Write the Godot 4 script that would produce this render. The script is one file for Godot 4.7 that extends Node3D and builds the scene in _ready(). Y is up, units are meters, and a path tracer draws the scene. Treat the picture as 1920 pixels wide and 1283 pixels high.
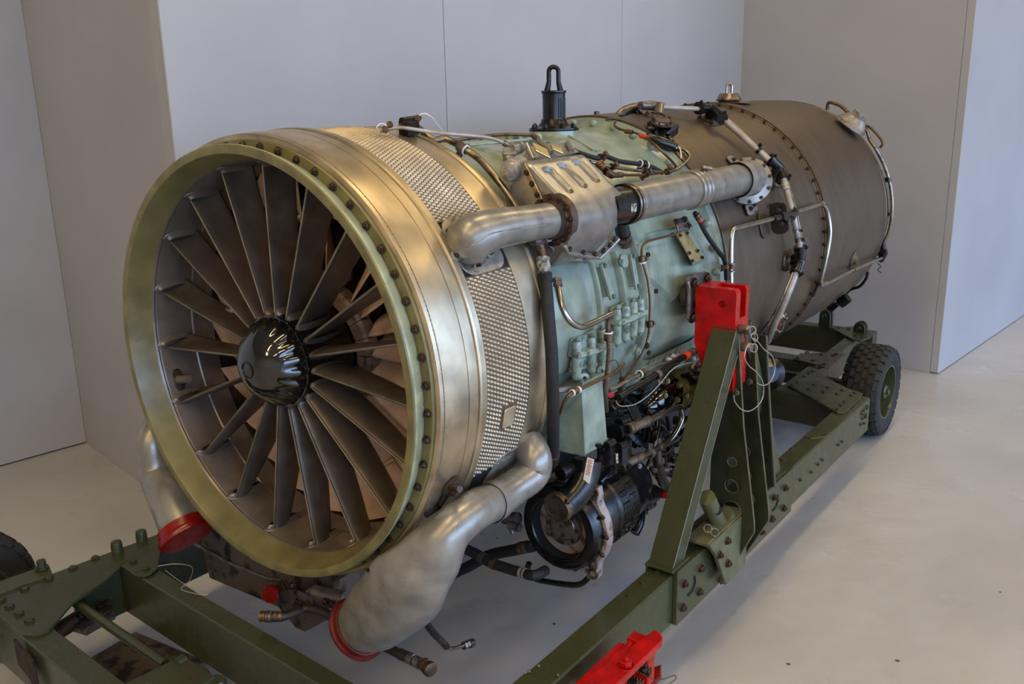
extends Node3D

const AY := 0.86
var names := {}
var M := {}
var BOLT: ArrayMesh
var DOME: ArrayMesh
var FLATB: ArrayMesh
var RND := RandomNumberGenerator.new()

class MB:
	var st := SurfaceTool.new()
	var sg := 0
	func _init():
		st.begin(Mesh.PRIMITIVE_TRIANGLES)
	func tri(a: Vector3, b: Vector3, c: Vector3, g := -1):
		st.set_smooth_group(g)
		for q in [a, b, c]:
			st.set_uv(Vector2(q.x + q.z, q.y))
			st.add_vertex(q)
	func quad(a, b, c, d, g := -1):
		tri(a, b, c, g)
		tri(a, c, d, g)
	# rows of points; a new smooth group begins where the profile turns by more than the limit
	func grid(rows: Array, wrap := false, limit := 0.6, us := 1.0, vs := 1.0):
		sg += 1
		var n: int = rows[0].size()
		var m: int = n if wrap else n - 1
		var v0 := 0.0
		for i in range(rows.size() - 1):
			var A: PackedVector3Array = rows[i]
			var B: PackedVector3Array = rows[i + 1]
			var k := n / 3
			if i > 0:
				var d0: Vector3 = A[k] - rows[i - 1][k]
				var d1: Vector3 = B[k] - A[k]
				if d0.length() > 1e-7 and d1.length() > 1e-7 and d0.angle_to(d1) > limit:
					sg += 1
			var v1 := v0 + (B[k] - A[k]).length()
			st.set_smooth_group(-1 if n <= 8 else sg)
			for j in range(m):
				var j2 := (j + 1) % n
				var u0 := us * float(j) / m
				var u1 := us * float(j + 1) / m
				var q := [A[j], B[j], B[j2], A[j], B[j2], A[j2]]
				var uv := [Vector2(u0, v0 * vs), Vector2(u0, v1 * vs), Vector2(u1, v1 * vs), Vector2(u0, v0 * vs), Vector2(u1, v1 * vs), Vector2(u1, v0 * vs)]
				for t in range(2):
					var p0: Vector3 = q[t * 3]
					var p1: Vector3 = q[t * 3 + 1]
					var p2: Vector3 = q[t * 3 + 2]
					if (p1 - p0).cross(p2 - p0).length_squared() < 1e-18:
						continue
					for e in range(3):
						st.set_uv(uv[t * 3 + e])
						st.add_vertex(q[t * 3 + e])
			v0 = v1
		sg += 1
	# profile of (z, r) round the local z axis
	func lathe(prof: Array, n := 24, xf := Transform3D(), a0 := 0.0, a1 := TAU, limit := 0.6, us := 1.0, vs := 1.0):
		var full := absf(a1 - a0 - TAU) < 1e-4
		var c := n if full else n + 1
		var rows := []
		for q in prof:
			var row := PackedVector3Array()
			for j in range(c):
				var a := a0 + (a1 - a0) * j / n
				row.append(xf * Vector3(q[1] * cos(a), q[1] * sin(a), q[0]))
			rows.append(row)
		grid(rows, full, limit, us, vs)
	func tube(path: PackedVector3Array, r, n := 10, cap := true, sq := 1.0):
		var rows := []
		var t0 := (path[1] - path[0]).normalized()
		var up := Vector3.UP if absf(t0.y) < 0.9 else Vector3.RIGHT
		var x := t0.cross(up).normalized()
		for i in range(path.size()):
			var a: Vector3 = path[maxi(i - 1, 0)]
			var b: Vector3 = path[mini(i + 1, path.size() - 1)]
			var t := (b - a).normalized()
			x = (x - t * x.dot(t)).normalized()
			var y := t.cross(x)
			var rr: float = r[i] if r is Array else r
			var row := PackedVector3Array()
			for j in range(n):
				var w := TAU * j / n
				row.append(path[i] + x * cos(w) * rr + y * sin(w) * rr * sq)
			rows.append(row)
		if cap:
			var c0 := PackedVector3Array()
			var c1 := PackedVector3Array()
			for j in range(n):
				c0.append(path[0])
				c1.append(path[path.size() - 1])
			rows.push_front(c0)
			rows.push_back(c1)
		grid(rows, true, 0.9)
	# box with chamfered edges
	func box(xf: Transform3D, s: Vector3, b := 0.003):
		var h := s / 2
		b = minf(b, minf(h.x, minf(h.y, h.z)) * 0.9)
		var P := func(sx, sy, sz, ax) -> Vector3:
			var v := Vector3(sx * (h.x - b), sy * (h.y - b), sz * (h.z - b))
			v[ax] = [sx, sy, sz][ax] * h[ax]
			return xf * v
		for ax in range(3):
			for sgn in [-1, 1]:
				var q := []
				for e in [[-1, -1], [1, -1], [1, 1], [-1, 1]]:
					var c := [0, 0, 0]
					c[ax] = sgn
					c[(ax + 1) % 3] = e[0]
					c[(ax + 2) % 3] = e[1]
					q.append(P.call(c[0], c[1], c[2], ax))
				if sgn > 0:
					q.reverse()
				quad(q[0], q[1], q[2], q[3])
		for ax in range(3):
			var a1 := (ax + 1) % 3
			var a2 := (ax + 2) % 3
			for s1 in [-1, 1]:
				for s2 in [-1, 1]:
					var c := [0, 0, 0]
					c[a1] = s1
					c[a2] = s2
					var lo := c.duplicate()
					var hi := c.duplicate()
					lo[ax] = -1
					hi[ax] = 1
					var q := [P.call(lo[0], lo[1], lo[2], a1), P.call(hi[0], hi[1], hi[2], a1), P.call(hi[0], hi[1], hi[2], a2), P.call(lo[0], lo[1], lo[2], a2)]
					if s1 * s2 > 0:
						q.reverse()
					quad(q[0], q[1], q[2], q[3])
		for sx in [-1, 1]:
			for sy in [-1, 1]:
				for sz in [-1, 1]:
					tri(P.call(sx, sy, sz, 0), P.call(sx, sy, sz, 1), P.call(sx, sy, sz, 2))
	# polygon in the local xy plane, thickness along z (from -d/2 to d/2), edges chamfered by b
	func prism(poly: PackedVector2Array, d: float, xf := Transform3D(), b := 0.0, taper := 1.0):
		if Geometry2D.is_polygon_clockwise(poly):
			poly.reverse()
		var n := poly.size()
		var inn := poly.duplicate()
		if b > 0.0:
			for i in range(n):
				var p0 := poly[(i + n - 1) % n]
				var p1 := poly[i]
				var p2 := poly[(i + 1) % n]
				var e0 := (p1 - p0).normalized()
				var e1 := (p2 - p1).normalized()
				var nn := Vector2(-e0.y, e0.x) + Vector2(-e1.y, e1.x)
				var k := maxf(0.35, nn.length_squared() / 2)
				inn[i] = p1 + nn / 2 * b / maxf(k / 2, 0.3)
		var idx := Geometry2D.triangulate_polygon(inn)
		var T := func(q: Vector2, z: float) -> Vector3:
			return xf * Vector3(q.x * (taper if z > 0 else 1.0), q.y * (taper if z > 0 else 1.0), z)
		for k in range(0, idx.size(), 3):
			tri(T.call(inn[idx[k]], d / 2), T.call(inn[idx[k + 2]], d / 2), T.call(inn[idx[k + 1]], d / 2))
			tri(T.call(inn[idx[k]], -d / 2), T.call(inn[idx[k + 1]], -d / 2), T.call(inn[idx[k + 2]], -d / 2))
		for i in range(n):
			var j := (i + 1) % n
			if b > 0.0:
				quad(T.call(inn[i], d / 2), T.call(inn[j], d / 2), T.call(poly[j], d / 2 - b), T.call(poly[i], d / 2 - b))
				quad(T.call(poly[i], -d / 2 + b), T.call(poly[j], -d / 2 + b), T.call(inn[j], -d / 2), T.call(inn[i], -d / 2))
			quad(T.call(poly[i], d / 2 - b), T.call(poly[j], d / 2 - b), T.call(poly[j], -d / 2 + b), T.call(poly[i], -d / 2 + b))
	# cross sections (rows of points) closed round and capped at both ends
	func loft(rows: Array, limit := 0.6):
		var n: int = rows[0].size()
		var all := rows.duplicate()
		for e in [0, rows.size() - 1]:
			var mid := Vector3.ZERO
			for q in rows[e]:
				mid += q
			mid /= n
			var row := PackedVector3Array()
			for j in range(n):
				row.append(mid)
			if e == 0:
				all.push_front(row)
			else:
				all.push_back(row)
		grid(all, true, limit)
	func done() -> ArrayMesh:
		st.generate_normals()
		return st.commit()

func pv(a: Array) -> PackedVector3Array:
	var o := PackedVector3Array()
	for i in range(0, a.size(), 3):
		o.append(Vector3(a[i], a[i + 1], a[i + 2]))
	return o

func numbered(n: String) -> String:
	var k: int = names.get(n, 0)
	names[n] = k + 1
	return n if k == 0 else "%s_%03d" % [n, k]

func tag(o: Node3D, label: String, category: String, grp := ""):
	o.set_meta("label", label)
	o.set_meta("category", category)
	if grp != "":
		o.set_meta("group", grp)
	return o

func thing(n: String, label: String, category: String, at := Vector3.ZERO, grp := "") -> Node3D:
	var o := Node3D.new()
	o.name = numbered(n)
	add_child(o, true)
	o.position = at
	return tag(o, label, category, grp)

func origin_of(parent: Node3D) -> Vector3:
	var q := Vector3.ZERO
	var x: Node = parent
	while x != self:
		q += (x as Node3D).position
		x = x.get_parent()
	return q

# commits a mesh whose vertices are in world coordinates under a thing or a part
func part(n: String, mb: MB, m: Material, parent: Node3D = self, label := "") -> MeshInstance3D:
	var o := MeshInstance3D.new()
	o.name = numbered(n)
	o.mesh = mb.done()
	o.material_override = m
	o.cast_shadow = GeometryInstance3D.SHADOW_CASTING_SETTING_ON
	parent.add_child(o, true)
	if parent != self:
		o.position = -origin_of(parent)
	if label != "":
		o.set_meta("label", label)
	return o

func struct(n: String, mb: MB, m: Material, parent: Node3D = self) -> MeshInstance3D:
	var o := part(n, mb, m, parent)
	if parent == self:
		o.set_meta("kind", "structure")
	return o

# an instance of a shared mesh (local z outward) at a world place
func inst(n: String, mesh: Mesh, m: Material, parent: Node3D, at: Vector3, dir: Vector3, s := 1.0, spin := 0.0) -> MeshInstance3D:
	var o := MeshInstance3D.new()
	o.name = numbered(n)
	o.mesh = mesh
	o.material_override = m
	parent.add_child(o, true)
	var xf := fr(at - origin_of(parent), dir)
	xf.basis = xf.basis * Basis(Vector3(0, 0, 1), spin)
	xf.basis = xf.basis.scaled_local(Vector3.ONE * s)
	o.transform = xf
	return o

func bolt(parent: Node3D, at: Vector3, dir: Vector3, s := 0.006, m: Material = null, n := "bolt", mesh: Mesh = null) -> MeshInstance3D:
	return inst(n, mesh if mesh else BOLT, m if m else M.bolt, parent, at, dir, s, RND.randf() * 1.0)

func fr(at: Vector3, z: Vector3, up := Vector3.UP) -> Transform3D:
	z = z.normalized()
	if absf(z.dot(up.normalized())) > 0.97:
		up = Vector3(0, 0, 1) if absf(z.z) < 0.9 else Vector3.RIGHT
	var x := up.cross(z).normalized()
	return Transform3D(Basis(x, z.cross(x), z), at)

# point at z, angle in degrees and radius round the engine axis
func pol(z: float, deg: float, r: float) -> Vector3:
	return Vector3(r * cos(deg_to_rad(deg)), AY + r * sin(deg_to_rad(deg)), z)

func rad(deg: float) -> Vector3:
	return Vector3(cos(deg_to_rad(deg)), sin(deg_to_rad(deg)), 0)

# frame on the engine's skin: local z outward, local y along the engine to the front, local x round
func skin(z: float, deg: float, r: float) -> Transform3D:
	var o := rad(deg)
	return Transform3D(Basis(Vector3(0, 0, 1).cross(o), Vector3(0, 0, 1), o), pol(z, deg, r))

func outward(q: Vector3) -> Vector3:
	return Vector3(q.x, q.y - AY, 0).normalized()

func bend(p: PackedVector3Array, r := 0.03, n := 5) -> PackedVector3Array:
	var o := PackedVector3Array()
	o.append(p[0])
	for i in range(1, p.size() - 1):
		var a := p[i - 1] - p[i]
		var b := p[i + 1] - p[i]
		var k := minf(r, minf(a.length(), b.length()) * 0.48)
		var s := p[i] + a.normalized() * k
		var e := p[i] + b.normalized() * k
		for j in range(n + 1):
			var t := float(j) / n
			o.append(s.lerp(p[i], t).lerp(p[i].lerp(e, t), t))
	o.append(p[p.size() - 1])
	return o

func curve(p: PackedVector3Array, n := 6) -> PackedVector3Array:
	var o := PackedVector3Array()
	for i in range(p.size() - 1):
		var p0 := p[maxi(i - 1, 0)]
		var p3 := p[mini(i + 2, p.size() - 1)]
		for j in range(n):
			o.append(p[i].cubic_interpolate(p[i + 1], p0, p3, float(j) / n))
	o.append(p[p.size() - 1])
	return o

func pipe(n: String, pts: PackedVector3Array, r: float, m: Material, parent: Node3D, soft := false, br := 0.03, sides := 10) -> MeshInstance3D:
	var b := MB.new()
	b.tube(curve(pts) if soft else bend(pts, br), r, sides)
	return part(n, b, m, parent)

func ring_on(parent: Node3D, n: String, at: Vector3, dir: Vector3, r: float, w: float, m: Material, th := 0.002, sides := 16) -> MeshInstance3D:
	var b := MB.new()
	var o := r + th
	b.lathe([[-w / 2, r * 0.9], [-w / 2, o * 0.985], [-w * 0.4, o], [w * 0.4, o], [w / 2, o * 0.985], [w / 2, r * 0.9]], sides, fr(at, dir))
	return part(n, b, m, parent)

# clip that holds a pipe: a band round it with a small bolted ear
func clip(parent: Node3D, at: Vector3, dir: Vector3, r: float, w: float, m: Material, ear := Vector3.ZERO) -> MeshInstance3D:
	var b := MB.new()
	var o := r + 0.0025
	b.lathe([[-w / 2, r], [-w / 2, o], [w / 2, o], [w / 2, r]], 14, fr(at, dir))
	if ear != Vector3.ZERO:
		var e := ear.normalized()
		var x := fr(at + e * (o + r * 0.55), dir.normalized(), e)
		b.box(x, Vector3(0.004, r * 1.5, w), 0.001)
		b.lathe([[-0.006, 0], [-0.006, 0.0045], [0.006, 0.0045], [0.006, 0]], 6, fr(at + e * (o + r * 0.9), x.basis.x))
	return part("clip", b, m, parent)

func bez(a: Vector3, b: Vector3, t: float) -> Vector3:
	return a.lerp(b, t)

func roundrect(w: float, h: float, r: float, n := 4) -> PackedVector2Array:
	var o := PackedVector2Array()
	for q in [[w / 2 - r, h / 2 - r, 0.0], [-w / 2 + r, h / 2 - r, PI / 2], [-w / 2 + r, -h / 2 + r, PI], [w / 2 - r, -h / 2 + r, PI * 1.5]]:
		for j in range(n + 1):
			var a: float = q[2] + PI / 2 * j / n
			o.append(Vector2(q[0] + r * cos(a), q[1] + r * sin(a)))
	return o

func circle(r: float, n := 20, cx := 0.0, cy := 0.0) -> PackedVector2Array:
	var o := PackedVector2Array()
	for j in range(n):
		o.append(Vector2(cx + r * cos(TAU * j / n), cy + r * sin(TAU * j / n)))
	return o

func v2(a: Array) -> PackedVector2Array:
	var o := PackedVector2Array()
	for i in range(0, a.size(), 2):
		o.append(Vector2(a[i], a[i + 1]))
	return o

# outline with round holes cut through keyhole slits
func holed(poly: PackedVector2Array, holes: Array) -> PackedVector2Array:
	var out := poly
	if Geometry2D.is_polygon_clockwise(out):
		out.reverse()
	for h in holes:
		var c := Vector2(h[0], h[1])
		var best := 0
		for i in range(out.size()):
			if out[i].distance_to(c) < out[best].distance_to(c):
				best = i
		var a0 := (out[best] - c).angle()
		var res := PackedVector2Array()
		for i in range(best + 1):
			res.append(out[i])
		for j in range(17):
			var a := a0 - TAU * j / 16
			res.append(c + Vector2(cos(a), sin(a)) * h[2])
		res.append(out[best])
		for i in range(best + 1, out.size()):
			res.append(out[i])
		out = res
	return out

# ---------- materials ----------
func noise_tex(freq: float, seed_: int, lo: float, hi: float, stretch := Vector2.ONE, kind := 0, size := 256, oct := 5) -> ImageTexture:
	var f := FastNoiseLite.new()
	f.seed = seed_
	f.frequency = freq
	f.fractal_octaves = oct
	f.noise_type = FastNoiseLite.TYPE_SIMPLEX_SMOOTH
	if kind == 1:
		f.domain_warp_enabled = true
		f.domain_warp_amplitude = 40.0
	var im := Image.create(size, size, false, Image.FORMAT_RGB8)
	for y in range(size):
		for x in range(size):
			# blend towards the far edge so that it tiles
			var tx := smoothstep(0.75, 1.0, float(x) / size)
			var ty := smoothstep(0.75, 1.0, float(y) / size)
			var p := Vector2(x, y) * stretch
			var q := Vector2(x - size, y - size) * stretch
			var a := lerpf(f.get_noise_2d(p.x, p.y), f.get_noise_2d(q.x, p.y), tx)
			var b := lerpf(f.get_noise_2d(p.x, q.y), f.get_noise_2d(q.x, q.y), tx)
			var v := clampf(lerpf(a, b, ty) * 0.9 + 0.5, 0, 1)
			if kind == 2:
				v = smoothstep(0.18, 0.5, v)
			elif kind == 3:
				v = smoothstep(0.35, 0.68, v)
			var g := lerpf(lo, hi, v)
			im.set_pixel(x, y, Color(g, g, g))
	im.generate_mipmaps()
	return ImageTexture.create_from_image(im)

var TX := {}
func mat(n: String, col: Color, rough: float, metal := 0.0, tex := "", scale := 3.0, rtex := "", tri := true, bump := 0.0) -> StandardMaterial3D:
	var m := StandardMaterial3D.new()
	m.resource_name = n
	m.albedo_color = col
	m.roughness = rough
	m.metallic = metal
	if tex != "":
		m.albedo_texture = TX[tex]
	if rtex != "":
		m.roughness_texture = TX[rtex]
		m.roughness_texture_channel = BaseMaterial3D.TEXTURE_CHANNEL_RED
	if bump > 0.0:
		m.normal_enabled = true
		m.normal_texture = TX.bump
		m.normal_scale = bump
	if tri:
		m.uv1_triplanar = true
	m.uv1_scale = Vector3.ONE * scale
	M[n] = m
	return m

func make_materials():
	TX.soft = noise_tex(0.012, 3, 0.72, 1.0)
	TX.grime = noise_tex(0.016, 11, 0.58, 1.0, Vector2.ONE, 2)
	TX.stain = noise_tex(0.022, 21, 0.45, 1.0, Vector2.ONE, 3)
	TX.spots = noise_tex(0.05, 31, 0.45, 1.0, Vector2.ONE, 2)
	TX.rough = noise_tex(0.02, 41, 0.6, 1.0)
	TX.brush = noise_tex(0.010, 51, 0.90, 1.0, Vector2(0.6, 3.0), 0, 512)
	TX.cloud = noise_tex(0.009, 57, 0.72, 1.0, Vector2(1.0, 1.6), 1, 256)
	TX.floor = noise_tex(0.006, 61, 0.92, 1.0, Vector2.ONE, 1, 512)
	TX.wall = noise_tex(0.008, 71, 0.93, 1.0)
	var bi := noise_tex(0.04, 81, 0.0, 1.0).get_image()
	bi.bump_map_to_normal_map(2.0)
	bi.generate_mipmaps()
	TX.bump = ImageTexture.create_from_image(bi)
	mat("wall", Color(0.655, 0.65, 0.655), 0.55, 0.0, "wall", 0.5)
	mat("wall_edge", Color(0.66, 0.64, 0.6), 0.6, 0.0, "wall", 0.5)
	mat("floor", Color(0.70, 0.705, 0.715), 0.42, 0.0, "floor", 0.45, "rough", true, 0.12)
	mat("floor_chip", Color(0.3, 0.27, 0.23), 0.8)
	mat("hall", Color(0.84, 0.80, 0.73), 0.8)
	mat("lip", Color(0.49, 0.455, 0.28), 0.42, 0.0, "soft", 4.0, "rough")
	mat("lip_pale", Color(0.66, 0.67, 0.53), 0.38, 0.0, "soft", 5.0, "rough")
	mat("case", Color(0.86, 0.79, 0.665), 0.44, 0.92, "soft", 3.0, "cloud")
	mat("mesh_base", Color(0.40, 0.34, 0.26), 0.55, 0.5)
	mat("mesh_steel", Color(0.86, 0.79, 0.67), 0.46, 0.8, "soft", 4.0)
	mat("gap", Color(0.06, 0.045, 0.035), 0.7)
	mat("duct_in", Color(0.52, 0.475, 0.435), 0.42, 0.5, "soft", 3.0, "rough")
	mat("vane", Color(0.44, 0.395, 0.355), 0.46, 0.55, "soft", 5.0, "rough")
	mat("vane_edge", Color(0.6, 0.57, 0.52), 0.35, 0.8, "soft", 5.0)
	mat("black_gloss", Color(0.03, 0.03, 0.032), 0.09, 0.0)
	M.black_gloss.clearcoat_enabled = true
	M.black_gloss.clearcoat = 1.0
	M.black_gloss.clearcoat_roughness = 0.05
	mat("black_hub", Color(0.05, 0.05, 0.05), 0.3, 0.0, "grime", 6.0, "rough")
	mat("tan", Color(0.93, 0.78, 0.67), 0.5, 0.0, "soft", 4.0)
	mat("tan_dark", Color(0.50, 0.40, 0.34), 0.5, 0.0, "grime", 5.0)
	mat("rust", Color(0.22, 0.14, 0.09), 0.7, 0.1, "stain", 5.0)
	mat("green", Color(0.605, 0.66, 0.59), 0.24, 0.0, "soft", 3.0, "rough", true, 0.06)
	mat("green_dirty", Color(0.56, 0.615, 0.55), 0.32, 0.0, "grime", 7.0, "rough", true, 0.1)
	mat("tail", Color(0.41, 0.355, 0.295), 0.5, 0.75, "brush", 1.0, "cloud", false)
	M.tail.uv1_scale = Vector3(5, 1.6, 1)
	mat("tail_dark", Color(0.28, 0.24, 0.21), 0.5, 0.6, "grime", 4.0)
	mat("cast", Color(0.645, 0.625, 0.585), 0.40, 0.5, "soft", 5.0, "rough")
	mat("cast_dull", Color(0.60, 0.57, 0.53), 0.48, 0.4, "grime", 5.0, "rough", true, 0.1)
	mat("steel", Color(0.72, 0.69, 0.64), 0.26, 0.95, "soft", 5.0, "rough")
	mat("steel_dull", Color(0.55, 0.50, 0.44), 0.4, 0.85, "grime", 6.0, "rough")
	mat("white_pipe", Color(0.72, 0.69, 0.66), 0.4, 0.3, "soft", 6.0)
	mat("copper", Color(0.52, 0.38, 0.27), 0.35, 0.85, "soft", 8.0)
	mat("brown_metal", Color(0.34, 0.275, 0.235), 0.5, 0.5, "grime", 8.0)
	mat("bronze", Color(0.42, 0.335, 0.25), 0.45, 0.7, "grime", 8.0)
	mat("bolt", Color(0.30, 0.23, 0.19), 0.4, 0.7, "grime", 20.0)
	mat("bolt_green", Color(0.25, 0.255, 0.165), 0.4, 0.1, "soft", 10.0)
	mat("bolt_pale", Color(0.46, 0.55, 0.49), 0.35, 0.0, "soft", 10.0)
	mat("black", Color(0.055, 0.055, 0.058), 0.34, 0.0, "soft", 6.0, "rough")
	mat("black_metal", Color(0.12, 0.11, 0.105), 0.36, 0.5, "grime", 8.0, "rough")
	mat("grey_metal", Color(0.46, 0.42, 0.40), 0.42, 0.6, "grime", 7.0, "rough")
	mat("flange_pink", Color(0.62, 0.56, 0.53), 0.5, 0.3, "grime", 6.0)
	mat("brass_paint", Color(0.42, 0.38, 0.18), 0.4, 0.3, "grime", 9.0)
	mat("gold_plate", Color(0.86, 0.78, 0.55), 0.3, 0.8, "soft", 9.0)
	mat("rubber", Color(0.14, 0.13, 0.12), 0.75, 0.0, "soft", 6.0, "", true, 0.2)
	mat("hose", Color(0.08, 0.074, 0.07), 0.7, 0.0, "grime", 12.0, "", true, 0.5)
	mat("braid", Color(0.50, 0.45, 0.38), 0.5, 0.7, "spots", 30.0, "", true, 0.9)
	mat("tape", Color(0.72, 0.69, 0.63), 0.8, 0.0, "stain", 14.0)
	mat("olive", Color(0.225, 0.24, 0.155), 0.34, 0.0, "wall", 2.5, "rough", true, 0.03)
	mat("olive_dark", Color(0.19, 0.195, 0.125), 0.42, 0.0, "soft", 3.0, "rough")
	mat("olive_edge", Color(0.40, 0.40, 0.28), 0.4, 0.0, "soft", 4.0)
	mat("red", Color(0.74, 0.035, 0.03), 0.34, 0.0, "soft", 5.0, "rough")
	mat("red_rim", Color(0.40, 0.06, 0.05), 0.35, 0.0, "grime", 9.0)
	mat("red_dark", Color(0.52, 0.04, 0.035), 0.3, 0.0, "soft", 7.0, "rough")
	mat("orange", Color(0.75, 0.22, 0.1), 0.5)
	mat("white", Color(0.85, 0.84, 0.8), 0.5)
	mat("wire", Color(0.66, 0.64, 0.6), 0.4, 0.4)
	mat("tank", Color(0.44, 0.39, 0.35), 0.4, 0.5, "grime", 4.0, "rough")
	mat("weld", Color(0.62, 0.55, 0.45), 0.5, 0.7, "spots", 30.0)
	mat("dark_slot", Color(0.012, 0.012, 0.012), 0.9)
	var b := MB.new()
	b.lathe([[-0.3, 0.9], [0.0, 1.35], [0.14, 1.35], [0.2, 1.25]], 16)
	b.lathe([[0.2, 0.0], [0.2, 1.0], [0.95, 1.0], [1.1, 0.86], [1.1, 0.5], [1.5, 0.48], [1.6, 0.0]], 6)
	BOLT = b.done()
	b = MB.new()
	b.lathe([[-0.2, 1.2], [0.1, 1.3], [0.16, 1.2]], 14)
	b.lathe([[0.16, 0.0], [0.16, 1.0], [0.55, 1.0], [0.65, 0.85], [0.65, 0.0]], 6)
	FLATB = b.done()
	b = MB.new()
	b.lathe([[-0.4, 1.0], [0.35, 1.0], [0.75, 0.75], [0.95, 0.35], [1.0, 0.0]], 14, Transform3D(), 0, TAU, 0.8)
	DOME = b.done()

func _ready():
	RND.seed = 7
	# camera
	var cam := Camera3D.new()
	cam.name = "camera"
	add_child(cam)
	cam.transform = Transform3D(Basis(Vector3(0.80461, -0.01938, -0.59348), Vector3(-0.14026, 0.96498, -0.22168), Vector3(0.577, 0.26161, 0.77372)), Vector3(1.4148, 0.50406 + AY, 1.06228))
	cam.fov = 40.331
	cam.near = 0.05
	cam.far = 100.0
	cam.current = true
	# daylight through the open hall door on the right, warm lamps under the ceiling
	var env := Environment.new()
	env.background_mode = Environment.BG_SKY
	var sky := Sky.new()
	var sm := ProceduralSkyMaterial.new()
	sm.sky_top_color = Color(0.54, 0.68, 0.92)
	sm.sky_horizon_color = Color(0.68, 0.79, 0.93)
	sm.ground_horizon_color = Color(0.5, 0.5, 0.5)
	sm.ground_bottom_color = Color(0.4, 0.4, 0.4)
	sm.sun_angle_max = 1.0
	sky.sky_material = sm
	env.sky = sky
	env.background_energy_multiplier = 4.7
	env.tonemap_mode = Environment.TONE_MAPPER_LINEAR
	env.tonemap_exposure = 1.8
	env.sdfgi_enabled = true
	env.ssao_enabled = true
	env.ssil_enabled = true
	var we := WorldEnvironment.new()
	we.name = "world_environment"
	we.environment = env
	add_child(we)
	make_materials()
	# places of the ceiling lamps: x, z
	for q in [[0.7, -5.0], [0.7, -1.6], [0.7, 1.8], [3.8, -5.0], [3.8, -1.6], [3.8, 1.8], [3.8, 4.6], [0.7, 4.6], [3.8, 7.4], [0.7, 7.4]]:
		ceiling_lamp(Vector3(q[0], 4.7, q[1]), 3.0 if q[1] > 4 else (1.9 if q[1] > 1 else 1.7))
	make_room()
	make_trolley()
	make_engine()

func ceiling_lamp(at: Vector3, energy: float):
	var t := thing("ceiling_lamp", "long warm white fluorescent lamp under the hall ceiling", "lamp", at, "hall ceiling lamps")
	var b := MB.new()
	b.box(Transform3D(Basis(), at + Vector3(0, 0.06, 0)), Vector3(0.4, 0.08, 2.0), 0.01)
	part("lamp_housing", b, M.white, t)
	b = MB.new()
	b.box(Transform3D(Basis(), at), Vector3(0.34, 0.03, 1.94), 0.008)
	var e := StandardMaterial3D.new()
	e.albedo_color = Color(0.9, 0.88, 0.82)
	e.emission_enabled = true
	e.emission = Color(1.0, 0.88, 0.64)
	e.emission_energy_multiplier = 3.0
	part("lamp_diffuser", b, e, t)
	var l := AreaLight3D.new()
	l.name = numbered("lamp_light")
	l.area_size = Vector2(0.34, 1.94)
	l.light_color = Color(1.0, 0.875, 0.63)
	l.light_energy = energy
	l.light_size = 0.5
	l.shadow_enabled = true
	l.set("area_range", 30.0)
	t.add_child(l)
	l.position = Vector3(0, -0.03, 0)
	l.rotation.x = -PI / 2

# upright panel from a to b (x, z), its seen face on the right of the way from a to b
func wall_panel(mb: MB, ax: float, az: float, bx: float, bz: float, h: float, th := 0.06, y0 := 0.0):
	var a := Vector3(ax, 0, az)
	var d := Vector3(bx, 0, bz) - a
	var l := d.length()
	d = d / l
	var n := d.cross(Vector3.UP)
	mb.box(Transform3D(Basis(d, Vector3.UP, n), a + d * l / 2 - n * th / 2 + Vector3.UP * (y0 + h / 2)), Vector3(l, h, th), 0.0015)

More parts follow.
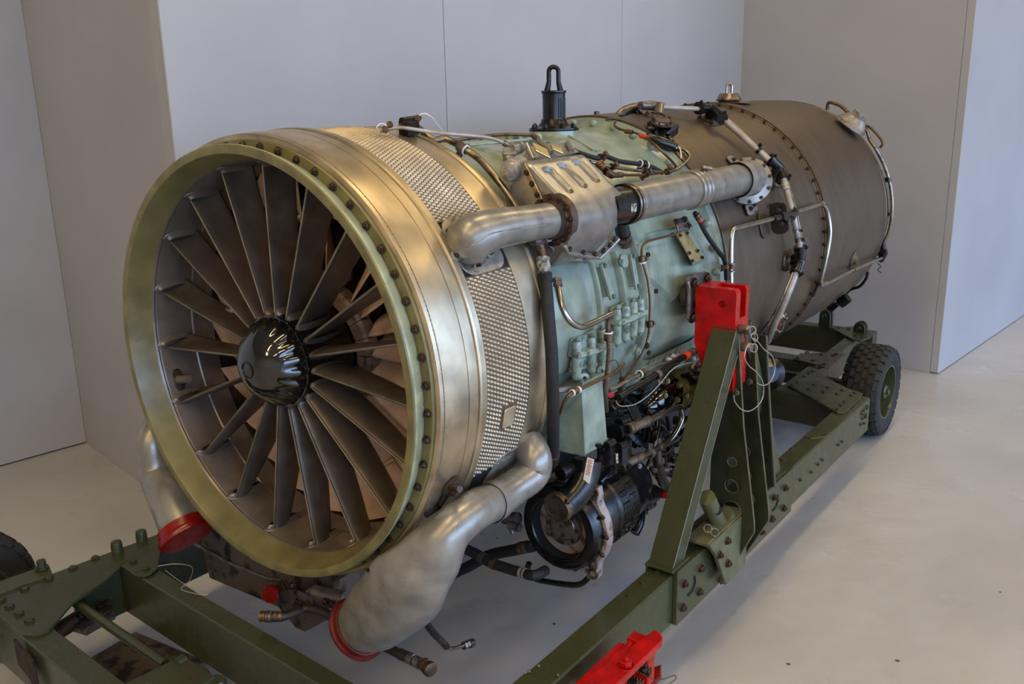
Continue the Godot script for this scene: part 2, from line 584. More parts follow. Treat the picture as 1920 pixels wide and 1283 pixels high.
func make_room():
	var b := MB.new()
	b.box(Transform3D(Basis(), Vector3(2, -0.1, -1)), Vector3(16, 0.2, 24), 0.01)
	var fl := struct("floor", b, M.floor)
	# small chips and stains of the painted floor
	var rng := RandomNumberGenerator.new()
	rng.seed = 5
	var c := MB.new()
	for k in range(70):
		var q := Vector3(rng.randf_range(-2.0, 3.0), 0.0005, rng.randf_range(-4.0, 1.5))
		var r := rng.randf_range(0.002, 0.006)
		var pl := PackedVector2Array()
		for j in range(7):
			pl.append(Vector2(cos(TAU * j / 7) * r * rng.randf_range(0.5, 1.3), sin(TAU * j / 7) * r * rng.randf_range(0.4, 1.0)))
		c.prism(pl, 0.0016, Transform3D(Basis(Vector3.RIGHT, Vector3(0, 0, -1), Vector3.UP), q))
	var ch := part("paint_chips", c, M.floor_chip, fl)
	ch.set_meta("kind", "stuff")
	var H := 2.6
	b = MB.new()
	wall_panel(b, -3.2, 8.0, -2.13, -0.765, H, 0.06, 0.006)
	struct("wall_left", b, M.wall)
	b = MB.new()
	wall_panel(b, -2.13, -0.765, -0.985, -0.535, H)
	struct("wall_return", b, M.wall)
	b = MB.new()
	wall_panel(b, -0.981, -0.536, -0.953, -0.53, H, 0.012)
	struct("trim_1", b, M.wall)
	var wb := Node3D.new()
	wb.name = "wall_back"
	wb.set_meta("kind", "structure")
	add_child(wb)
	var p0 := Vector2(-0.95, -0.53)
	var p1 := Vector2(-0.615, -3.703)
	for k in range(3):
		b = MB.new()
		var s := p0.lerp(p1, [0.0, 0.335, 0.669][k] + 0.0003)
		var e := p0.lerp(p1, [0.335, 0.669, 1.0][k] - 0.0003)
		wall_panel(b, s.x, s.y, e.x, e.y, H)
		struct("wall_panel", b, M.wall, wb)
	b = MB.new()
	wall_panel(b, -0.62, -3.703, 0.459, -3.595, H)
	struct("wall_right", b, M.wall)
	b = MB.new()
	wall_panel(b, 0.461, -3.594, 0.497, -3.591, H, 0.006, 0.008)
	struct("trim_2", b, M.wall)
	b = MB.new()
	wall_panel(b, 0.499, -3.595, 1.2, -11.0, H, 0.06, 0.004)
	struct("wall_far", b, M.wall)
	# the hall round the display
	b = MB.new()
	b.box(Transform3D(Basis(), Vector3(2, 5.1, -1)), Vector3(16, 0.2, 24), 0.01)
	struct("ceiling", b, M.hall)
	b = MB.new()
	b.box(Transform3D(Basis(), Vector3(-6.1, 2.5, -1)), Vector3(0.2, 5.4, 24), 0.01)
	struct("wall_west", b, M.hall)
	b = MB.new()
	b.box(Transform3D(Basis(), Vector3(2, 2.5, 11.1)), Vector3(16, 5.4, 0.2), 0.01)
	struct("wall_south", b, M.hall)
	b = MB.new()
	b.box(Transform3D(Basis(), Vector3(2, 2.5, -13.1)), Vector3(16, 5.4, 0.2), 0.01)
	struct("wall_north", b, M.hall)
	# east wall with the open door
	b = MB.new()
	b.box(Transform3D(Basis(), Vector3(10.1, 2.5, 10.5)), Vector3(0.2, 5.4, 1), 0.01)
	b.box(Transform3D(Basis(), Vector3(10.1, 4.9, -0.5)), Vector3(0.2, 0.8, 21), 0.01)
	b.box(Transform3D(Basis(), Vector3(10.1, 2.5, -12.0)), Vector3(0.2, 5.4, 2.0), 0.01)
	struct("wall_east", b, M.hall)

# flat plate with its upper face through the points, thickness d downwards
func slab(mb: MB, pts: PackedVector3Array, d: float, b := 0.002):
	var poly := PackedVector2Array()
	for q in pts:
		poly.append(Vector2(q.x, -q.z))
	mb.prism(poly, d, Transform3D(Basis(Vector3.RIGHT, Vector3(0, 0, -1), Vector3.UP), Vector3(0, pts[0].y - d / 2, 0)), b)

# plate standing across the rail (in the x y plane)
func upright(mb: MB, pts: Array, z: float, d: float, b := 0.001, holes := []):
	mb.prism(holed(v2(pts), holes), d, Transform3D(Basis(), Vector3(0, AY, z)), b if holes.is_empty() else 0.0)
func beam(n: String, a: Vector3, b: Vector3, w: float, h: float, parent: Node3D, m: Material = null) -> MeshInstance3D:
	# box beam whose upper centre line runs from a to b
	var mb := MB.new()
	var d := (b - a)
	var x := fr((a + b) / 2 - Vector3.UP * h / 2, d)
	mb.box(x, Vector3(w, h, d.length()), 0.004)
	return part(n, mb, m if m else M.olive, parent)

func wheel(parent: Node3D, c: Vector3, R: float, w: float, blocks: bool, out := 1.0):
	var g := Node3D.new()
	g.name = numbered("wheel")
	parent.add_child(g, true)
	g.position = -origin_of(parent)
	var xf := fr(c, Vector3(out, 0, 0))
	var h := w / 2
	var mb := MB.new()
	var rr := R - 0.007
	mb.lathe([[-h * 0.8, R * 0.56], [-h * 0.96, R * 0.62], [-h, R * 0.78], [-h * 0.9, rr * 0.93], [-h * 0.72, rr * 0.985], [-h * 0.3, rr], [h * 0.3, rr], [h * 0.72, rr * 0.985], [h * 0.9, rr * 0.93], [h * 0.97, R * 0.86], [h * 0.99, R * 0.80], [h, R * 0.79], [h, R * 0.76], [h * 0.98, R * 0.7], [h * 0.93, R * 0.6], [h * 0.8, R * 0.56], [-h * 0.8, R * 0.56]], 48, xf, 0, TAU, 0.8)
	part("tyre", mb, M.rubber, g)
	mb = MB.new()
	mb.lathe([[h * 0.86, R * 0.60], [h * 0.93, R * 0.59], [h * 0.92, R * 0.555], [h * 0.55, R * 0.53], [h * 0.1, R * 0.50], [-h * 0.02, R * 0.44], [-h * 0.02, R * 0.2], [h * 0.05, R * 0.17], [h * 0.05, 0]], 40, xf, 0, TAU, 0.5)
	part("rim", mb, M.olive, g)
	mb = MB.new()
	mb.lathe([[h * 0.05, R * 0.19], [h * 0.45, R * 0.18], [h * 0.5, R * 0.16], [h * 0.8, R * 0.15], [h * 0.86, R * 0.12], [h * 0.86, 0]], 20, xf, 0, TAU, 0.5)
	mb.lathe([[h * 0.86, R * 0.07], [h * 0.98, R * 0.065], [h * 0.98, 0]], 10, xf)
	part("hub", mb, M.olive, g)
	for k in range(6):
		var a := TAU * k / 6
		bolt(g, xf * Vector3(R * 0.32 * cos(a), R * 0.32 * sin(a), 0.0), Vector3(out, 0, 0), 0.006, M.bolt_green, "wheel_nut")
	# tread blocks: four rows, staggered, and the shoulder bars
	var nb := 26
	var proto: Array = []
	for row in range(6):
		var m2 := MB.new()
		var z0: float = [-0.98, -0.60, -0.28, 0.04, 0.36, 0.68][row] * h
		var z1: float = [-0.68, -0.36, -0.04, 0.28, 0.60, 0.98][row] * h
		var da := TAU / nb * 0.82
		var rows := []
		for q in [[z0, -0.004], [z0 + 0.0015, 0.007], [z1 - 0.0015, 0.007], [z1, -0.004]]:
			var rad_: float = rr + q[1]
			var e := absf(q[0]) / h
			rad_ *= 1.0 - 0.07 * maxf(0, e - 0.6) / 0.4
			var pr := PackedVector3Array()
			for j in range(6):
				var t := [0.0, 0.06, 0.35, 0.65, 0.94, 1.0][j] as float
				var dr := -0.008 if j == 0 or j == 5 else 0.0
				var a := -da / 2 + da * t
				pr.append(Vector3((rad_ + dr) * cos(a), (rad_ + dr) * sin(a), q[0]))
			rows.append(pr)
		m2.grid(rows, false, 0.5)
		proto.append(m2.done())
	var all := MB.new()
	for row in range(6):
		for k in range(nb):
			var a := TAU * (k + 0.5 * (row % 2)) / nb
			var X := xf * Transform3D(Basis(Vector3(0, 0, 1), a), Vector3.ZERO)
			if blocks:
				var o := MeshInstance3D.new()
				o.name = numbered("tread_block")
				o.mesh = proto[row]
				o.material_override = M.rubber
				g.add_child(o, true)
				o.transform = X
			else:
				all.st.append_from(proto[row], 0, X)
	if not blocks:
		var o := MeshInstance3D.new()
		o.name = numbered("tread")
		o.mesh = all.st.commit()
		o.material_override = M.rubber
		g.add_child(o, true)

func make_trolley():
	var T := thing("engine_trolley", "dark green steel four-wheeled trolley with side rails and A-frame stand carrying the engine", "trolley", Vector3(0, 0, -1.2))
	var top := AY - 0.585
	# side rails
	beam("side_rail", Vector3(0.5175, top, 0.75), Vector3(0.5175, top, -2.24), 0.065, 0.128, T)
	beam("side_rail", Vector3(-0.60, top, 0.1), Vector3(-0.56, top, -2.3), 0.065, 0.128, T)
	# bolts along the right rail
	for q in pv([0.512, 0.275, -0.694, 0.509, 0.275, -0.631, 0.51, 0.275, -0.565, 0.496, 0.275, -1.606, 0.506, 0.275, -1.504]):
		bolt(T, q, Vector3.UP, 0.006, M.bolt_green, "bolt", FLATB)
	for q in pv([0.55, 0.206, -1.931, 0.55, 0.207, -1.892, 0.55, 0.208, -1.734, 0.55, 0.207, -1.694, 0.55, 0.246, -2.195, 0.55, 0.249, -2.156, 0.55, 0.223, -2.188, 0.55, 0.242, -2.139, 0.55, 0.221, -2.151, 0.55, 0.215, -2.19, 0.55, 0.203, -2.137, 0.55, 0.195, -2.177, 0.55, 0.25, -2.206, 0.55, 0.202, -1.632, 0.55, 0.21, -1.537]):
		bolt(T, q, Vector3.RIGHT, 0.005, M.bolt_green)
	var mb := MB.new()
	slab(mb, pv([0.505, 0.277, -1.849, 0.537, 0.277, -1.846, 0.55, 0.277, -1.767, 0.514, 0.277, -1.721, 0.487, 0.277, -1.726]), 0.004, 0.001)
	part("rail_plate", mb, M.olive, T)
	# front rail plate near the frame edge
	mb = MB.new()
	mb.box(Transform3D(Basis(), Vector3(0.5175, top + 0.001, -0.1)), Vector3(0.06, 0.004, 0.2), 0.001)
	part("rail_plate", mb, M.olive, T)
	for q in pv([0.497, 0.278, -0.234, 0.492, 0.278, -0.209, 0.544, 0.278, -0.231]):
		bolt(T, q, Vector3.UP, 0.003, M.olive_edge, "rivet", DOME)
	# saddle over the rail
	mb = MB.new()
	var prof := [Vector2(0.478, -0.705), Vector2(0.478, -0.573), Vector2(0.562, -0.573), Vector2(0.562, -0.712), Vector2(0.550, -0.712), Vector2(0.550, -0.583), Vector2(0.486, -0.583), Vector2(0.486, -0.705)]
	mb.prism(PackedVector2Array(prof), 0.74, Transform3D(Basis(), Vector3(0, AY, -1.07)), 0.0015)
	var saddle := part("saddle", mb, M.olive, T)
	for q in pv([0.562, 0.243, -0.733, 0.562, 0.243, -0.821, 0.562, 0.182, -0.817, 0.562, 0.184, -0.728, 0.562, 0.251, -0.975, 0.562, 0.172, -0.973, 0.562, 0.15, -0.952, 0.562, 0.248, -1.373, 0.562, 0.251, -1.287, 0.562, 0.186, -1.37, 0.562, 0.188, -1.28, 0.562, 0.179, -1.208]):
		bolt(saddle, q, Vector3.RIGHT, 0.0085, M.bolt)
	# curved slots cut in the saddle plate
	for s in [[0.0, 0.0], [0.0, -0.53]]:
		mb = MB.new()
		var pp := pv([0.562, 0.201, -0.754, 0.562, 0.204, -0.779, 0.562, 0.219, -0.792, 0.562, 0.238, -0.788])
		for i in range(4):
			pp[i] += Vector3(0, 0.01 if s[1] < 0 else 0.0, s[1])
		mb.tube(curve(pp), [0.0012, 0.0035, 0.0035, 0.0035, 0.0035, 0.0035, 0.0035, 0.0035, 0.0035, 0.0035, 0.0035, 0.0035, 0.0035, 0.0035, 0.0035, 0.0035, 0.0035, 0.0035, 0.0012], 8)
		part("slot", mb, M.dark_slot, saddle)
	# folded bracket outside of the saddle, with the eye and ring pin on it
	mb = MB.new()
	mb.prism(v2([-0.75, -0.545, -0.98, -0.545, -0.98, -0.70, -0.86, -0.70, -0.80, -0.60]), 0.012, Transform3D(Basis(Vector3(0, 0, 1), Vector3.UP, Vector3(-1, 0, 0)), Vector3(0.583, AY, -0.06)), 0.002)
	mb.box(Transform3D(Basis(), Vector3(0.553, AY - 0.548, -0.925)), Vector3(0.06, 0.010, 0.225), 0.002)
	var bk := part("fold_bracket", mb, M.olive_edge, T)
	for q in pv([0.59, 0.267, -0.866, 0.59, 0.287, -0.908, 0.59, 0.221, -0.918, 0.59, 0.202, -0.869]):
		bolt(bk, q, Vector3.RIGHT, 0.008, M.bolt)
	# tube fitting
	mb = MB.new()
	mb.tube(pv([0.55, 0.407, -0.869, 0.55, 0.301, -0.949]), 0.021, 16)
	mb.tube(pv([0.557, 0.327, -0.965, 0.562, 0.305, -0.985]), [0.021, 0.018], 16)
	var fit := part("tube_socket", mb, M.olive_edge, T)
	mb = MB.new()
	mb.lathe([[-0.02, 0.0], [-0.02, 0.011], [0.003, 0.011], [0.003, 0.0]], 14, fr(Vector3(0.567, 0.366, -0.896), Vector3(0.8, 0.1, 0.5)))
	part("socket_hole", mb, M.dark_slot, fit)
	mb = MB.new()
	mb.tube(pv([0.556, 0.303, -0.948, 0.556, 0.304, -0.91]), 0.0095, 12)
	part("pin", mb, M.grey_metal, fit)
	for q in [Vector3(0.58, 0.356, -0.815), Vector3(0.58, 0.329, -0.855)]:
		mb = MB.new()
		var path := PackedVector3Array()
		var f := fr(q, Vector3(0.5, 0.3, 0.8))
		for j in range(19):
			path.append(f * Vector3(0.0095 * cos(TAU * j / 18), 0.0095 * sin(TAU * j / 18), 0))
		mb.tube(path, 0.0014, 6, false)
		part("split_ring", mb, M.steel_dull, fit)
	# A-frame: two legs of channel and two transverse plates with lightening holes
	for s in [0, 1]:
		var z0: float = [-0.70, -1.375][s]
		var z1: float = [-0.985, -1.075][s]
		var sg: float = [1.0, -1.0][s]
		mb = MB.new()
		var a := Vector3(0.5175, AY - 0.573, z0)
		var e := Vector3(0.527, AY - 0.062, z1)
		var d := (e - a).normalized()
		var L := (e - a).length()
		var zf := Vector3.RIGHT.cross(d).normalized() * 1.0
		if zf.z * sg < 0:
			zf = -zf
		var xr := d.cross(zf).normalized()
		var base := Transform3D(Basis(xr, d, zf), (a + e) / 2)
		mb.box(base, Vector3(0.062, L, 0.006), 0.0015)
		for t in [-1, 1]:
			mb.box(base.translated_local(Vector3(0.0295 * t, 0, -0.022)), Vector3(0.004, L - 0.004, 0.042), 0.001)
		mb.box(base.translated_local(Vector3(0, L / 2 + 0.001, -0.018)), Vector3(0.064, 0.005, 0.05), 0.0015)
		var leg := part("stand_leg", mb, M.olive, T)
		mb = MB.new()
		for e2 in [[0.0315, 0.003], [0.0315, -0.043]]:
			mb.tube(PackedVector3Array([base * Vector3(e2[0], -L / 2, e2[1]), base * Vector3(e2[0], L / 2, e2[1])]), 0.0013, 6)
			part("worn_edge", mb, M.olive_edge, leg)
			mb = MB.new()
		mb = MB.new()
		mb.box(Transform3D(Basis(), Vector3(0.52, AY - 0.570, z0 - 0.03 * sg)), Vector3(0.074, 0.007, 0.09), 0.002)
		part("foot_plate", mb, M.olive, leg)
	for z in [-1.0, -1.085]:
		mb = MB.new()
		var o: float = 0.0 if z > -1.05 else 0.004
		upright(mb, [0.535, -0.07, 0.558 + o, -0.085, 0.581 + o, -0.306, 0.621 + o, -0.554, 0.622 + o, -0.579, 0.566, -0.70, 0.500, -0.575, 0.500, -0.30], z, 0.005, 0.001, [[0.556, -0.405, 0.0135], [0.557, -0.470, 0.0185], [0.562, -0.535, 0.025]])
		var wp := part("web_plate", mb, M.olive_dark, T)
		mb = MB.new()
		mb.tube(pv([0.558 + o, AY - 0.085, z, 0.581 + o, AY - 0.306, z, 0.621 + o, AY - 0.554, z, 0.622 + o, AY - 0.579, z, 0.566, AY - 0.70, z]), 0.0026, 6)
		part("worn_edge", mb, M.olive_edge, wp)
		for h in [[0.556, -0.405, 0.0135], [0.557, -0.470, 0.0185], [0.562, -0.535, 0.025]]:
			mb = MB.new()
			mb.lathe([[-0.003, h[2] - 0.0008], [-0.0025, h[2]], [0.0025, h[2]], [0.003, h[2] - 0.0008]], 24, Transform3D(Basis(), Vector3(h[0], AY + h[1], z)))
			part("hole_edge", mb, M.olive_edge, wp)
	mb = MB.new()
	upright(mb, [0.53, -0.12, 0.555, -0.12, 0.575, -0.31, 0.60, -0.53, 0.50, -0.573, 0.50, -0.32], -1.185, 0.005, 0.001)
	var wp3 := part("web_plate", mb, M.olive_dark, T)
	mb = MB.new()
	mb.tube(pv([0.556, AY - 0.12, -1.185, 0.576, AY - 0.31, -1.185, 0.602, AY - 0.53, -1.185]), 0.0026, 6)
	part("worn_edge", mb, M.olive_edge, wp3)
	# inner strut seen beside the leg
	mb = MB.new()
	mb.box(Transform3D(Basis(), Vector3(0.532, AY - 0.30, -1.045)), Vector3(0.02, 0.36, 0.07), 0.001)
	part("strut", mb, M.olive_dark, T)
	bolt(T, Vector3(0.572, 0.651, -0.962), Vector3(1, 0, 0.4), 0.007, M.bolt_green)
	bolt(T, Vector3(0.577, 0.66, -1.033), Vector3(1, 0, 0.4), 0.006, M.bolt_green)
	# rear frame: gussets, inner beams, cross beams
	var y := AY - 0.583
	beam("inner_beam", Vector3(0.265, y - 0.004, -2.15), Vector3(0.235, y - 0.004, -3.22), 0.055, 0.115, T)
	beam("inner_beam", Vector3(-0.32, y - 0.004, -2.15), Vector3(-0.32, y - 0.004, -3.22), 0.055, 0.115, T)
	beam("cross_beam", Vector3(-0.56, y - 0.002, -2.20), Vector3(0.5, y - 0.002, -2.17), 0.07, 0.115, T)
	beam("cross_beam", Vector3(-0.56, y - 0.03, -2.05), Vector3(0.24, y - 0.03, -2.05), 0.05, 0.06, T, M.olive_dark)
	beam("cross_beam", Vector3(-0.5, y - 0.006, -2.62), Vector3(0.26, y - 0.006, -2.60), 0.085, 0.05, T)
	beam("cross_beam", Vector3(-0.5, y - 0.006, -3.19), Vector3(0.30, y - 0.006, -3.19), 0.06, 0.125, T)
	beam("axle", Vector3(-0.55, 0.20, -2.62), Vector3(0.46, 0.20, -2.62), 0.045, 0.045, T, M.olive_dark)
	mb = MB.new()
	slab(mb, pv([0.26, 0.282, -2.196, 0.271, 0.282, -2.282, 0.266, 0.282, -2.461, 0.306, 0.282, -2.436, 0.343, 0.282, -2.376, 0.393, 0.282, -2.329, 0.458, 0.282, -2.278, 0.518, 0.282, -2.251, 0.529, 0.282, -2.18, 0.531, 0.282, -2.031, 0.526, 0.282, -2.002, 0.509, 0.282, -1.997, 0.38, 0.282, -2.103]), 0.007, 0.002)
	var gp := part("gusset_plate", mb, M.olive, T)
	for q in pv([0.278, 0.282, -2.207, 0.281, 0.282, -2.248, 0.275, 0.282, -2.333, 0.276, 0.282, -2.383, 0.279, 0.282, -2.418, 0.274, 0.282, -2.475, 0.279, 0.282, -2.504, 0.344, 0.282, -2.19, 0.343, 0.282, -2.25, 0.398, 0.282, -2.187, 0.396, 0.282, -2.246, 0.447, 0.282, -2.19, 0.449, 0.282, -2.243, 0.495, 0.282, -2.2, 0.497, 0.282, -2.237, 0.498, 0.282, -2.077, 0.498, 0.282, -2.118, 0.502, 0.282, -2.025]):
		bolt(gp, q, Vector3.UP, 0.0075, M.bolt_green, "bolt", FLATB)
	mb = MB.new()
	slab(mb, pv([0.152, 0.282, -2.549, 0.148, 0.282, -2.641, 0.255, 0.282, -2.719, 0.306, 0.282, -2.732, 0.31, 0.282, -2.507, 0.298, 0.282, -2.499]), 0.007, 0.002)
	gp = part("gusset_plate", mb, M.olive, T)
	for q in pv([0.167, 0.282, -2.568, 0.169, 0.282, -2.664, 0.229, 0.282, -2.664, 0.229, 0.282, -2.562, 0.274, 0.282, -2.674, 0.277, 0.282, -2.704, 0.284, 0.282, -2.534]):
		bolt(gp, q, Vector3.UP, 0.0075, M.bolt_green, "bolt", FLATB)
	mb = MB.new()
	slab(mb, pv([0.133, 0.284, -3.108, 0.148, 0.284, -3.152, 0.197, 0.284, -3.195, 0.311, 0.284, -3.129, 0.319, 0.284, -3.036, 0.298, 0.284, -2.969, 0.266, 0.284, -2.97]), 0.007, 0.002)
	gp = part("gusset_plate", mb, M.olive, T)
	for q in pv([0.152, 0.284, -3.131, 0.194, 0.284, -3.135, 0.268, 0.284, -3.014]):
		bolt(gp, q, Vector3.UP, 0.008, M.bolt_green, "bolt", FLATB)
	# lifting lugs on the rear beam
	for q in [Vector3(0.079, 0.304, -3.17), Vector3(0.251, 0.278, -3.12)]:
		for s in [-1, 1]:
			mb = MB.new()
			mb.prism(holed(v2([-0.028, -0.03, 0.028, -0.03, 0.026, 0.03, 0.018, 0.045, 0, 0.052, -0.018, 0.045, -0.026, 0.03]), [[0.0, 0.022, 0.011]]), 0.012, Transform3D(Basis(Vector3(1, 0, 0.2).normalized(), Vector3.UP, Vector3(-0.2, 0, 1).normalized()), q + Vector3(0.0, 0, 0.016 * s)))
			part("lifting_lug", mb, M.olive_dark, T)
	# plate under the rear gusset (inner face with bolts)
	mb = MB.new()
	mb.box(Transform3D(Basis(), Vector3(0.36, AY - 0.65, -2.19)), Vector3(0.27, 0.125, 0.01), 0.002)
	var ip := part("end_plate", mb, M.olive, T)
	for q in [[0.27, -0.63], [0.29, -0.61], [0.27, -0.67], [0.29, -0.66]]:
		bolt(ip, Vector3(q[0], AY + q[1], -2.185), Vector3(0, 0, 1), 0.007, M.bolt_green)
	# wheels
	wheel(T, Vector3(0.447, 0.183, -2.62), 0.183, 0.146, true)
	wheel(T, Vector3(-0.52, 0.183, -2.62), 0.183, 0.146, false, -1.0)
	wheel(T, Vector3(-0.915, 0.183, 0.245), 0.183, 0.15, false, 1.0)
	# front: gusset plate, cross beams, tie rod
	y = AY - 0.575
	mb = MB.new()
	slab(mb, pv([-0.646, 0.285, 0.129, -0.618, 0.285, -0.14, -0.593, 0.285, -0.136, -0.579, 0.285, -0.069, -0.546, 0.285, 0.012, -0.514, 0.285, 0.069, -0.481, 0.285, 0.171, -0.435, 0.285, 0.233, -0.419, 0.285, 0.256, -0.421, 0.285, 0.28, -0.44, 0.285, 0.293, -0.469, 0.285, 0.298, -0.612, 0.285, 0.288, -0.695, 0.285, 0.296]), 0.009, 0.002)
	gp = part("gusset_plate", mb, M.olive, T)
	for q in pv([-0.619, 0.287, 0.259, -0.576, 0.287, 0.262, -0.529, 0.287, 0.264, -0.481, 0.287, 0.266, -0.624, 0.287, 0.204, -0.625, 0.287, 0.147, -0.625, 0.287, 0.089, -0.627, 0.287, 0.031]):
		bolt(gp, q, Vector3.UP, 0.0085, M.bolt_green, "bolt", FLATB)
	for q in [[Vector3(-0.619, 0.285, -0.022), 0.0], [Vector3(-0.622, 0.285, -0.091), 0.0]]:
		mb = MB.new()
		mb.lathe([[0, 0.014], [0.018, 0.014], [0.026, 0.0125], [0.028, 0.0]], 16, fr(q[0], Vector3.UP))
		part("plug", mb, M.olive, gp)
	# thin bar along the outer edge with one big bolt
	mb = MB.new()
	slab(mb, pv([-0.707, 0.292, 0.266, -0.688, 0.292, 0.131, -0.678, 0.292, 0.118, -0.647, 0.292, 0.128, -0.633, 0.292, 0.139, -0.649, 0.292, 0.293]), 0.012, 0.002)
	var bar := part("edge_bar", mb, M.olive, T)
	mb = MB.new()
	mb.lathe([[0, 0.016], [0.004, 0.016], [0.004, 0.011], [0.02, 0.011], [0.022, 0.0]], 8, fr(Vector3(-0.673, 0.294, 0.137), Vector3.UP))
	part("bolt", mb, M.bolt_green, bar)
	# second cross beam with its rounded lap plate
	mb = MB.new()
	slab(mb, pv([-0.56, y - 0.006, 0.008, -0.56, y - 0.006, -0.04, 0.49, y - 0.006, 0.028, 0.49, y - 0.006, 0.074]), 0.128, 0.003)
	part("cross_beam", mb, M.olive, T)
	mb = MB.new()
	slab(mb, pv([-0.542, 0.287, 0.014, -0.594, 0.287, -0.109, -0.577, 0.287, -0.121, -0.513, 0.287, -0.07, -0.478, 0.287, -0.043, -0.46, 0.287, -0.03, -0.448, 0.287, -0.005, -0.453, 0.287, 0.014, -0.474, 0.287, 0.022]), 0.006, 0.0015)
	gp = part("lap_plate", mb, M.olive, T)
	for q in pv([-0.531, 0.288, -0.01, -0.473, 0.288, -0.007]):
		bolt(gp, q, Vector3.UP, 0.0075, M.bolt_green, "bolt", FLATB)
	# foremost cross beam
	mb = MB.new()
	slab(mb, pv([-0.78, y - 0.008, 0.275, -0.78, y - 0.008, 0.218, 0.49, y - 0.008, 0.305, 0.49, y - 0.008, 0.368]), 0.128, 0.003)
	part("cross_beam", mb, M.olive, T)
	mb = MB.new()
	mb.prism(v2([-0.03, 0.05, 0.055, 0.035, 0.06, -0.035, 0.05, -0.045, 0.02, -0.02, -0.03, -0.01]), 0.006, fr(Vector3(-0.43, y - 0.06, 0.312), Vector3(-0.08, 0, 1)), 0.001)
	part("maker_plate", mb, M.rust, T, "rusty brown plate on the foremost cross beam")
	# tie rod, bracket and pivots
	pipe("tie_rod", pv([-0.513, 0.26, 0.147, -0.139, 0.26, 0.169]), 0.0105, M.olive, T)
	mb = MB.new()
	slab(mb, pv([-0.103, 0.275, 0.14, -0.12, 0.275, 0.165, -0.131, 0.275, 0.282, 0.009, 0.275, 0.243, -0.002, 0.275, 0.147]), 0.05, 0.003)
	part("tie_bracket", mb, M.olive, T)
	pipe("pivot", pv([-0.104, 0.272, 0.166, -0.107, 0.272, 0.146]), 0.011, M.olive, T)
	for q in [Vector3(-0.044, 0.265, 0.155), Vector3(-0.004, 0.26, 0.147)]:
		mb = MB.new()
		mb.lathe([[-0.05, 0.02], [0.0, 0.02], [0.006, 0.017], [0.007, 0]], 16, fr(q, Vector3.UP))
		part("pivot", mb, M.olive, T)
	# steering gear under the plate
	pipe("spindle", pv([-0.534, 0.2, 0.198, -0.551, 0.2, 0.125]), 0.02, M.bronze, T)
	mb = MB.new()
	slab(mb, pv([-0.539, 0.205, 0.16, -0.629, 0.205, 0.081, -0.57, 0.205, 0.04, -0.497, 0.205, 0.07, -0.486, 0.205, 0.149]), 0.02, 0.003)
	var sb := part("steering_arm", mb, M.grey_metal, T)
	bolt(sb, Vector3(-0.535, 0.207, 0.133), Vector3.UP, 0.009, M.bolt)
	bolt(sb, Vector3(-0.537, 0.207, 0.08), Vector3.UP, 0.009, M.bolt)
	mb = MB.new()
	mb.box(Transform3D(Basis(Vector3.UP, 0.1), Vector3(-0.42, 0.07, 0.06)), Vector3(0.26, 0.05, 0.16), 0.005)
	part("axle_block", mb, M.tank, T)
	pipe("stub_axle", pv([-0.6, 0.183, 0.245, -0.95, 0.183, 0.245]), 0.022, M.olive_dark, T)
	pipe("king_pin", pv([-0.62, 0.06, 0.2, -0.62, 0.27, 0.2]), 0.022, M.olive_dark, T)
	# safety wire left lying on the beam
	pipe("locking_wire", pv([-0.459, 0.29, -0.031, -0.433, 0.29, -0.061, -0.387, 0.29, -0.073, -0.337, 0.29, -0.03, -0.321, 0.29, 0.002, -0.266, 0.29, -0.008, -0.257, 0.29, -0.022, -0.325, 0.29, -0.015, -0.427, 0.29, -0.028]), 0.0009, M.wire, T, true, 0.0, 5)
	make_mount(T)

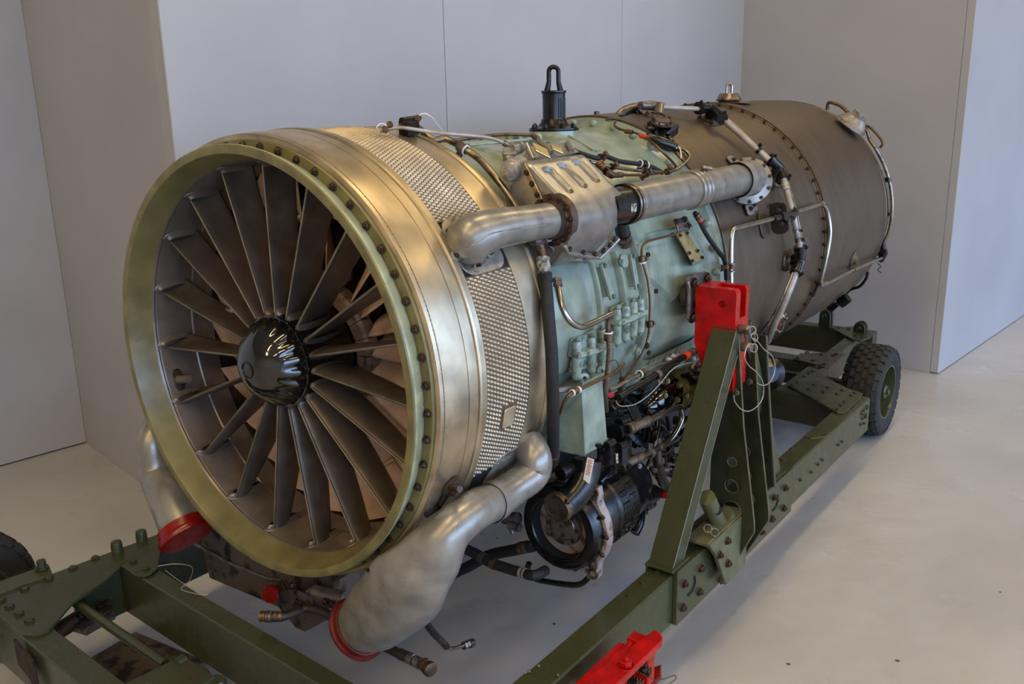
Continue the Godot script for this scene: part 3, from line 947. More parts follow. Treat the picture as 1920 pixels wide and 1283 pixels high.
func make_mount(T: Node3D):
	# red trunnion block with a slot and a cross hole, held in the stand by two pins
	var B := thing("mounting_block", "bright red steel block with a slotted top in the green A-frame stand", "mounting block", Vector3(0.5, AY - 0.2, -1.03))
	var mb := MB.new()
	var csg := CSGCombiner3D.new()
	csg.name = "block"
	B.add_child(csg)
	csg.position = -B.position
	var body := CSGPolygon3D.new()
	body.name = "body"
	body.polygon = v2([0.452, 0.033, 0.452, -0.105, 0.492, -0.22, 0.548, -0.22, 0.556, -0.21, 0.556, 0.028, 0.551, 0.036, 0.455, 0.036])
	body.depth = 0.078
	body.position = Vector3(0, AY, -0.98)
	body.material = M.red
	csg.add_child(body)
	var cut := CSGBox3D.new()
	cut.name = "slot"
	cut.operation = CSGShape3D.OPERATION_SUBTRACTION
	cut.size = Vector3(0.075, 0.11, 0.034)
	cut.position = Vector3(0.53, AY + 0.018, -1.022)
	cut.material = M.red
	csg.add_child(cut)
	var hole := CSGCylinder3D.new()
	hole.name = "hole"
	hole.operation = CSGShape3D.OPERATION_SUBTRACTION
	hole.radius = 0.0085
	hole.height = 0.2
	hole.sides = 20
	hole.rotation.x = PI / 2
	hole.position = Vector3(0.520, AY - 0.002, -1.02)
	hole.material = M.red
	csg.add_child(hole)
	for k in range(2):
		var q: Vector3 = [Vector3(0.562, 0.798, -1.004), Vector3(0.562, 0.751, -1.019)][k]
		var P := thing("locking_pin", ["upper grey pin with wire lanyard in the red mounting block", "lower grey pin with wire lanyard in the red mounting block"][k], "pin", q, "locking pins of the stand")
		mb = MB.new()
		mb.lathe([[-0.06, 0.0], [-0.06, 0.007], [-0.004, 0.007], [-0.004, 0.0105], [0.0, 0.012], [0.020, 0.012], [0.023, 0.0105], [0.023, 0]], 16, fr(q, Vector3.RIGHT))
		part("pin_head", mb, M.grey_metal, P)
		mb = MB.new()
		var path := PackedVector3Array()
		var f := fr(q + Vector3(0.028, 0.0, 0), Vector3(0.3, 0.1, 1))
		for j in range(17):
			path.append(f * Vector3(0.008 * cos(TAU * j / 16), 0.010 * sin(TAU * j / 16), 0))
		mb.tube(path, 0.0013, 6, false)
		part("ring", mb, M.wire, P)
		if k == 0:
			pipe("lanyard", pv([0.59, 0.808, -0.968, 0.59, 0.81, -0.984, 0.59, 0.786, -0.996, 0.59, 0.767, -1.025, 0.59, 0.774, -1.04, 0.59, 0.791, -1.015, 0.59, 0.784, -0.997, 0.59, 0.764, -1.038, 0.59, 0.733, -1.083, 0.59, 0.7, -1.143, 0.59, 0.664, -1.167, 0.59, 0.637, -1.149, 0.59, 0.633, -1.11, 0.59, 0.644, -1.071, 0.59, 0.654, -1.052]), 0.0013, M.wire, P, true, 0, 6)
		else:
			pipe("lanyard", pv([0.59, 0.77, -0.985, 0.59, 0.759, -0.968, 0.59, 0.739, -0.964, 0.59, 0.711, -0.996, 0.59, 0.68, -1.049, 0.59, 0.641, -1.092, 0.59, 0.605, -1.093, 0.59, 0.591, -1.06, 0.59, 0.593, -1.01, 0.59, 0.612, -0.959, 0.59, 0.643, -0.918, 0.59, 0.661, -0.91]), 0.0013, M.wire, P, true, 0, 6)
	# red clamp bracket at the side of the rail
	var R := thing("clamp_bracket", "scratched red steel clamp bracket with bolt lying against the near green rail", "bracket", Vector3(0.61, 0.12, -0.3))
	var y := AY - 0.575
	mb = MB.new()
	slab(mb, pv([0.626, 0.285, -0.466, 0.642, 0.285, -0.462, 0.654, 0.285, -0.45, 0.658, 0.285, -0.439, 0.656, 0.285, -0.23, 0.608, 0.285, -0.196, 0.596, 0.285, -0.233]), 0.016, 0.002)
	part("top_bar", mb, M.red, R)
	mb = MB.new()
	slab(mb, pv([0.57, 0.26, -0.422, 0.583, 0.26, -0.42, 0.584, 0.26, -0.339, 0.606, 0.26, -0.335, 0.606, 0.26, -0.218, 0.572, 0.26, -0.214, 0.569, 0.26, -0.327]), 0.024, 0.002)
	part("fork", mb, M.red, R)
	mb = MB.new()
	mb.box(Transform3D(Basis(), Vector3(0.615, AY - 0.63, -0.43)), Vector3(0.05, 0.10, 0.03), 0.002)
	mb.box(Transform3D(Basis(), Vector3(0.60, AY - 0.63, -0.3)), Vector3(0.012, 0.09, 0.26), 0.002)
	part("upright", mb, M.red, R)
	mb = MB.new()
	slab(mb, pv([0.602, 0.18, -0.452, 0.614, 0.18, -0.488, 0.624, 0.18, -0.506, 0.644, 0.18, -0.468, 0.643, 0.18, -0.434, 0.626, 0.18, -0.365, 0.591, 0.18, -0.362]), 0.012, 0.003)
	part("base_disc", mb, M.red_dark, R)
	inst("bolt", BOLT, M.red, R, Vector3(0.642, 0.285, -0.32), Vector3.UP, 0.013)
	for k in range(2):
		mb = MB.new()
		var a: Vector3 = [Vector3(0.64, 0.252, -0.373), Vector3(0.64, 0.244, -0.339)][k]
		for j in range(5):
			mb.lathe([[-0.002, 0.006], [-0.002, 0.010], [0.002, 0.010], [0.002, 0.006]], 12, fr(a + Vector3(0.006 * j, -0.001 * j, -0.001 * j), Vector3(1, -0.1, -0.2)))
		part("spring", mb, M.black_metal, R)
	pipe("lanyard", pv([0.66, 0.264, -0.357, 0.66, 0.216, -0.401, 0.66, 0.191, -0.448, 0.66, 0.171, -0.497, 0.66, 0.159, -0.5, 0.66, 0.169, -0.461]), 0.0012, M.bronze, R, true, 0, 6)
func ax(z := 0.0) -> Transform3D:
	return Transform3D(Basis(), Vector3(0, AY, z))

func make_engine():
	var E := thing("jet_engine", "large jet engine with silver intake, pale green casing and brown-grey exhaust section", "jet engine", Vector3(0, 0.3, -1.2))
	make_intake(E)
	make_body(E)
	make_ducts(E)
	make_top_pipes(E)
	make_tail_pipes(E)
	make_side(E)
	make_gear(E)

func make_intake(E: Node3D):
	var mb := MB.new()
	mb.lathe([[-0.052, 0.388], [-0.04, 0.392], [-0.004, 0.4015], [0.0, 0.4035], [0.0012, 0.411], [0.0, 0.4185], [-0.003, 0.42]], 160, ax(), 0, TAU, 0.7)
	var lip := part("intake_lip", mb, M.lip, E)
	mb = MB.new()
	mb.lathe([[-0.003, 0.42], [-0.006, 0.4205], [-0.012, 0.4185], [-0.020, 0.4150], [-0.034, 0.4105], [-0.037, 0.4075]], 160, ax(), 0, TAU, 0.7)
	part("lip_skin", mb, M.lip_pale, lip)
	mb = MB.new()
	mb.lathe([[-0.037, 0.404], [-0.038, 0.4075], [-0.038, 0.4255], [-0.0395, 0.4268], [-0.0435, 0.4268], [-0.044, 0.422]], 160, ax(), 0, TAU, 0.5)
	part("lip_flange", mb, M.lip, lip)
	for k in range(54):
		var a := 4.2 + 360.0 / 54 * k
		var o := bolt(lip, pol(-0.038, a, 0.4165), Vector3(0, 0, 1), 0.0060)
		o.name = numbered("flange_bolt")
	# silver fan casing
	mb = MB.new()
	mb.lathe([[-0.0445, 0.420], [-0.0445, 0.4275], [-0.0460, 0.4320], [-0.0475, 0.4355], [-0.0485, 0.4362], [-0.0545, 0.4368], [-0.0549, 0.4356], [-0.0570, 0.4356], [-0.0574, 0.4370], [-0.080, 0.4385], [-0.118, 0.4388], [-0.1184, 0.4376], [-0.1202, 0.4376], [-0.1206, 0.4390], [-0.130, 0.4394], [-0.1445, 0.4394], [-0.1452, 0.4368], [-0.1475, 0.4368], [-0.149, 0.4405], [-0.153, 0.4425], [-0.166, 0.4425], [-0.168, 0.4405], [-0.1685, 0.428]], 192, ax(), 0, TAU, 0.45, 1.0, 1.0)
	var case := part("fan_casing", mb, M.case, E)
	# stitch welds along the casing seams
	mb = MB.new()
	for k in range(330):
		for zz in [-0.056, -0.1193]:
			var X := skin(zz + RND.randf_range(-0.0006, 0.0006), k * 360.0 / 330, 0.4362)
			mb.box(X, Vector3(0.0045, 0.0022, 0.0016), 0.0006)
	var w := part("weld_seam", mb, M.weld, case)
	w.set_meta("kind", "stuff")
	mb = MB.new()
	mb.lathe([[-0.167, 0.428], [-0.172, 0.4285], [-0.173, 0.4335], [-0.308, 0.4325], [-0.3085, 0.434]], 160, ax(), 0, TAU, 0.4)
	part("casing_band", mb, M.gap, case)
	mb = MB.new()
	mb.lathe([[-0.306, 0.432], [-0.3065, 0.4355], [-0.34, 0.4345], [-0.366, 0.4335], [-0.3665, 0.4315], [-0.369, 0.4315], [-0.370, 0.4345], [-0.378, 0.436], [-0.379, 0.432], [-0.3815, 0.432], [-0.3825, 0.4345], [-0.389, 0.4335], [-0.390, 0.40], [-0.40, 0.39]], 160, ax(), 0, TAU, 0.4)
	part("casing_rear", mb, M.case, case)
	# dimpled steel blankets round the casing, with gaps at the duct pads
	for q in [[40.0, 116.0], [-26.0, 25.5], [118.0, 205.0], [207.0, 300.0]]:
		dimple_panel(case, q[0], q[1], q[0] > -30 and q[0] < 100)
	# small plate riveted on the near blanket
	mb = MB.new()
	mb.prism(roundrect(0.040, 0.034, 0.004), 0.005, skin(-0.244, -11.0, 0.4375), 0.0012)
	part("patch_plate", mb, M.mesh_steel, case)
	# pads under the duct roots
	for q in [[33.0, -0.236], [-30.0, -0.30]]:
		mb = MB.new()
		mb.prism(roundrect(0.115, 0.125, 0.03), 0.004, skin(q[1], q[0], 0.434), 0.001)
		part("duct_pad", mb, M.cast_dull, case)
	# the duct's inner wall and what lies behind the fan
	mb = MB.new()
	mb.lathe([[-0.05, 0.3885], [-0.054, 0.3865], [-0.058, 0.388], [-0.062, 0.3862], [-0.145, 0.3862], [-0.148, 0.384], [-0.2, 0.384]], 128, ax(), 0, TAU, 0.5)
	part("intake_duct", mb, M.duct_in, E)
	mb = MB.new()
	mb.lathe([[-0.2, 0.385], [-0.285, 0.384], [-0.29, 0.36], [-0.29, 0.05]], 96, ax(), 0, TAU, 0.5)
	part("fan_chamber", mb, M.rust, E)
	# nose cone with flutes that run into the gaps between the vanes
	var cone := [[0.006, 0.0], [0.0058, 0.010], [0.0045, 0.021], [0.0, 0.034], [-0.007, 0.0475], [-0.016, 0.0595], [-0.026, 0.0695], [-0.036, 0.0775], [-0.046, 0.0840], [-0.056, 0.0885], [-0.064, 0.0905]]
	var rows := []
	var nv := 19
	for q in cone:
		var row := PackedVector3Array()
		var dep := 0.005 * smoothstep(-0.014, -0.055, q[0])
		for j in range(nv * 12):
			var a := TAU * j / (nv * 12)
			var s := pow(0.5 + 0.5 * cos((a - deg_to_rad(165.5 + 9.47)) * nv), 1.6)
			var r: float = q[1] - dep * s
			row.append(Vector3(r * cos(a), AY + r * sin(a), q[0]))
		rows.append(row)
	mb = MB.new()
	mb.grid(rows, true, 3.0)
	var nose := part("nose_cone", mb, M.black_gloss, E)
	mb = MB.new()
	mb.lathe([[0.0045, 0.017], [0.0072, 0.0165], [0.0076, 0.0145], [0.0055, 0.0135], [-0.005, 0.013]], 28, ax(), 0, TAU, 0.6)
	mb.lathe([[0.002, 0.0135], [0.002, 0.0]], 28, ax())
	part("nose_bolt", mb, M.black_hub, nose)
	mb = MB.new()
	mb.lathe([[-0.063, 0.088], [-0.0635, 0.0915], [-0.066, 0.0922], [-0.0665, 0.0908], [-0.0685, 0.0908], [-0.069, 0.0925], [-0.072, 0.0925], [-0.0725, 0.090]], 76, ax(), 0, TAU, 0.5)
	part("nose_joint", mb, M.black_gloss, nose)
	mb = MB.new()
	mb.lathe([[-0.07, 0.0905], [-0.10, 0.0950], [-0.15, 0.102], [-0.172, 0.104], [-0.174, 0.10], [-0.18, 0.09]], 76, ax(), 0, TAU, 0.5)
	part("vane_hub", mb, M.black_hub, nose)
	# nineteen fixed inlet vanes
	for k in range(nv):
		var th := deg_to_rad(165.5 + 360.0 / nv * k)
		vane(E, th)
	# small probe between two vanes
	mb = MB.new()
	var pa := pol(-0.085, 196.0, 0.384)
	var pb := pol(-0.085, 196.5, 0.345)
	mb.tube(PackedVector3Array([pa, pb]), [0.010, 0.0085], 14)
	part("air_probe", mb, M.duct_in, E)
	mb = MB.new()
	mb.prism(roundrect(0.05, 0.024, 0.011), 0.004, skin(-0.085, 196.0, 0.3855), 0.001)
	part("probe_pad", mb, M.tail_dark, E)
	mb = MB.new()
	pa = pol(-0.1, 158.0, 0.20)
	mb.tube(curve(PackedVector3Array([pa, pa + Vector3(0.012, -0.002, 0.0), pa + Vector3(0.03, -0.006, -0.01)])), 0.006, 10)
	part("air_probe", mb, M.steel_dull, E)
	# fan disc platforms and blades
	for k in range(22):
		var a0 := TAU * k / 22
		mb = MB.new()
		mb.lathe([[-0.185, 0.102], [-0.180, 0.104], [-0.182, 0.128], [-0.188, 0.134], [-0.21, 0.137]], 5, ax(), a0 + 0.006, a0 + TAU / 22 - 0.006, 0.5)
		part("blade_platform", mb, M.tan_dark, E)
	for k in range(22):
		fan_blade(E, TAU * (k + 0.5) / 22)

func dimple_panel(parent: Node3D, d0: float, d1: float, fine: bool):
	var mb := MB.new()
	var z0 := -0.1735
	var z1 := -0.3055
	var R := 0.4355
	var pz := 0.0092
	var na := int(deg_to_rad(d1 - d0) * R / 0.0086)
	var nz := int((z0 - z1) / pz)
	mb.lathe([[z0, R - 0.003], [z0 - 0.001, R], [z1 + 0.001, R], [z1, R - 0.003]], int((d1 - d0) / 2), ax(), deg_to_rad(d0), deg_to_rad(d1))
	var base := part("dimpled_blanket", mb, M.mesh_base, parent)
	if fine:
		mb = MB.new()
		# raised beads in a staggered weave
		for i in range(na):
			for j in range(nz):
				var a := deg_to_rad(d0) + (i + 0.5 + 0.5 * (j % 2)) * (deg_to_rad(d1 - d0) / (na + 0.5))
				var z := z0 - (j + 0.6) * (z0 - z1) / (nz + 0.2)
				if absf(z + 0.244) < 0.02 and absf(rad_to_deg(a) + 11.0) < 3.3:
					continue
				var X := Transform3D(Basis(Vector3(-sin(a), cos(a), 0), Vector3(0, 0, 1), Vector3(cos(a), sin(a), 0)), Vector3(R * cos(a), AY + R * sin(a), z))
				var w := 0.0039
				var h := 0.0030
				var l := 0.0052
				var c := [X * Vector3(-w, -l * 0.2, 0), X * Vector3(-w * 0.2, -l, 0), X * Vector3(w, l * 0.2, 0), X * Vector3(w * 0.2, l, 0)]
				var t := [X * Vector3(-w * 0.45, -l * 0.15, h), X * Vector3(-w * 0.05, -l * 0.5, h), X * Vector3(w * 0.45, l * 0.15, h), X * Vector3(w * 0.05, l * 0.5, h)]
				for e in range(4):
					var f := (e + 1) % 4
					mb.quad(c[e], t[e], t[f], c[f], 7)
				mb.quad(t[0], t[3], t[2], t[1], 7)
		part("blanket_bead", mb, M.mesh_steel, base).set_meta("kind", "stuff")
	else:
		base.material_override = M.mesh_steel

func vane(E: Node3D, th: float):
	var rows := []
	var sec := 14
	for i in range(13):
		var t := i / 12.0
		var r := lerpf(0.088, 0.388, t)
		var le := -0.071
		var te := lerpf(-0.150, -0.133, t)
		var sw := lerpf(0.004, -0.020, t * t)
		var hw := lerpf(0.0058, 0.0046, t)
		if t > 0.93:
			hw *= 1.0 + (t - 0.93) * 9.0
		var row := PackedVector3Array()
		for j in range(sec):
			var w := TAU * j / sec
			var u := 0.5 - 0.5 * cos(w)
			var y := hw * (sin(w)) * (1.0 - 0.55 * u) + sw * u * u + 0.004 * sin(PI * u)
			var z := lerpf(le, te, u)
			var rr := r
			row.append(Vector3(rr * cos(th) - y * sin(th), AY + rr * sin(th) + y * cos(th), z))
		rows.append(row)
	var mb := MB.new()
	mb.grid(rows, true, 3.0)
	var v := part("inlet_vane", mb, M.vane, E)
	mb = MB.new()
	var lp := PackedVector3Array()
	for i in range(9):
		var r := lerpf(0.098, 0.380, i / 8.0)
		lp.append(Vector3(r * cos(th), AY + r * sin(th), -0.0716))
	mb.tube(lp, 0.0026, 6)
	part("leading_edge", mb, M.vane_edge, v)
	# root fillet on the hub and welded foot on the duct wall
	mb = MB.new()
	rows = []
	for q in [[0.086, 0.0125], [0.0935, 0.0115], [0.098, 0.0065], [0.103, 0.0045]]:
		var row := PackedVector3Array()
		for j in range(12):
			var w := TAU * j / 12
			var u := 0.5 - 0.5 * cos(w)
			var y: float = q[1] * sin(w)
			var rr: float = q[0] + 0.012 * u
			row.append(Vector3(rr * cos(th) - y * sin(th), AY + rr * sin(th) + y * cos(th), lerpf(-0.069, -0.152, u)))
		rows.append(row)
	mb.grid(rows, true, 3.0)
	part("root_fillet", mb, M.vane, v)
	mb = MB.new()
	rows = []
	for q in [[0.3865, 1.0], [0.3845, 0.97], [0.384, 0.8], [0.3825, 0.55], [0.376, 0.36]]:
		var row := PackedVector3Array()
		for j in range(16):
			var w := TAU * j / 16
			var y: float = 0.017 * q[1] * sin(w) - 0.008
			var z: float = -0.101 + (0.031 + 0.016 * q[1]) * cos(w)
			var rr: float = q[0]
			row.append(Vector3(rr * cos(th) - y * sin(th), AY + rr * sin(th) + y * cos(th), z))
		rows.append(row)
	mb.grid(rows, true, 3.0)
	part("vane_foot", mb, M.duct_in, v)

func fan_blade(E: Node3D, th: float):
	var rows := []
	for i in range(8):
		var t := i / 7.0
		var r := lerpf(0.132, 0.381, t)
		var st := deg_to_rad(lerpf(22.0, 58.0, t))
		var ch := lerpf(0.050, 0.066, t)
		var row := PackedVector3Array()
		for j in range(10):
			var w := TAU * j / 10
			var u := -cos(w)
			var y := 0.003 * sin(w) + 0.006 * (1 - u * u)
			var a := u * ch
			var zz := a * cos(st) + y * sin(st)
			var tt := -a * sin(st) + y * cos(st)
			row.append(Vector3(r * cos(th) - tt * sin(th), AY + r * sin(th) + tt * cos(th), -0.225 + zz * 0.8))
		rows.append(row)
	var mb := MB.new()
	mb.grid(rows, true, 3.0)
	var b := part("fan_blade", mb, M.tan, E)
	mb = MB.new()
	mb.box(Transform3D(Basis(rad(rad_to_deg(th)), Vector3(-sin(th), cos(th), 0), Vector3(0, 0, 1)), Vector3(0.27 * cos(th), AY + 0.27 * sin(th), -0.225)), Vector3(0.008, 0.074, 0.05), 0.002)
	part("snubber", mb, M.tan, b)

func make_body(E: Node3D):
	var mb := MB.new()
	mb.lathe([[-0.392, 0.36], [-0.395, 0.398], [-0.405, 0.402], [-0.415, 0.400], [-0.418, 0.390], [-0.45, 0.387], [-0.60, 0.386], [-0.605, 0.392], [-0.622, 0.392], [-0.627, 0.386], [-0.83, 0.387], [-0.834, 0.397], [-0.856, 0.397], [-0.860, 0.388], [-1.08, 0.392], [-1.15, 0.398], [-1.180, 0.402], [-1.188, 0.412], [-1.192, 0.420], [-1.212, 0.422], [-1.216, 0.428]], 144, ax(), 0, TAU, 0.5)
	var body := part("compressor_casing", mb, M.green, E)
	# round-headed bosses at the rear flange
	for k in range(40):
		bolt(body, pol(-1.187, 4.5 + 9.0 * k, 0.410), Vector3(0, 0, 1), 0.0105, M.green, "flange_boss", DOME)
	for k in range(60):
		bolt(body, pol(-0.8335, 6.0 * k, 0.393), Vector3(0, 0, 1), 0.005, M.bolt_pale)
	# exhaust section
	mb = MB.new()
	mb.lathe([[-1.214, 0.42], [-1.214, 0.4300], [-1.219, 0.4312], [-1.226, 0.4312], [-1.228, 0.4290], [-1.30, 0.4315], [-1.6, 0.4365], [-1.937, 0.4405], [-1.9385, 0.4425], [-1.9395, 0.4475], [-1.9455, 0.448], [-1.9465, 0.444]], 160, ax(), 0, TAU, 0.4)
	var tail := part("exhaust_casing", mb, M.tail, E)
	mb = MB.new()
	mb.lathe([[-1.9465, 0.4435], [-1.958, 0.4435]], 160, ax())
	part("flange_gap", mb, M.tail_dark, tail)
	mb = MB.new()
	mb.lathe([[-1.958, 0.443], [-1.9585, 0.449], [-1.965, 0.449], [-1.9665, 0.444], [-2.05, 0.445], [-2.40, 0.4465], [-2.60, 0.443], [-2.664, 0.4385], [-2.668, 0.4405], [-2.680, 0.4405], [-2.682, 0.437], [-2.682, 0.425], [-2.40, 0.40], [-2.0, 0.36]], 160, ax(), 0, TAU, 0.4)
	part("jet_pipe", mb, M.tail, tail)
	for k in range(66):
		bolt(tail, pol(-1.941, 360.0 / 66 * k, 0.4455), Vector3(0, 0, 1), 0.0052, null, "flange_bolt")
	mb = MB.new()
	mb.lathe([[-2.1, 0.40], [-2.1, 0.0]], 60, ax())
	part("exhaust_back", mb, M.gap, E)
	# front lifting eye
	lifting_eye(E)
	rear_eye(E)

func lifting_eye(E: Node3D):
	var at := pol(-1.04, 90.0, 0.387)
	var up := fr(at, Vector3.UP)
	var mb := MB.new()
	mb.lathe([[-0.03, 0.075], [0.006, 0.066], [0.010, 0.0655]], 40, up)
	var e := part("eye_boss", mb, M.green, E)
	mb = MB.new()
	mb.lathe([[0.010, 0.0], [0.010, 0.066], [0.013, 0.0665], [0.017, 0.066], [0.018, 0.055], [0.022, 0.043], [0.032, 0.035], [0.040, 0.033], [0.040, 0.0]], 40, up, 0, TAU, 0.5)
	part("eye_flange", mb, M.black_metal, e)
	mb = MB.new()
	mb.lathe([[0.038, 0.0295], [0.085, 0.0295], [0.105, 0.0305], [0.108, 0.033], [0.112, 0.033], [0.113, 0.03], [0.113, 0.0]], 32, up, 0, TAU, 0.5)
	part("eye_post", mb, M.black, e)
	for k in range(7):
		mb = MB.new()
		var a := -0.5 + k * 0.22
		mb.box(Transform3D(Basis(), at) * Transform3D(Basis(Vector3.UP, a), Vector3.ZERO) * Transform3D(Basis(), Vector3(0.0292, 0.068, 0)), Vector3(0.004, 0.05, 0.003), 0.001)
		part("post_rib", mb, M.black, e)
	mb = MB.new()
	var p := PackedVector3Array()
	var d := Vector3(0.85, 0, -0.5).normalized()
	p.append(at + Vector3.UP * 0.108 - d * 0.018)
	p.append(at + Vector3.UP * 0.135 - d * 0.0125)
	for j in range(11):
		var a := PI - PI * j / 10
		p.append(at + Vector3.UP * (0.160 + 0.012 * sin(a)) + d * 0.0125 * cos(a))
	p.append(at + Vector3.UP * 0.135 + d * 0.0125)
	p.append(at + Vector3.UP * 0.108 + d * 0.018)
	mb.tube(p, [0.0085, 0.0062, 0.006, 0.006, 0.006, 0.006, 0.006, 0.006, 0.006, 0.006, 0.006, 0.006, 0.006, 0.0062, 0.0085], 12)
	part("eye_loop", mb, M.black_metal, e)
	for k in range(8):
		bolt(e, up * Vector3(0.055 * cos(k * TAU / 8 + 0.2), 0.055 * sin(k * TAU / 8 + 0.2), 0.018), Vector3.UP, 0.007, M.black_metal)

func rear_eye(E: Node3D):
	var at := pol(-2.12, 88.0, 0.445)
	var up := fr(at, Vector3.UP)
	var mb := MB.new()
	mb.prism(roundrect(0.16, 0.09, 0.03), 0.004, fr(at + Vector3(0.0, 0.0, 0), Vector3.UP, Vector3(0, 0, 1)), 0.001)
	var e := part("rear_eye_pad", mb, M.tail, E)
	mb = MB.new()
	mb.lathe([[0.0, 0.033], [0.005, 0.036], [0.007, 0.043], [0.011, 0.0445], [0.030, 0.034], [0.032, 0.032], [0.029, 0.029], [0.012, 0.034], [0.011, 0.0]], 36, up, 0, TAU, 0.5)
	part("eye_cup", mb, M.steel_dull, e)
	mb = MB.new()
	var p := PackedVector3Array()
	var d := Vector3(0.85, 0, -0.5).normalized()
	p.append(at + Vector3.UP * 0.015 - d * 0.009)
	for j in range(11):
		var a := PI - PI * j / 10
		p.append(at + Vector3.UP * (0.054 + 0.010 * sin(a)) + d * 0.009 * cos(a))
	p.append(at + Vector3.UP * 0.015 + d * 0.009)
	mb.tube(p, 0.005, 12)
	part("eye_loop", mb, M.steel, e)

# oval sections along a path: wide half a (across the given view direction), deep half b
func oval_path(pts: PackedVector3Array, a: Array, b: Array, v: Vector3, n := 24, steps := 5) -> Array:
	var c := curve(pts, steps)
	var rows := []
	for i in range(c.size()):
		var t := (c[mini(i + 1, c.size() - 1)] - c[maxi(i - 1, 0)]).normalized()
		var w := t.cross(v).normalized()
		var d := t.cross(w).normalized()
		var f := float(i) / steps
		var k := mini(int(f), a.size() - 2)
		var u := smoothstep(0, 1, f - k)
		var aa := lerpf(a[k], a[k + 1], u)
		var bb := lerpf(b[k], b[k + 1], u)
		var row := PackedVector3Array()
		for j in range(n):
			var q := TAU * j / n
			row.append(c[i] + w * aa * cos(q) + d * bb * sin(q))
		rows.append(row)
	return rows

func mirror(p: PackedVector3Array) -> PackedVector3Array:
	var o := PackedVector3Array()
	for q in p:
		o.append(Vector3(-q.x, q.y, q.z))
	return o

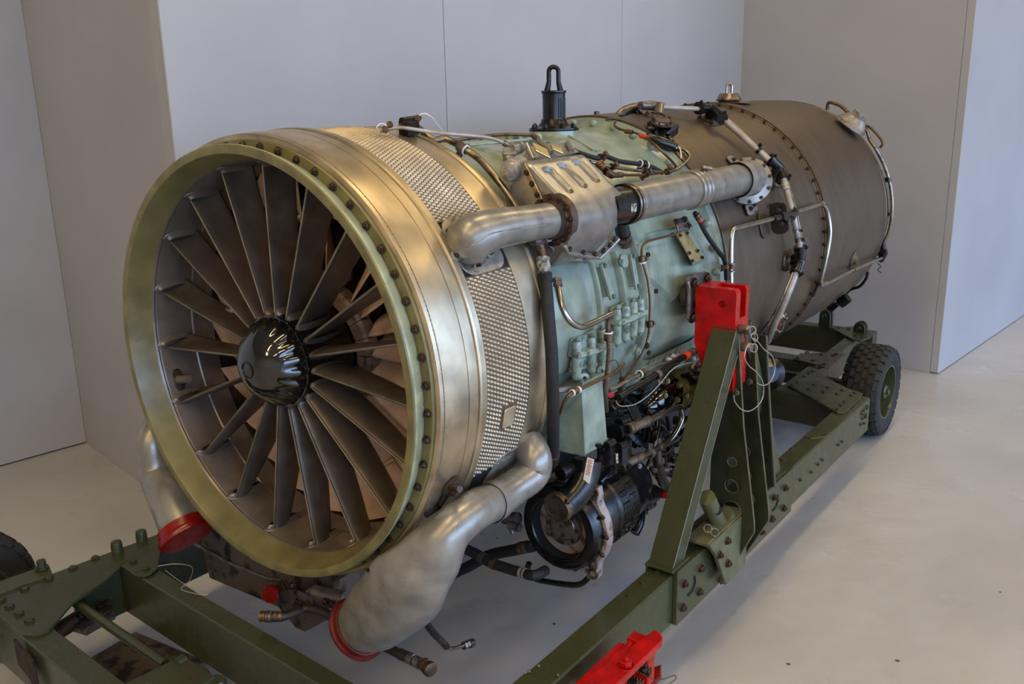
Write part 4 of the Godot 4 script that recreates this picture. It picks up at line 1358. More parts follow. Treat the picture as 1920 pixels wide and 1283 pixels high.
func make_ducts(E: Node3D):
	# air duct from the fan casing to the valve box
	var mb := MB.new()
	var p := pv([0.366, 1.096, -0.208, 0.38, 1.105, -0.196, 0.396, 1.115, -0.192, 0.404, 1.122, -0.213, 0.405, 1.125, -0.259, 0.407, 1.123, -0.338, 0.409, 1.12, -0.441])
	mb.grid(oval_path(p, [0.043, 0.043, 0.042, 0.0385, 0.036, 0.034, 0.0335], [0.034, 0.034, 0.033, 0.033, 0.0335, 0.0335, 0.0335], Vector3(-0.5, -0.1, -0.85), 28), true, 3.0)
	var d1 := part("air_duct", mb, M.cast, E)
	mb = MB.new()
	mb.grid(oval_path(pv([0.368, 1.093, -0.203, 0.372, 1.097, -0.2]), [0.05, 0.049], [0.041, 0.040], Vector3(-0.5, -0.1, -0.85), 28), true)
	part("root_ring", mb, M.cast_dull, d1)
	# bolted ears round the root
	var rootf := fr(Vector3(0.366, 1.099, -0.214), rad(31.5))
	for k in range(6):
		var a := TAU * k / 6 + 0.4
		var q := rootf * Vector3(0.052 * cos(a), 0.046 * sin(a), 0.003)
		mb = MB.new()
		mb.lathe([[-0.004, 0.010], [0.004, 0.010], [0.005, 0.009], [0.005, 0.0]], 14, fr(q, rad(31.5)))
		part("root_ear", mb, M.cast_dull, d1)
		bolt(d1, q + rad(31.5) * 0.004, rad(31.5), 0.005)
	# cast seam line along the duct
	mb = MB.new()
	mb.tube(curve(pv([0.417, 1.106, -0.143, 0.437, 1.115, -0.149, 0.442, 1.127, -0.203, 0.444, 1.125, -0.294, 0.446, 1.122, -0.368])), 0.0009, 6)
	part("duct_seam", mb, M.cast_dull, d1)
	make_valve_box(E)
	# black sleeve and the long duct to the exhaust casing
	var A := pol(-0.63, 32.5, 0.485)
	var B := pol(-1.33, 32.5, 0.485)
	var dir := (B - A).normalized()
	mb = MB.new()
	mb.lathe([[-0.02, 0.040], [0.066, 0.040], [0.067, 0.044], [0.085, 0.0445], [0.086, 0.041]], 36, fr(A, dir))
	var sl := part("black_sleeve", mb, M.black, E)
	mb = MB.new()
	mb.lathe([[0.0655, 0.0445], [0.067, 0.0452], [0.071, 0.0452], [0.072, 0.0445]], 36, fr(A, dir))
	mb.lathe([[0.080, 0.0445], [0.081, 0.0455], [0.086, 0.0455], [0.087, 0.043]], 36, fr(A, dir))
	part("sleeve_clamp", mb, M.steel_dull, sl)
	mb = MB.new()
	mb.prism(roundrect(0.018, 0.024, 0.002), 0.001, Transform3D(Basis(Vector3(0, -1, 0), Vector3(0, 0, 1), Vector3(-1, 0, 0)), pol(-0.672, 32.5, 0.485) + Vector3(0.0402, -0.002, 0)), 0.0003)
	part("sleeve_label", mb, M.tape, sl)
	mb = MB.new()
	mb.lathe([[0.07, 0.040], [0.09, 0.0415], [0.10, 0.042], [0.66, 0.042], [0.668, 0.041]], 40, fr(A, dir))
	var d2 := part("bleed_duct", mb, M.cast, E)
	mb = MB.new()
	mb.lathe([[-0.028, 0.042], [-0.028, 0.046], [-0.024, 0.0475], [-0.012, 0.0475], [-0.010, 0.0462], [-0.004, 0.0462], [-0.002, 0.0475], [0.008, 0.0475], [0.010, 0.0462], [0.016, 0.0462], [0.018, 0.048], [0.026, 0.048], [0.029, 0.0465], [0.029, 0.042]], 40, fr(pol(-1.035, 32.5, 0.485), dir))
	part("duct_clamp", mb, M.cast, d2)
	bolt(d2, pol(-1.06, 32.5, 0.485) + Vector3(0.048 * cos(1.25), 0.048 * sin(1.25), 0), Vector3(0.4, 0.9, 0.2), 0.007, M.bronze)
	mb = MB.new()
	mb.tube(PackedVector3Array([pol(-1.05, 32.5, 0.485) + Vector3(0.015, 0.053, 0), pol(-1.075, 32.5, 0.485) + Vector3(0.028, 0.048, 0)]), 0.005, 10)
	part("clamp_bolt", mb, M.steel_dull, d2)
	mb = MB.new()
	var so := Vector3(0.0416 * cos(-0.25), 0.0416 * sin(-0.25), 0)
	mb.tube(PackedVector3Array([pol(-0.72, 32.5, 0.485) + so, pol(-1.0, 32.5, 0.485) + so]), 0.0009, 6)
	part("duct_seam", mb, M.cast_dull, d2)
	# end collar, elbow casting and bolted flange on the exhaust casing
	mb = MB.new()
	var fz := Vector3(0, 0, 0.82) + rad(31.5) * 0.57
	var fcen := pol(-1.385, 31.8, 0.476)
	mb.lathe([[0.0, 0.0475], [-0.09, 0.0475]], 36, fr(pol(-1.295, 32.5, 0.485), Vector3(0, 0, 1)))
	var el := part("duct_elbow", mb, M.cast, E)
	mb = MB.new()
	mb.lathe([[0.008, 0.044], [0.006, 0.052], [0.004, 0.064], [0.0, 0.0655], [-0.006, 0.0655], [-0.008, 0.060], [-0.02, 0.056], [-0.05, 0.050], [-0.085, 0.04]], 40, fr(fcen, fz), 0, TAU, 0.5)
	part("elbow_flange", mb, M.cast, el)
	mb = MB.new()
	mb.lathe([[-0.001, 0.0425], [0.0, 0.044], [-0.003, 0.046]], 36, fr(pol(-1.298, 32.5, 0.485), Vector3(0, 0, 1)))
	part("duct_gap", mb, M.dark_slot, el)
	for k in range(11):
		var a := TAU * k / 11 + 0.2
		bolt(el, fr(fcen, fz) * Vector3(0.0585 * cos(a), 0.0585 * sin(a), 0.004), fz, 0.0052)
	# side plates of the flange
	for q in [[-1.43, 24.0], [-1.46, 42.5], [-1.40, 23.0]]:
		mb = MB.new()
		mb.prism(roundrect(0.034, 0.042, 0.010), 0.005, skin(q[1] * 0 + q[0], q[1], 0.441), 0.001)
		var pt := part("flange_tab", mb, M.cast, el)
		bolt(pt, pol(q[0], q[1], 0.444), rad(q[1]), 0.0055)
	# lower duct with its wide outlet, and its twin on the far side
	var lp := pv([0.399, 0.685, -0.342, 0.426, 0.665, -0.33, 0.426, 0.634, -0.322, 0.418, 0.621, -0.271, 0.419, 0.618, -0.202, 0.428, 0.629, -0.141, 0.432, 0.622, -0.072, 0.402, 0.567, -0.036, 0.359, 0.505, -0.016, 0.278, 0.422, -0.022, 0.202, 0.355, -0.046])
	var la := [0.034, 0.034, 0.034, 0.034, 0.036, 0.037, 0.038, 0.058, 0.075, 0.068, 0.053]
	var lb := [0.034, 0.034, 0.034, 0.034, 0.036, 0.035, 0.033, 0.033, 0.036, 0.040, 0.042]
	var vd := Vector3(-0.62, -0.52, -0.58)
	for s in [1, -1]:
		var pts := lp if s > 0 else pv([-0.40, 0.687, -0.343, -0.45, 0.66, -0.27, -0.49, 0.64, -0.18, -0.495, 0.62, -0.11, -0.478, 0.59, -0.07]) + pv([-0.467, 0.514, -0.062, -0.384, 0.475, -0.035, -0.322, 0.426, -0.022])
		var v: Vector3 = vd if s > 0 else Vector3(-0.72, -0.35, -0.5)
		mb = MB.new()
		var rows := oval_path(pts, la if s > 0 else [0.034, 0.034, 0.035, 0.036, 0.038, 0.041, 0.045, 0.051], lb if s > 0 else [0.034, 0.034, 0.034, 0.034, 0.034, 0.036, 0.039, 0.042], v, 32)
		mb.grid(rows, true, 3.0)
		var d := part("outlet_duct", mb, M.cast, E)
		var e: PackedVector3Array = rows[rows.size() - 1]
		var e0: PackedVector3Array = rows[rows.size() - 2]
		var mid := Vector3.ZERO
		for q in e:
			mid += q
		mid /= e.size()
		var mid0 := Vector3.ZERO
		for q in e0:
			mid0 += q
		mid0 /= e0.size()
		var t := (mid - mid0).normalized()
		# rolled rim
		mb = MB.new()
		var rim := PackedVector3Array()
		for q in e:
			rim.append(q)
		rim.append(e[0])
		mb.tube(rim, 0.003, 8, false)
		part("outlet_rim", mb, M.steel, d)
		if s > 0:
			mb = MB.new()
			var r2 := rows.slice(19, 22)
			var g := []
			for k in range(3):
				var c := Vector3.ZERO
				for q in r2[k]:
					c += q
				c /= 32
				var row := PackedVector3Array()
				for q in r2[k]:
					row.append(c + (q - c) * 1.07)
				g.append(row)
			mb.grid(g, true, 3.0)
			part("duct_band", mb, M.cast, d)
		# red blanking cover on the mouth
		var C := thing("blanking_cover", ["translucent red plastic cover on the far left outlet duct", "dark red cover on the mouth of the large near outlet duct"][1 if s > 0 else 0], "cover", mid, "red blanking covers")
		mb = MB.new()
		var g2 := []
		var mat_: Material = M.red_rim if s > 0 else M.red_dark
		for k in [[-0.012, 1.045], [-0.012, 1.10], [0.006, 1.12], [0.010, 1.22], [0.017, 1.24], [0.022, 1.20], [0.023, 0.9], [0.024, 0.0]]:
			var row := PackedVector3Array()
			for q in e:
				row.append(mid + (q - mid) * k[1] + t * k[0])
			g2.append(row)
		mb.grid(g2, true, 0.5)
		part("cover_rim", mb, mat_, C)
	# stub with a nut at the near duct's upper side
	mb = MB.new()
	mb.lathe([[0.0, 0.022], [0.004, 0.022], [0.006, 0.012], [0.02, 0.012], [0.022, 0.0]], 16, fr(Vector3(0.402, 0.681, -0.105), rad(-24)))
	var stub := part("duct_stay", mb, M.brown_metal, E)
	mb = MB.new()
	mb.tube(pv([0.416, 0.688, -0.088, 0.446, 0.697, -0.077]), 0.006, 10)
	part("stay_pin", mb, M.bolt, stub)
	mb = MB.new()
	mb.tube(pv([0.401, 0.668, -0.09, 0.392, 0.649, -0.08, 0.397, 0.649, -0.042]), 0.006, 8)
	part("stay_strap", mb, M.black_metal, stub)
	mb = MB.new()
	mb.tube(pv([0.293, 0.486, -0.279, 0.299, 0.482, -0.281]), 0.007, 10)
	part("stay_pin", mb, M.bronze, stub)

func make_valve_box(E: Node3D):
	# cross section (x, y from the axis), from the inner top edge over the slope and the bulge to the lower flange
	var key := v2([0.322, 0.350, 0.332, 0.367, 0.345, 0.369, 0.356, 0.361, 0.420, 0.306, 0.438, 0.292, 0.451, 0.275, 0.457, 0.255, 0.453, 0.232, 0.441, 0.208, 0.424, 0.186, 0.404, 0.166, 0.36, 0.165, 0.30, 0.22, 0.29, 0.30])
	var prof := PackedVector2Array()
	for i in range(key.size()):
		if i == 3:
			for k in range(56):
				prof.append(key[3].lerp(key[4], k / 56.0))
		else:
			prof.append(key[i])
	var n := prof.size()
	var cen := Vector2(0.39, 0.262)
	var slots := [[-0.472, 0.10, 0.98], [-0.532, 0.04, 0.90], [-0.592, 0.0, 0.80]]
	var zs := [-0.428, -0.430, -0.434]
	for k in range(120):
		zs.append(-0.438 - k * 0.19 / 119)
	zs.append_array([-0.634, -0.640, -0.644, -0.646])
	var rows := []
	for zi in range(zs.size()):
		var z: float = zs[zi]
		var sc := 1.0
		if z > -0.4379:
			sc = 1.0 - 0.045 * pow((z + 0.438) / 0.010, 2)
		if z < -0.628:
			sc = 1.0 - 0.10 * pow((-0.628 - z) / 0.018, 2)
		var row := PackedVector3Array()
		for i in range(n):
			var q := cen + (prof[i] - cen) * sc
			# the lower rear corner draws in
			if i > n - 10:
				q = q.lerp(cen, 0.25 * smoothstep(-0.56, -0.646, z))
			if i >= 3 and i < 59:
				var s := (i - 3) / 56.0
				var dep := 0.0
				for sl in slots:
					var w := 0.0195
					var dz: float = absf(z - (sl[0] - 0.004 * s))
					var ss: float = (s - sl[1]) / (sl[2] - sl[1])
					if ss > 0 and ss < 1:
						var lim := w
						if ss > 0.78:
							lim = w * sqrt(maxf(0.0, 1.0 - pow((ss - 0.78) / 0.22, 2)))
						if ss < 0.08:
							lim = w * sqrt(maxf(0.0, 1.0 - pow((0.08 - ss) / 0.08, 2)))
						dep = maxf(dep, 1.0 - smoothstep(lim - 0.0035, lim, dz))
				var nn := Vector2(0.65, 0.76)
				q -= nn * 0.009 * dep
			row.append(Vector3(q.x, AY + q.y, z))
		rows.append(row)
	var mb := MB.new()
	mb.loft(rows, 0.9)
	var V := part("valve_box", mb, M.cast, E)
	# round bolted flange on the front
	var fc := Vector3(0.408, AY + 0.260, -0.428)
	mb = MB.new()
	mb.lathe([[-0.012, 0.051], [0.002, 0.0505], [0.0045, 0.048], [0.0045, 0.039], [0.008, 0.0375], [0.010, 0.034]], 44, fr(fc, Vector3(0, 0, 1)), 0, TAU, 0.4)
	part("inlet_flange", mb, M.brown_metal, V)
	mb = MB.new()
	mb.lathe([[0.003, 0.0375], [0.012, 0.0372], [0.013, 0.035], [0.016, 0.035], [0.017, 0.0365], [0.021, 0.0365], [0.022, 0.033]], 40, fr(fc, Vector3(0, 0, 1)), 0, TAU, 0.4)
	part("pipe_seal", mb, M.tail_dark, V)
	for k in range(12):
		var a := TAU * k / 12 + 0.1
		bolt(V, fc + Vector3(0.0435 * cos(a), 0.0435 * sin(a), 0.004), Vector3(0, 0, 1), 0.0045)
	# upper left side plate
	mb = MB.new()
	mb.prism(v2([0.345, 0.362, 0.302, 0.309, 0.322, 0.275, 0.37, 0.262, 0.40, 0.31]), 0.02, Transform3D(Basis(), Vector3(0, AY, -0.447)), 0.004)
	part("side_plate", mb, M.cast_dull, V)
	# bolted channel on the front edge
	mb = MB.new()
	var ca := pv([0.345, 1.22, -0.425, 0.38, 1.161, -0.425])
	mb.box(fr((ca[0] + ca[1]) / 2, ca[1] - ca[0], Vector3(0, 0, 1)), Vector3(0.012, 0.006, 0.082), 0.002)
	part("edge_channel", mb, M.steel_dull, V)
	for t in [0.2, 0.55, 0.9]:
		bolt(V, ca[0].lerp(ca[1], t) + Vector3(0, 0, 0.004), Vector3(0, 0, 1), 0.0045)
	# lower split flange with bolts
	mb = MB.new()
	var fl := pv([0.442, 1.075, -0.412, 0.442, 1.061, -0.425, 0.432, 1.044, -0.496, 0.42, 1.026, -0.575, 0.43, 1.043, -0.599, 0.436, 1.06, -0.625])
	for i in range(fl.size() - 1):
		var a := fl[i]
		var b := fl[i + 1]
		mb.box(fr((a + b) / 2, b - a, Vector3(1, -0.6, 0)), Vector3(0.007, 0.016, a.distance_to(b) + 0.004), 0.002)
	part("lower_flange", mb, M.cast, V)
	for q in pv([0.447, 1.066, -0.425, 0.438, 1.049, -0.489, 0.43, 1.037, -0.546, 0.435, 1.041, -0.571, 0.44, 1.051, -0.588, 0.443, 1.061, -0.602]):
		bolt(V, q, Vector3(0.8, -0.1, 0.5), 0.0048)
	mb = MB.new()
	mb.loft([PackedVector3Array(pv([0.41, 1.071, -0.412, 0.41, 1.054, -0.468, 0.41, 1.023, -0.589, 0.41, 1.014, -0.572, 0.41, 1.04, -0.449])), PackedVector3Array(pv([0.37, 1.059, -0.47, 0.37, 1.042, -0.529, 0.37, 1.009, -0.655, 0.37, 1, -0.638, 0.37, 1.027, -0.509]))])
	part("lower_shell", mb, M.cast_dull, V)
	mb = MB.new()
	mb.tube(pv([0.382, 1.078, -0.732, 0.382, 1.047, -0.745]), 0.0165, 16)
	var dn := part("drain_stub", mb, M.black, V)
	collar(dn, Vector3(0.382, 1.047, -0.745), Vector3(0.376, 1.024, -0.766), 0.0175, M.steel_dull, "stub_ring")
	# actuator: round motor with stepped end, body casting, plates and fork
	var ma := Vector3(0.32, 1.208, -0.4)
	var mdir := Vector3(-0.12, 0.05, -0.4).normalized()
	mb = MB.new()
	mb.lathe([[-0.002, 0.0], [-0.002, 0.004], [0.002, 0.0045], [0.002, 0.0085], [0.006, 0.0095], [0.008, 0.017], [0.014, 0.020], [0.024, 0.0205], [0.025, 0.0225], [0.036, 0.0225], [0.037, 0.021], [0.075, 0.021], [0.08, 0.016]], 28, fr(ma, mdir), 0, TAU, 0.5)
	var act := part("actuator", mb, M.cast_dull, E)
	mb = MB.new()
	mb.loft([pv([0.282, 1.217, -0.496, 0.238, 1.245, -0.591, 0.221, 1.246, -0.758, 0.256, 1.224, -0.762, 0.288, 1.218, -0.538]), pv([0.204, 1.204, -0.609, 0.155, 1.229, -0.711, 0.155, 1.229, -0.858, 0.196, 1.209, -0.851, 0.206, 1.203, -0.655])], 0.4)
	part("actuator_body", mb, M.cast, act)
	for q in [[Vector3(0.255, 1.252, -0.555), Vector3(0.286, 1.223, -0.538)], [Vector3(0.235, 1.258, -0.632), Vector3(0.279, 1.232, -0.615)], [Vector3(0.237, 1.245, -0.743), Vector3(0.261, 1.229, -0.723)]]:
		mb = MB.new()
		mb.tube(PackedVector3Array([q[0], q[1]]), 0.0062, 10)
		part("actuator_arm", mb, M.cast, act)
	for q in [pv([0.277, 1.25, -0.552, 0.275, 1.246, -0.597, 0.293, 1.233, -0.583, 0.3, 1.232, -0.533]), pv([0.269, 1.243, -0.63, 0.267, 1.242, -0.664, 0.279, 1.234, -0.657, 0.284, 1.232, -0.617])]:
		mb = MB.new()
		var c: Vector3 = (q[0] + q[1] + q[2] + q[3]) / 4
		var nn: Vector3 = (q[1] - q[0]).cross(q[3] - q[0]).normalized()
		if nn.y < 0:
			nn = -nn
		var f := fr(c, nn, (q[0] - q[3]).normalized())
		mb.box(f, Vector3(q[0].distance_to(q[1]) * 0.9, q[0].distance_to(q[3]) * 0.9, 0.004), 0.001)
		part("data_plate", mb, M.gold_plate, act)
	mb = MB.new()
	mb.box(fr(Vector3(0.259, 1.24, -0.493), Vector3(0.3, 0.9, 0.5)), Vector3(0.03, 0.024, 0.016), 0.004)
	mb.tube(pv([0.257, 1.244, -0.5, 0.251, 1.248, -0.54]), [0.012, 0.013], 14)
	mb.tube(pv([0.261, 1.226, -0.475, 0.265, 1.23, -0.492]), 0.008, 12)
	part("actuator_plug", mb, M.cast_dull, act)
func collar(parent: Node3D, a: Vector3, b: Vector3, r: float, m: Material, n := "connector", hex := false) -> MeshInstance3D:
	var mb := MB.new()
	var L := a.distance_to(b)
	mb.lathe([[0, r * 0.7], [0.0005, r], [L * 0.4, r], [L * 0.42, r * 0.86], [L * 0.58, r * 0.86], [L * 0.6, r], [L - 0.0005, r], [L, r * 0.7]], 6 if hex else 14, fr(a, b - a), 0, TAU, 0.3)
	return part(n, mb, m, parent)

func make_top_pipes(E: Node3D):
	# pipes over the rear edge of the fan casing
	var a := pipe("steel_pipe", pv([0.11, 1.291, -0.273, 0.139, 1.297, -0.295, 0.155, 1.295, -0.308, 0.184, 1.284, -0.366, 0.224, 1.271, -0.462, 0.246, 1.258, -0.494]), 0.0036, M.white_pipe, E, true)
	collar(a, Vector3(0.244, 1.259, -0.492), Vector3(0.254, 1.251, -0.508), 0.0065, M.grey_metal)
	var b := pipe("brass_pipe", pv([0.089, 1.296, -0.4, 0.116, 1.281, -0.397, 0.137, 1.268, -0.4, 0.151, 1.27, -0.418, 0.174, 1.261, -0.423, 0.192, 1.253, -0.421, 0.226, 1.233, -0.428, 0.27, 1.202, -0.42, 0.315, 1.162, -0.414, 0.348, 1.122, -0.411, 0.375, 1.082, -0.413]), 0.0072, M.steel_dull, E, true)
	clip(b, Vector3(0.194, 1.252, -0.419), Vector3(0.211, 1.242, -0.421) - Vector3(0.177, 1.26, -0.422), 0.0085, 0.016, M.grey_metal, -rad(60))
	clip(b, Vector3(0.202, 1.248, -0.421), Vector3(0.211, 1.242, -0.421) - Vector3(0.177, 1.26, -0.422), 0.0085, 0.004, M.white)
	var mb := MB.new()
	mb.box(fr(Vector3(0.115, 1.295, -0.351), Vector3(0.1, 1, 0.1), Vector3(0, 0, 1)), Vector3(0.030, 0.034, 0.03), 0.003)
	mb.tube(pv([0.15, 1.311, -0.292, 0.141, 1.314, -0.354]), 0.0055, 12)
	var br := part("pipe_bracket", mb, M.black_metal, E)
	for q in [Vector3(0.14, 1.3, -0.303), Vector3(0.152, 1.313, -0.337), Vector3(0.134, 1.295, -0.263), Vector3(0.125, 1.303, -0.286)]:
		mb = MB.new()
		mb.lathe([[-0.005, 0.0], [-0.005, 0.006], [0.005, 0.006], [0.005, 0]], 10, fr(q, Vector3(0.6, 0.3, 0.7)))
		part("clamp_nut", mb, M.bolt, br)
	pipe("thin_wire", pv([0.15, 1.316, -0.341, 0.151, 1.321, -0.349, 0.158, 1.321, -0.356, 0.159, 1.313, -0.372, 0.151, 1.3, -0.395, 0.145, 1.286, -0.417]), 0.0012, M.white, E, true, 0, 6)
	pipe("thin_wire", pv([0.135, 1.295, -0.269, 0.129, 1.304, -0.268, 0.124, 1.305, -0.259, 0.122, 1.298, -0.252, 0.116, 1.292, -0.266]), 0.0012, M.white, E, true, 0, 6)
	# dark hose beside the lifting eye
	var c := pipe("brown_hose", pv([0.07, 1.254, -0.534, 0.069, 1.259, -0.564, 0.077, 1.263, -0.659, 0.085, 1.263, -0.726, 0.118, 1.259, -0.772, 0.146, 1.254, -0.755]), 0.0042, M.bronze, E, true)
	collar(c, Vector3(0.122, 1.258, -0.771), Vector3(0.151, 1.252, -0.751), 0.0065, M.bronze)
	pipe("brown_hose", pv([0.097, 1.248, -0.563, 0.113, 1.249, -0.638, 0.125, 1.25, -0.745, 0.145, 1.243, -0.791]), 0.003, M.green_dirty, E, true)
	# hoses and pipes behind the valve box
	var d := pipe("black_hose", pv([0.215, 1.232, -0.749, 0.238, 1.224, -0.772, 0.259, 1.216, -0.784, 0.271, 1.207, -0.816, 0.263, 1.207, -0.868, 0.276, 1.193, -0.913, 0.284, 1.18, -1.001, 0.289, 1.17, -1.047, 0.298, 1.153, -1.087]), 0.0058, M.hose, E, true)
	collar(d, Vector3(0.221, 1.231, -0.757), Vector3(0.241, 1.223, -0.771), 0.0085, M.bronze)
	clip(d, Vector3(0.271, 1.207, -0.833), Vector3(0.263, 1.207, -0.868) - Vector3(0.271, 1.207, -0.812), 0.0075, 0.012, M.bronze, rad(40))
	clip(d, Vector3(0.285, 1.18, -1.01), Vector3(0.287, 1.176, -1.028) - Vector3(0.282, 1.182, -0.994), 0.0075, 0.014, M.black, -rad(50))
	for q in [Vector3(0.282, 1.182, -0.998), Vector3(0.288, 1.176, -1.02)]:
		clip(d, q, Vector3(0.287, 1.176, -1.028) - Vector3(0.282, 1.182, -0.994), 0.0078, 0.003, M.white)
	var e := pipe("steel_pipe", pv([0.276, 1.202, -0.775, 0.287, 1.187, -0.844, 0.294, 1.174, -0.918, 0.3, 1.164, -1, 0.298, 1.156, -1.082]), 0.0042, M.steel, E, true)
	clip(e, Vector3(0.288, 1.185, -0.855), Vector3(0, 0, -1), 0.006, 0.012, M.bronze, rad(30))
	clip(e, Vector3(0.3, 1.164, -0.995), Vector3(0, 0, -1), 0.006, 0.012, M.bolt, rad(10))
	var f := pipe("copper_pipe", pv([0.298, 1.197, -0.772, 0.296, 1.202, -0.789, 0.309, 1.194, -0.786, 0.325, 1.178, -0.773, 0.325, 1.171, -0.797, 0.322, 1.168, -0.843, 0.318, 1.159, -0.962, 0.3, 1.154, -1.115, 0.304, 1.157, -1.135, 0.307, 1.168, -1.14, 0.301, 1.208, -1.075, 0.258, 1.234, -1.087, 0.23, 1.241, -1.109, 0.182, 1.25, -1.141, 0.14, 1.256, -1.149, 0.112, 1.265, -1.166, 0.079, 1.274, -1.237, 0.075, 1.278, -1.333, 0.084, 1.277, -1.381]), 0.0033, M.copper, E, true)
	for q in [[Vector3(0.299, 1.199, -0.771), Vector3(0.32, 1.186, -0.768), 0.008], [Vector3(0.323, 1.182, -0.767), Vector3(0.327, 1.172, -0.789), 0.009], [Vector3(0.326, 1.172, -0.793), Vector3(0.323, 1.169, -0.839), 0.0068], [Vector3(0.16, 1.252, -1.137), Vector3(0.182, 1.25, -1.139), 0.0062]]:
		collar(f, q[0], q[1], q[2], M.bronze)
	collar(f, Vector3(0.22, 1.243, -1.112), Vector3(0.245, 1.238, -1.099), 0.0065, M.orange)
	clip(f, Vector3(0.301, 1.154, -1.11), Vector3(0.1, 0, -1), 0.006, 0.010, M.bronze, rad(60))
	clip(f, Vector3(0.317, 1.16, -0.966), Vector3(0, 0, -1), 0.006, 0.008, M.bolt, -rad(40))
	var h := pipe("steel_pipe", pv([0.301, 1.153, -1.1, 0.302, 1.154, -1.138, 0.305, 1.16, -1.169, 0.302, 1.173, -1.217, 0.294, 1.184, -1.246, 0.277, 1.198, -1.254, 0.264, 1.206, -1.241]), 0.0042, M.steel_dull, E, true)
	pipe("thin_wire", pv([0.273, 1.205, -1.211, 0.275, 1.21, -1.219, 0.289, 1.199, -1.205, 0.3, 1.182, -1.187]), 0.0018, M.white, h, true, 0, 6)
	# black lead that drops beside the flange
	var bh := pipe("black_hose", pv([0.398, 1.06, -1.071, 0.405, 1.045, -1.082, 0.413, 1.026, -1.084, 0.422, 0.991, -1.11, 0.43, 0.953, -1.151, 0.435, 0.924, -1.181, 0.44, 0.874, -1.186]), 0.006, M.hose, E, true)
	collar(bh, Vector3(0.401, 1.055, -1.074), Vector3(0.407, 1.042, -1.082), 0.0085, M.bronze)
	collar(bh, Vector3(0.407, 1.042, -1.082), Vector3(0.41, 1.035, -1.083), 0.0082, M.orange)
	# black valve pair on the rear flange
	mb = MB.new()
	mb.box(fr(Vector3(0.204, 1.256, -1.263), rad(66) + Vector3(0, 0, 0.5), Vector3(0, 0, 1)), Vector3(0.075, 0.055, 0.036), 0.006)
	mb.tube(pv([0.176, 1.252, -1.236, 0.191, 1.256, -1.244]), 0.013, 14)
	var v := part("black_valve", mb, M.black, E)
	mb = MB.new()
	mb.lathe([[0, 0.028], [0.006, 0.028], [0.009, 0.022], [0.012, 0.022], [0.013, 0.0]], 24, fr(Vector3(0.214, 1.269, -1.237), rad(70) + Vector3(0, 0, 0.2)))
	part("valve_cap", mb, M.grey_metal, v)
	for k in range(8):
		bolt(v, fr(Vector3(0.218, 1.27, -1.229), rad(70) + Vector3(0, 0, 0.2)) * Vector3(0.025 * cos(k * TAU / 8), 0.025 * sin(k * TAU / 8), 0.005), rad(70), 0.0035)
	mb = MB.new()
	mb.tube(pv([0.204, 1.239, -1.174, 0.234, 1.227, -1.177, 0.254, 1.213, -1.208, 0.265, 1.205, -1.227]), [0.010, 0.014, 0.015, 0.011], 14)
	mb.tube(pv([0.211, 1.24, -1.231, 0.236, 1.225, -1.205]), [0.016, 0.012], 14)
	mb.tube(pv([0.237, 1.231, -1.234, 0.251, 1.221, -1.229]), 0.007, 10)
	mb.tube(pv([0.261, 1.214, -1.215, 0.279, 1.2, -1.221]), 0.006, 10)
	part("valve_body", mb, M.black, v)
	mb = MB.new()
	mb.tube(pv([0.125, 1.266, -1.267, 0.145, 1.259, -1.263, 0.174, 1.253, -1.246]), [0.006, 0.006, 0.009], 12)
	part("valve_lead", mb, M.bronze, v)
	mb = MB.new()
	mb.box(skin(-1.27, 62, 0.432), Vector3(0.05, 0.03, 0.012), 0.004)
	part("valve_seat", mb, M.brass_paint, v)
	pipe("thin_pipe", pv([0.064, 1.28, -1.199, 0.08, 1.282, -1.212, 0.084, 1.277, -1.295, 0.116, 1.264, -1.334]), 0.0042, M.bronze, E, true)
	# sheet metal seam on the top of the green casing
	mb = MB.new()
	mb.tube(pv([0.073, 1.247, -0.998, 0.171, 1.215, -0.96, 0.174, 1.213, -0.969, 0.17, 1.216, -0.995]), 0.0025, 6)
	part("casing_seam", mb, M.green, E)
	mb = MB.new()
	mb.lathe([[0, 0.012], [0.01, 0.012], [0.012, 0.009], [0.02, 0.009], [0.021, 0]], 6, fr(Vector3(-0.025, 1.279, -1.297), Vector3.UP))
	part("drain_plug", mb, M.bronze, E)
	mb = MB.new()
	mb.tube(pv([0.09, 1.25, -0.748, 0.104, 1.251, -0.819]), 0.012, 12)
	part("green_pipe", mb, M.green_dirty, E)

func manifold_joint(E: Node3D, base: Vector3, path: PackedVector3Array, r: float) -> MeshInstance3D:
	var o := outward(base)
	var mb := MB.new()
	mb.tube(path, r, 14)
	for k in [0, path.size() - 1]:
		var t := (path[1] - path[0]) if k == 0 else (path[k - 1] - path[k])
		mb.lathe([[-0.002, r * 0.8], [-0.002, r * 1.25], [0.012, r * 1.25], [0.013, r]], 16, fr(path[k], t))
	mb.tube(PackedVector3Array([path[path.size() / 2], base + o * 0.006]), [r * 1.1, r * 1.5], 14)
	var j := part("manifold_joint", mb, M.black, E)
	mb = MB.new()
	mb.prism(roundrect(0.062, 0.105, 0.030, 6), 0.006, skin(base.z, rad_to_deg(atan2(base.y - AY, base.x)), Vector2(base.x, base.y - AY).length() + 0.001), 0.0015)
	mb.lathe([[0.0, r * 2.0], [0.008, r * 1.9], [0.012, r * 1.5]], 20, fr(base, o))
	part("joint_flange", mb, M.tail, j)
	for k in range(4):
		var X := skin(base.z, rad_to_deg(atan2(base.y - AY, base.x)), Vector2(base.x, base.y - AY).length() + 0.005)
		bolt(j, X * Vector3(0.02 * (1 if k % 2 else -1), 0.037 * (1 if k < 2 else -1), 0), o, 0.0058)
	for k in [0, path.size() - 1]:
		bolt(j, path[k] + o * r * 1.2, o, 0.005, M.black_metal)
	return j

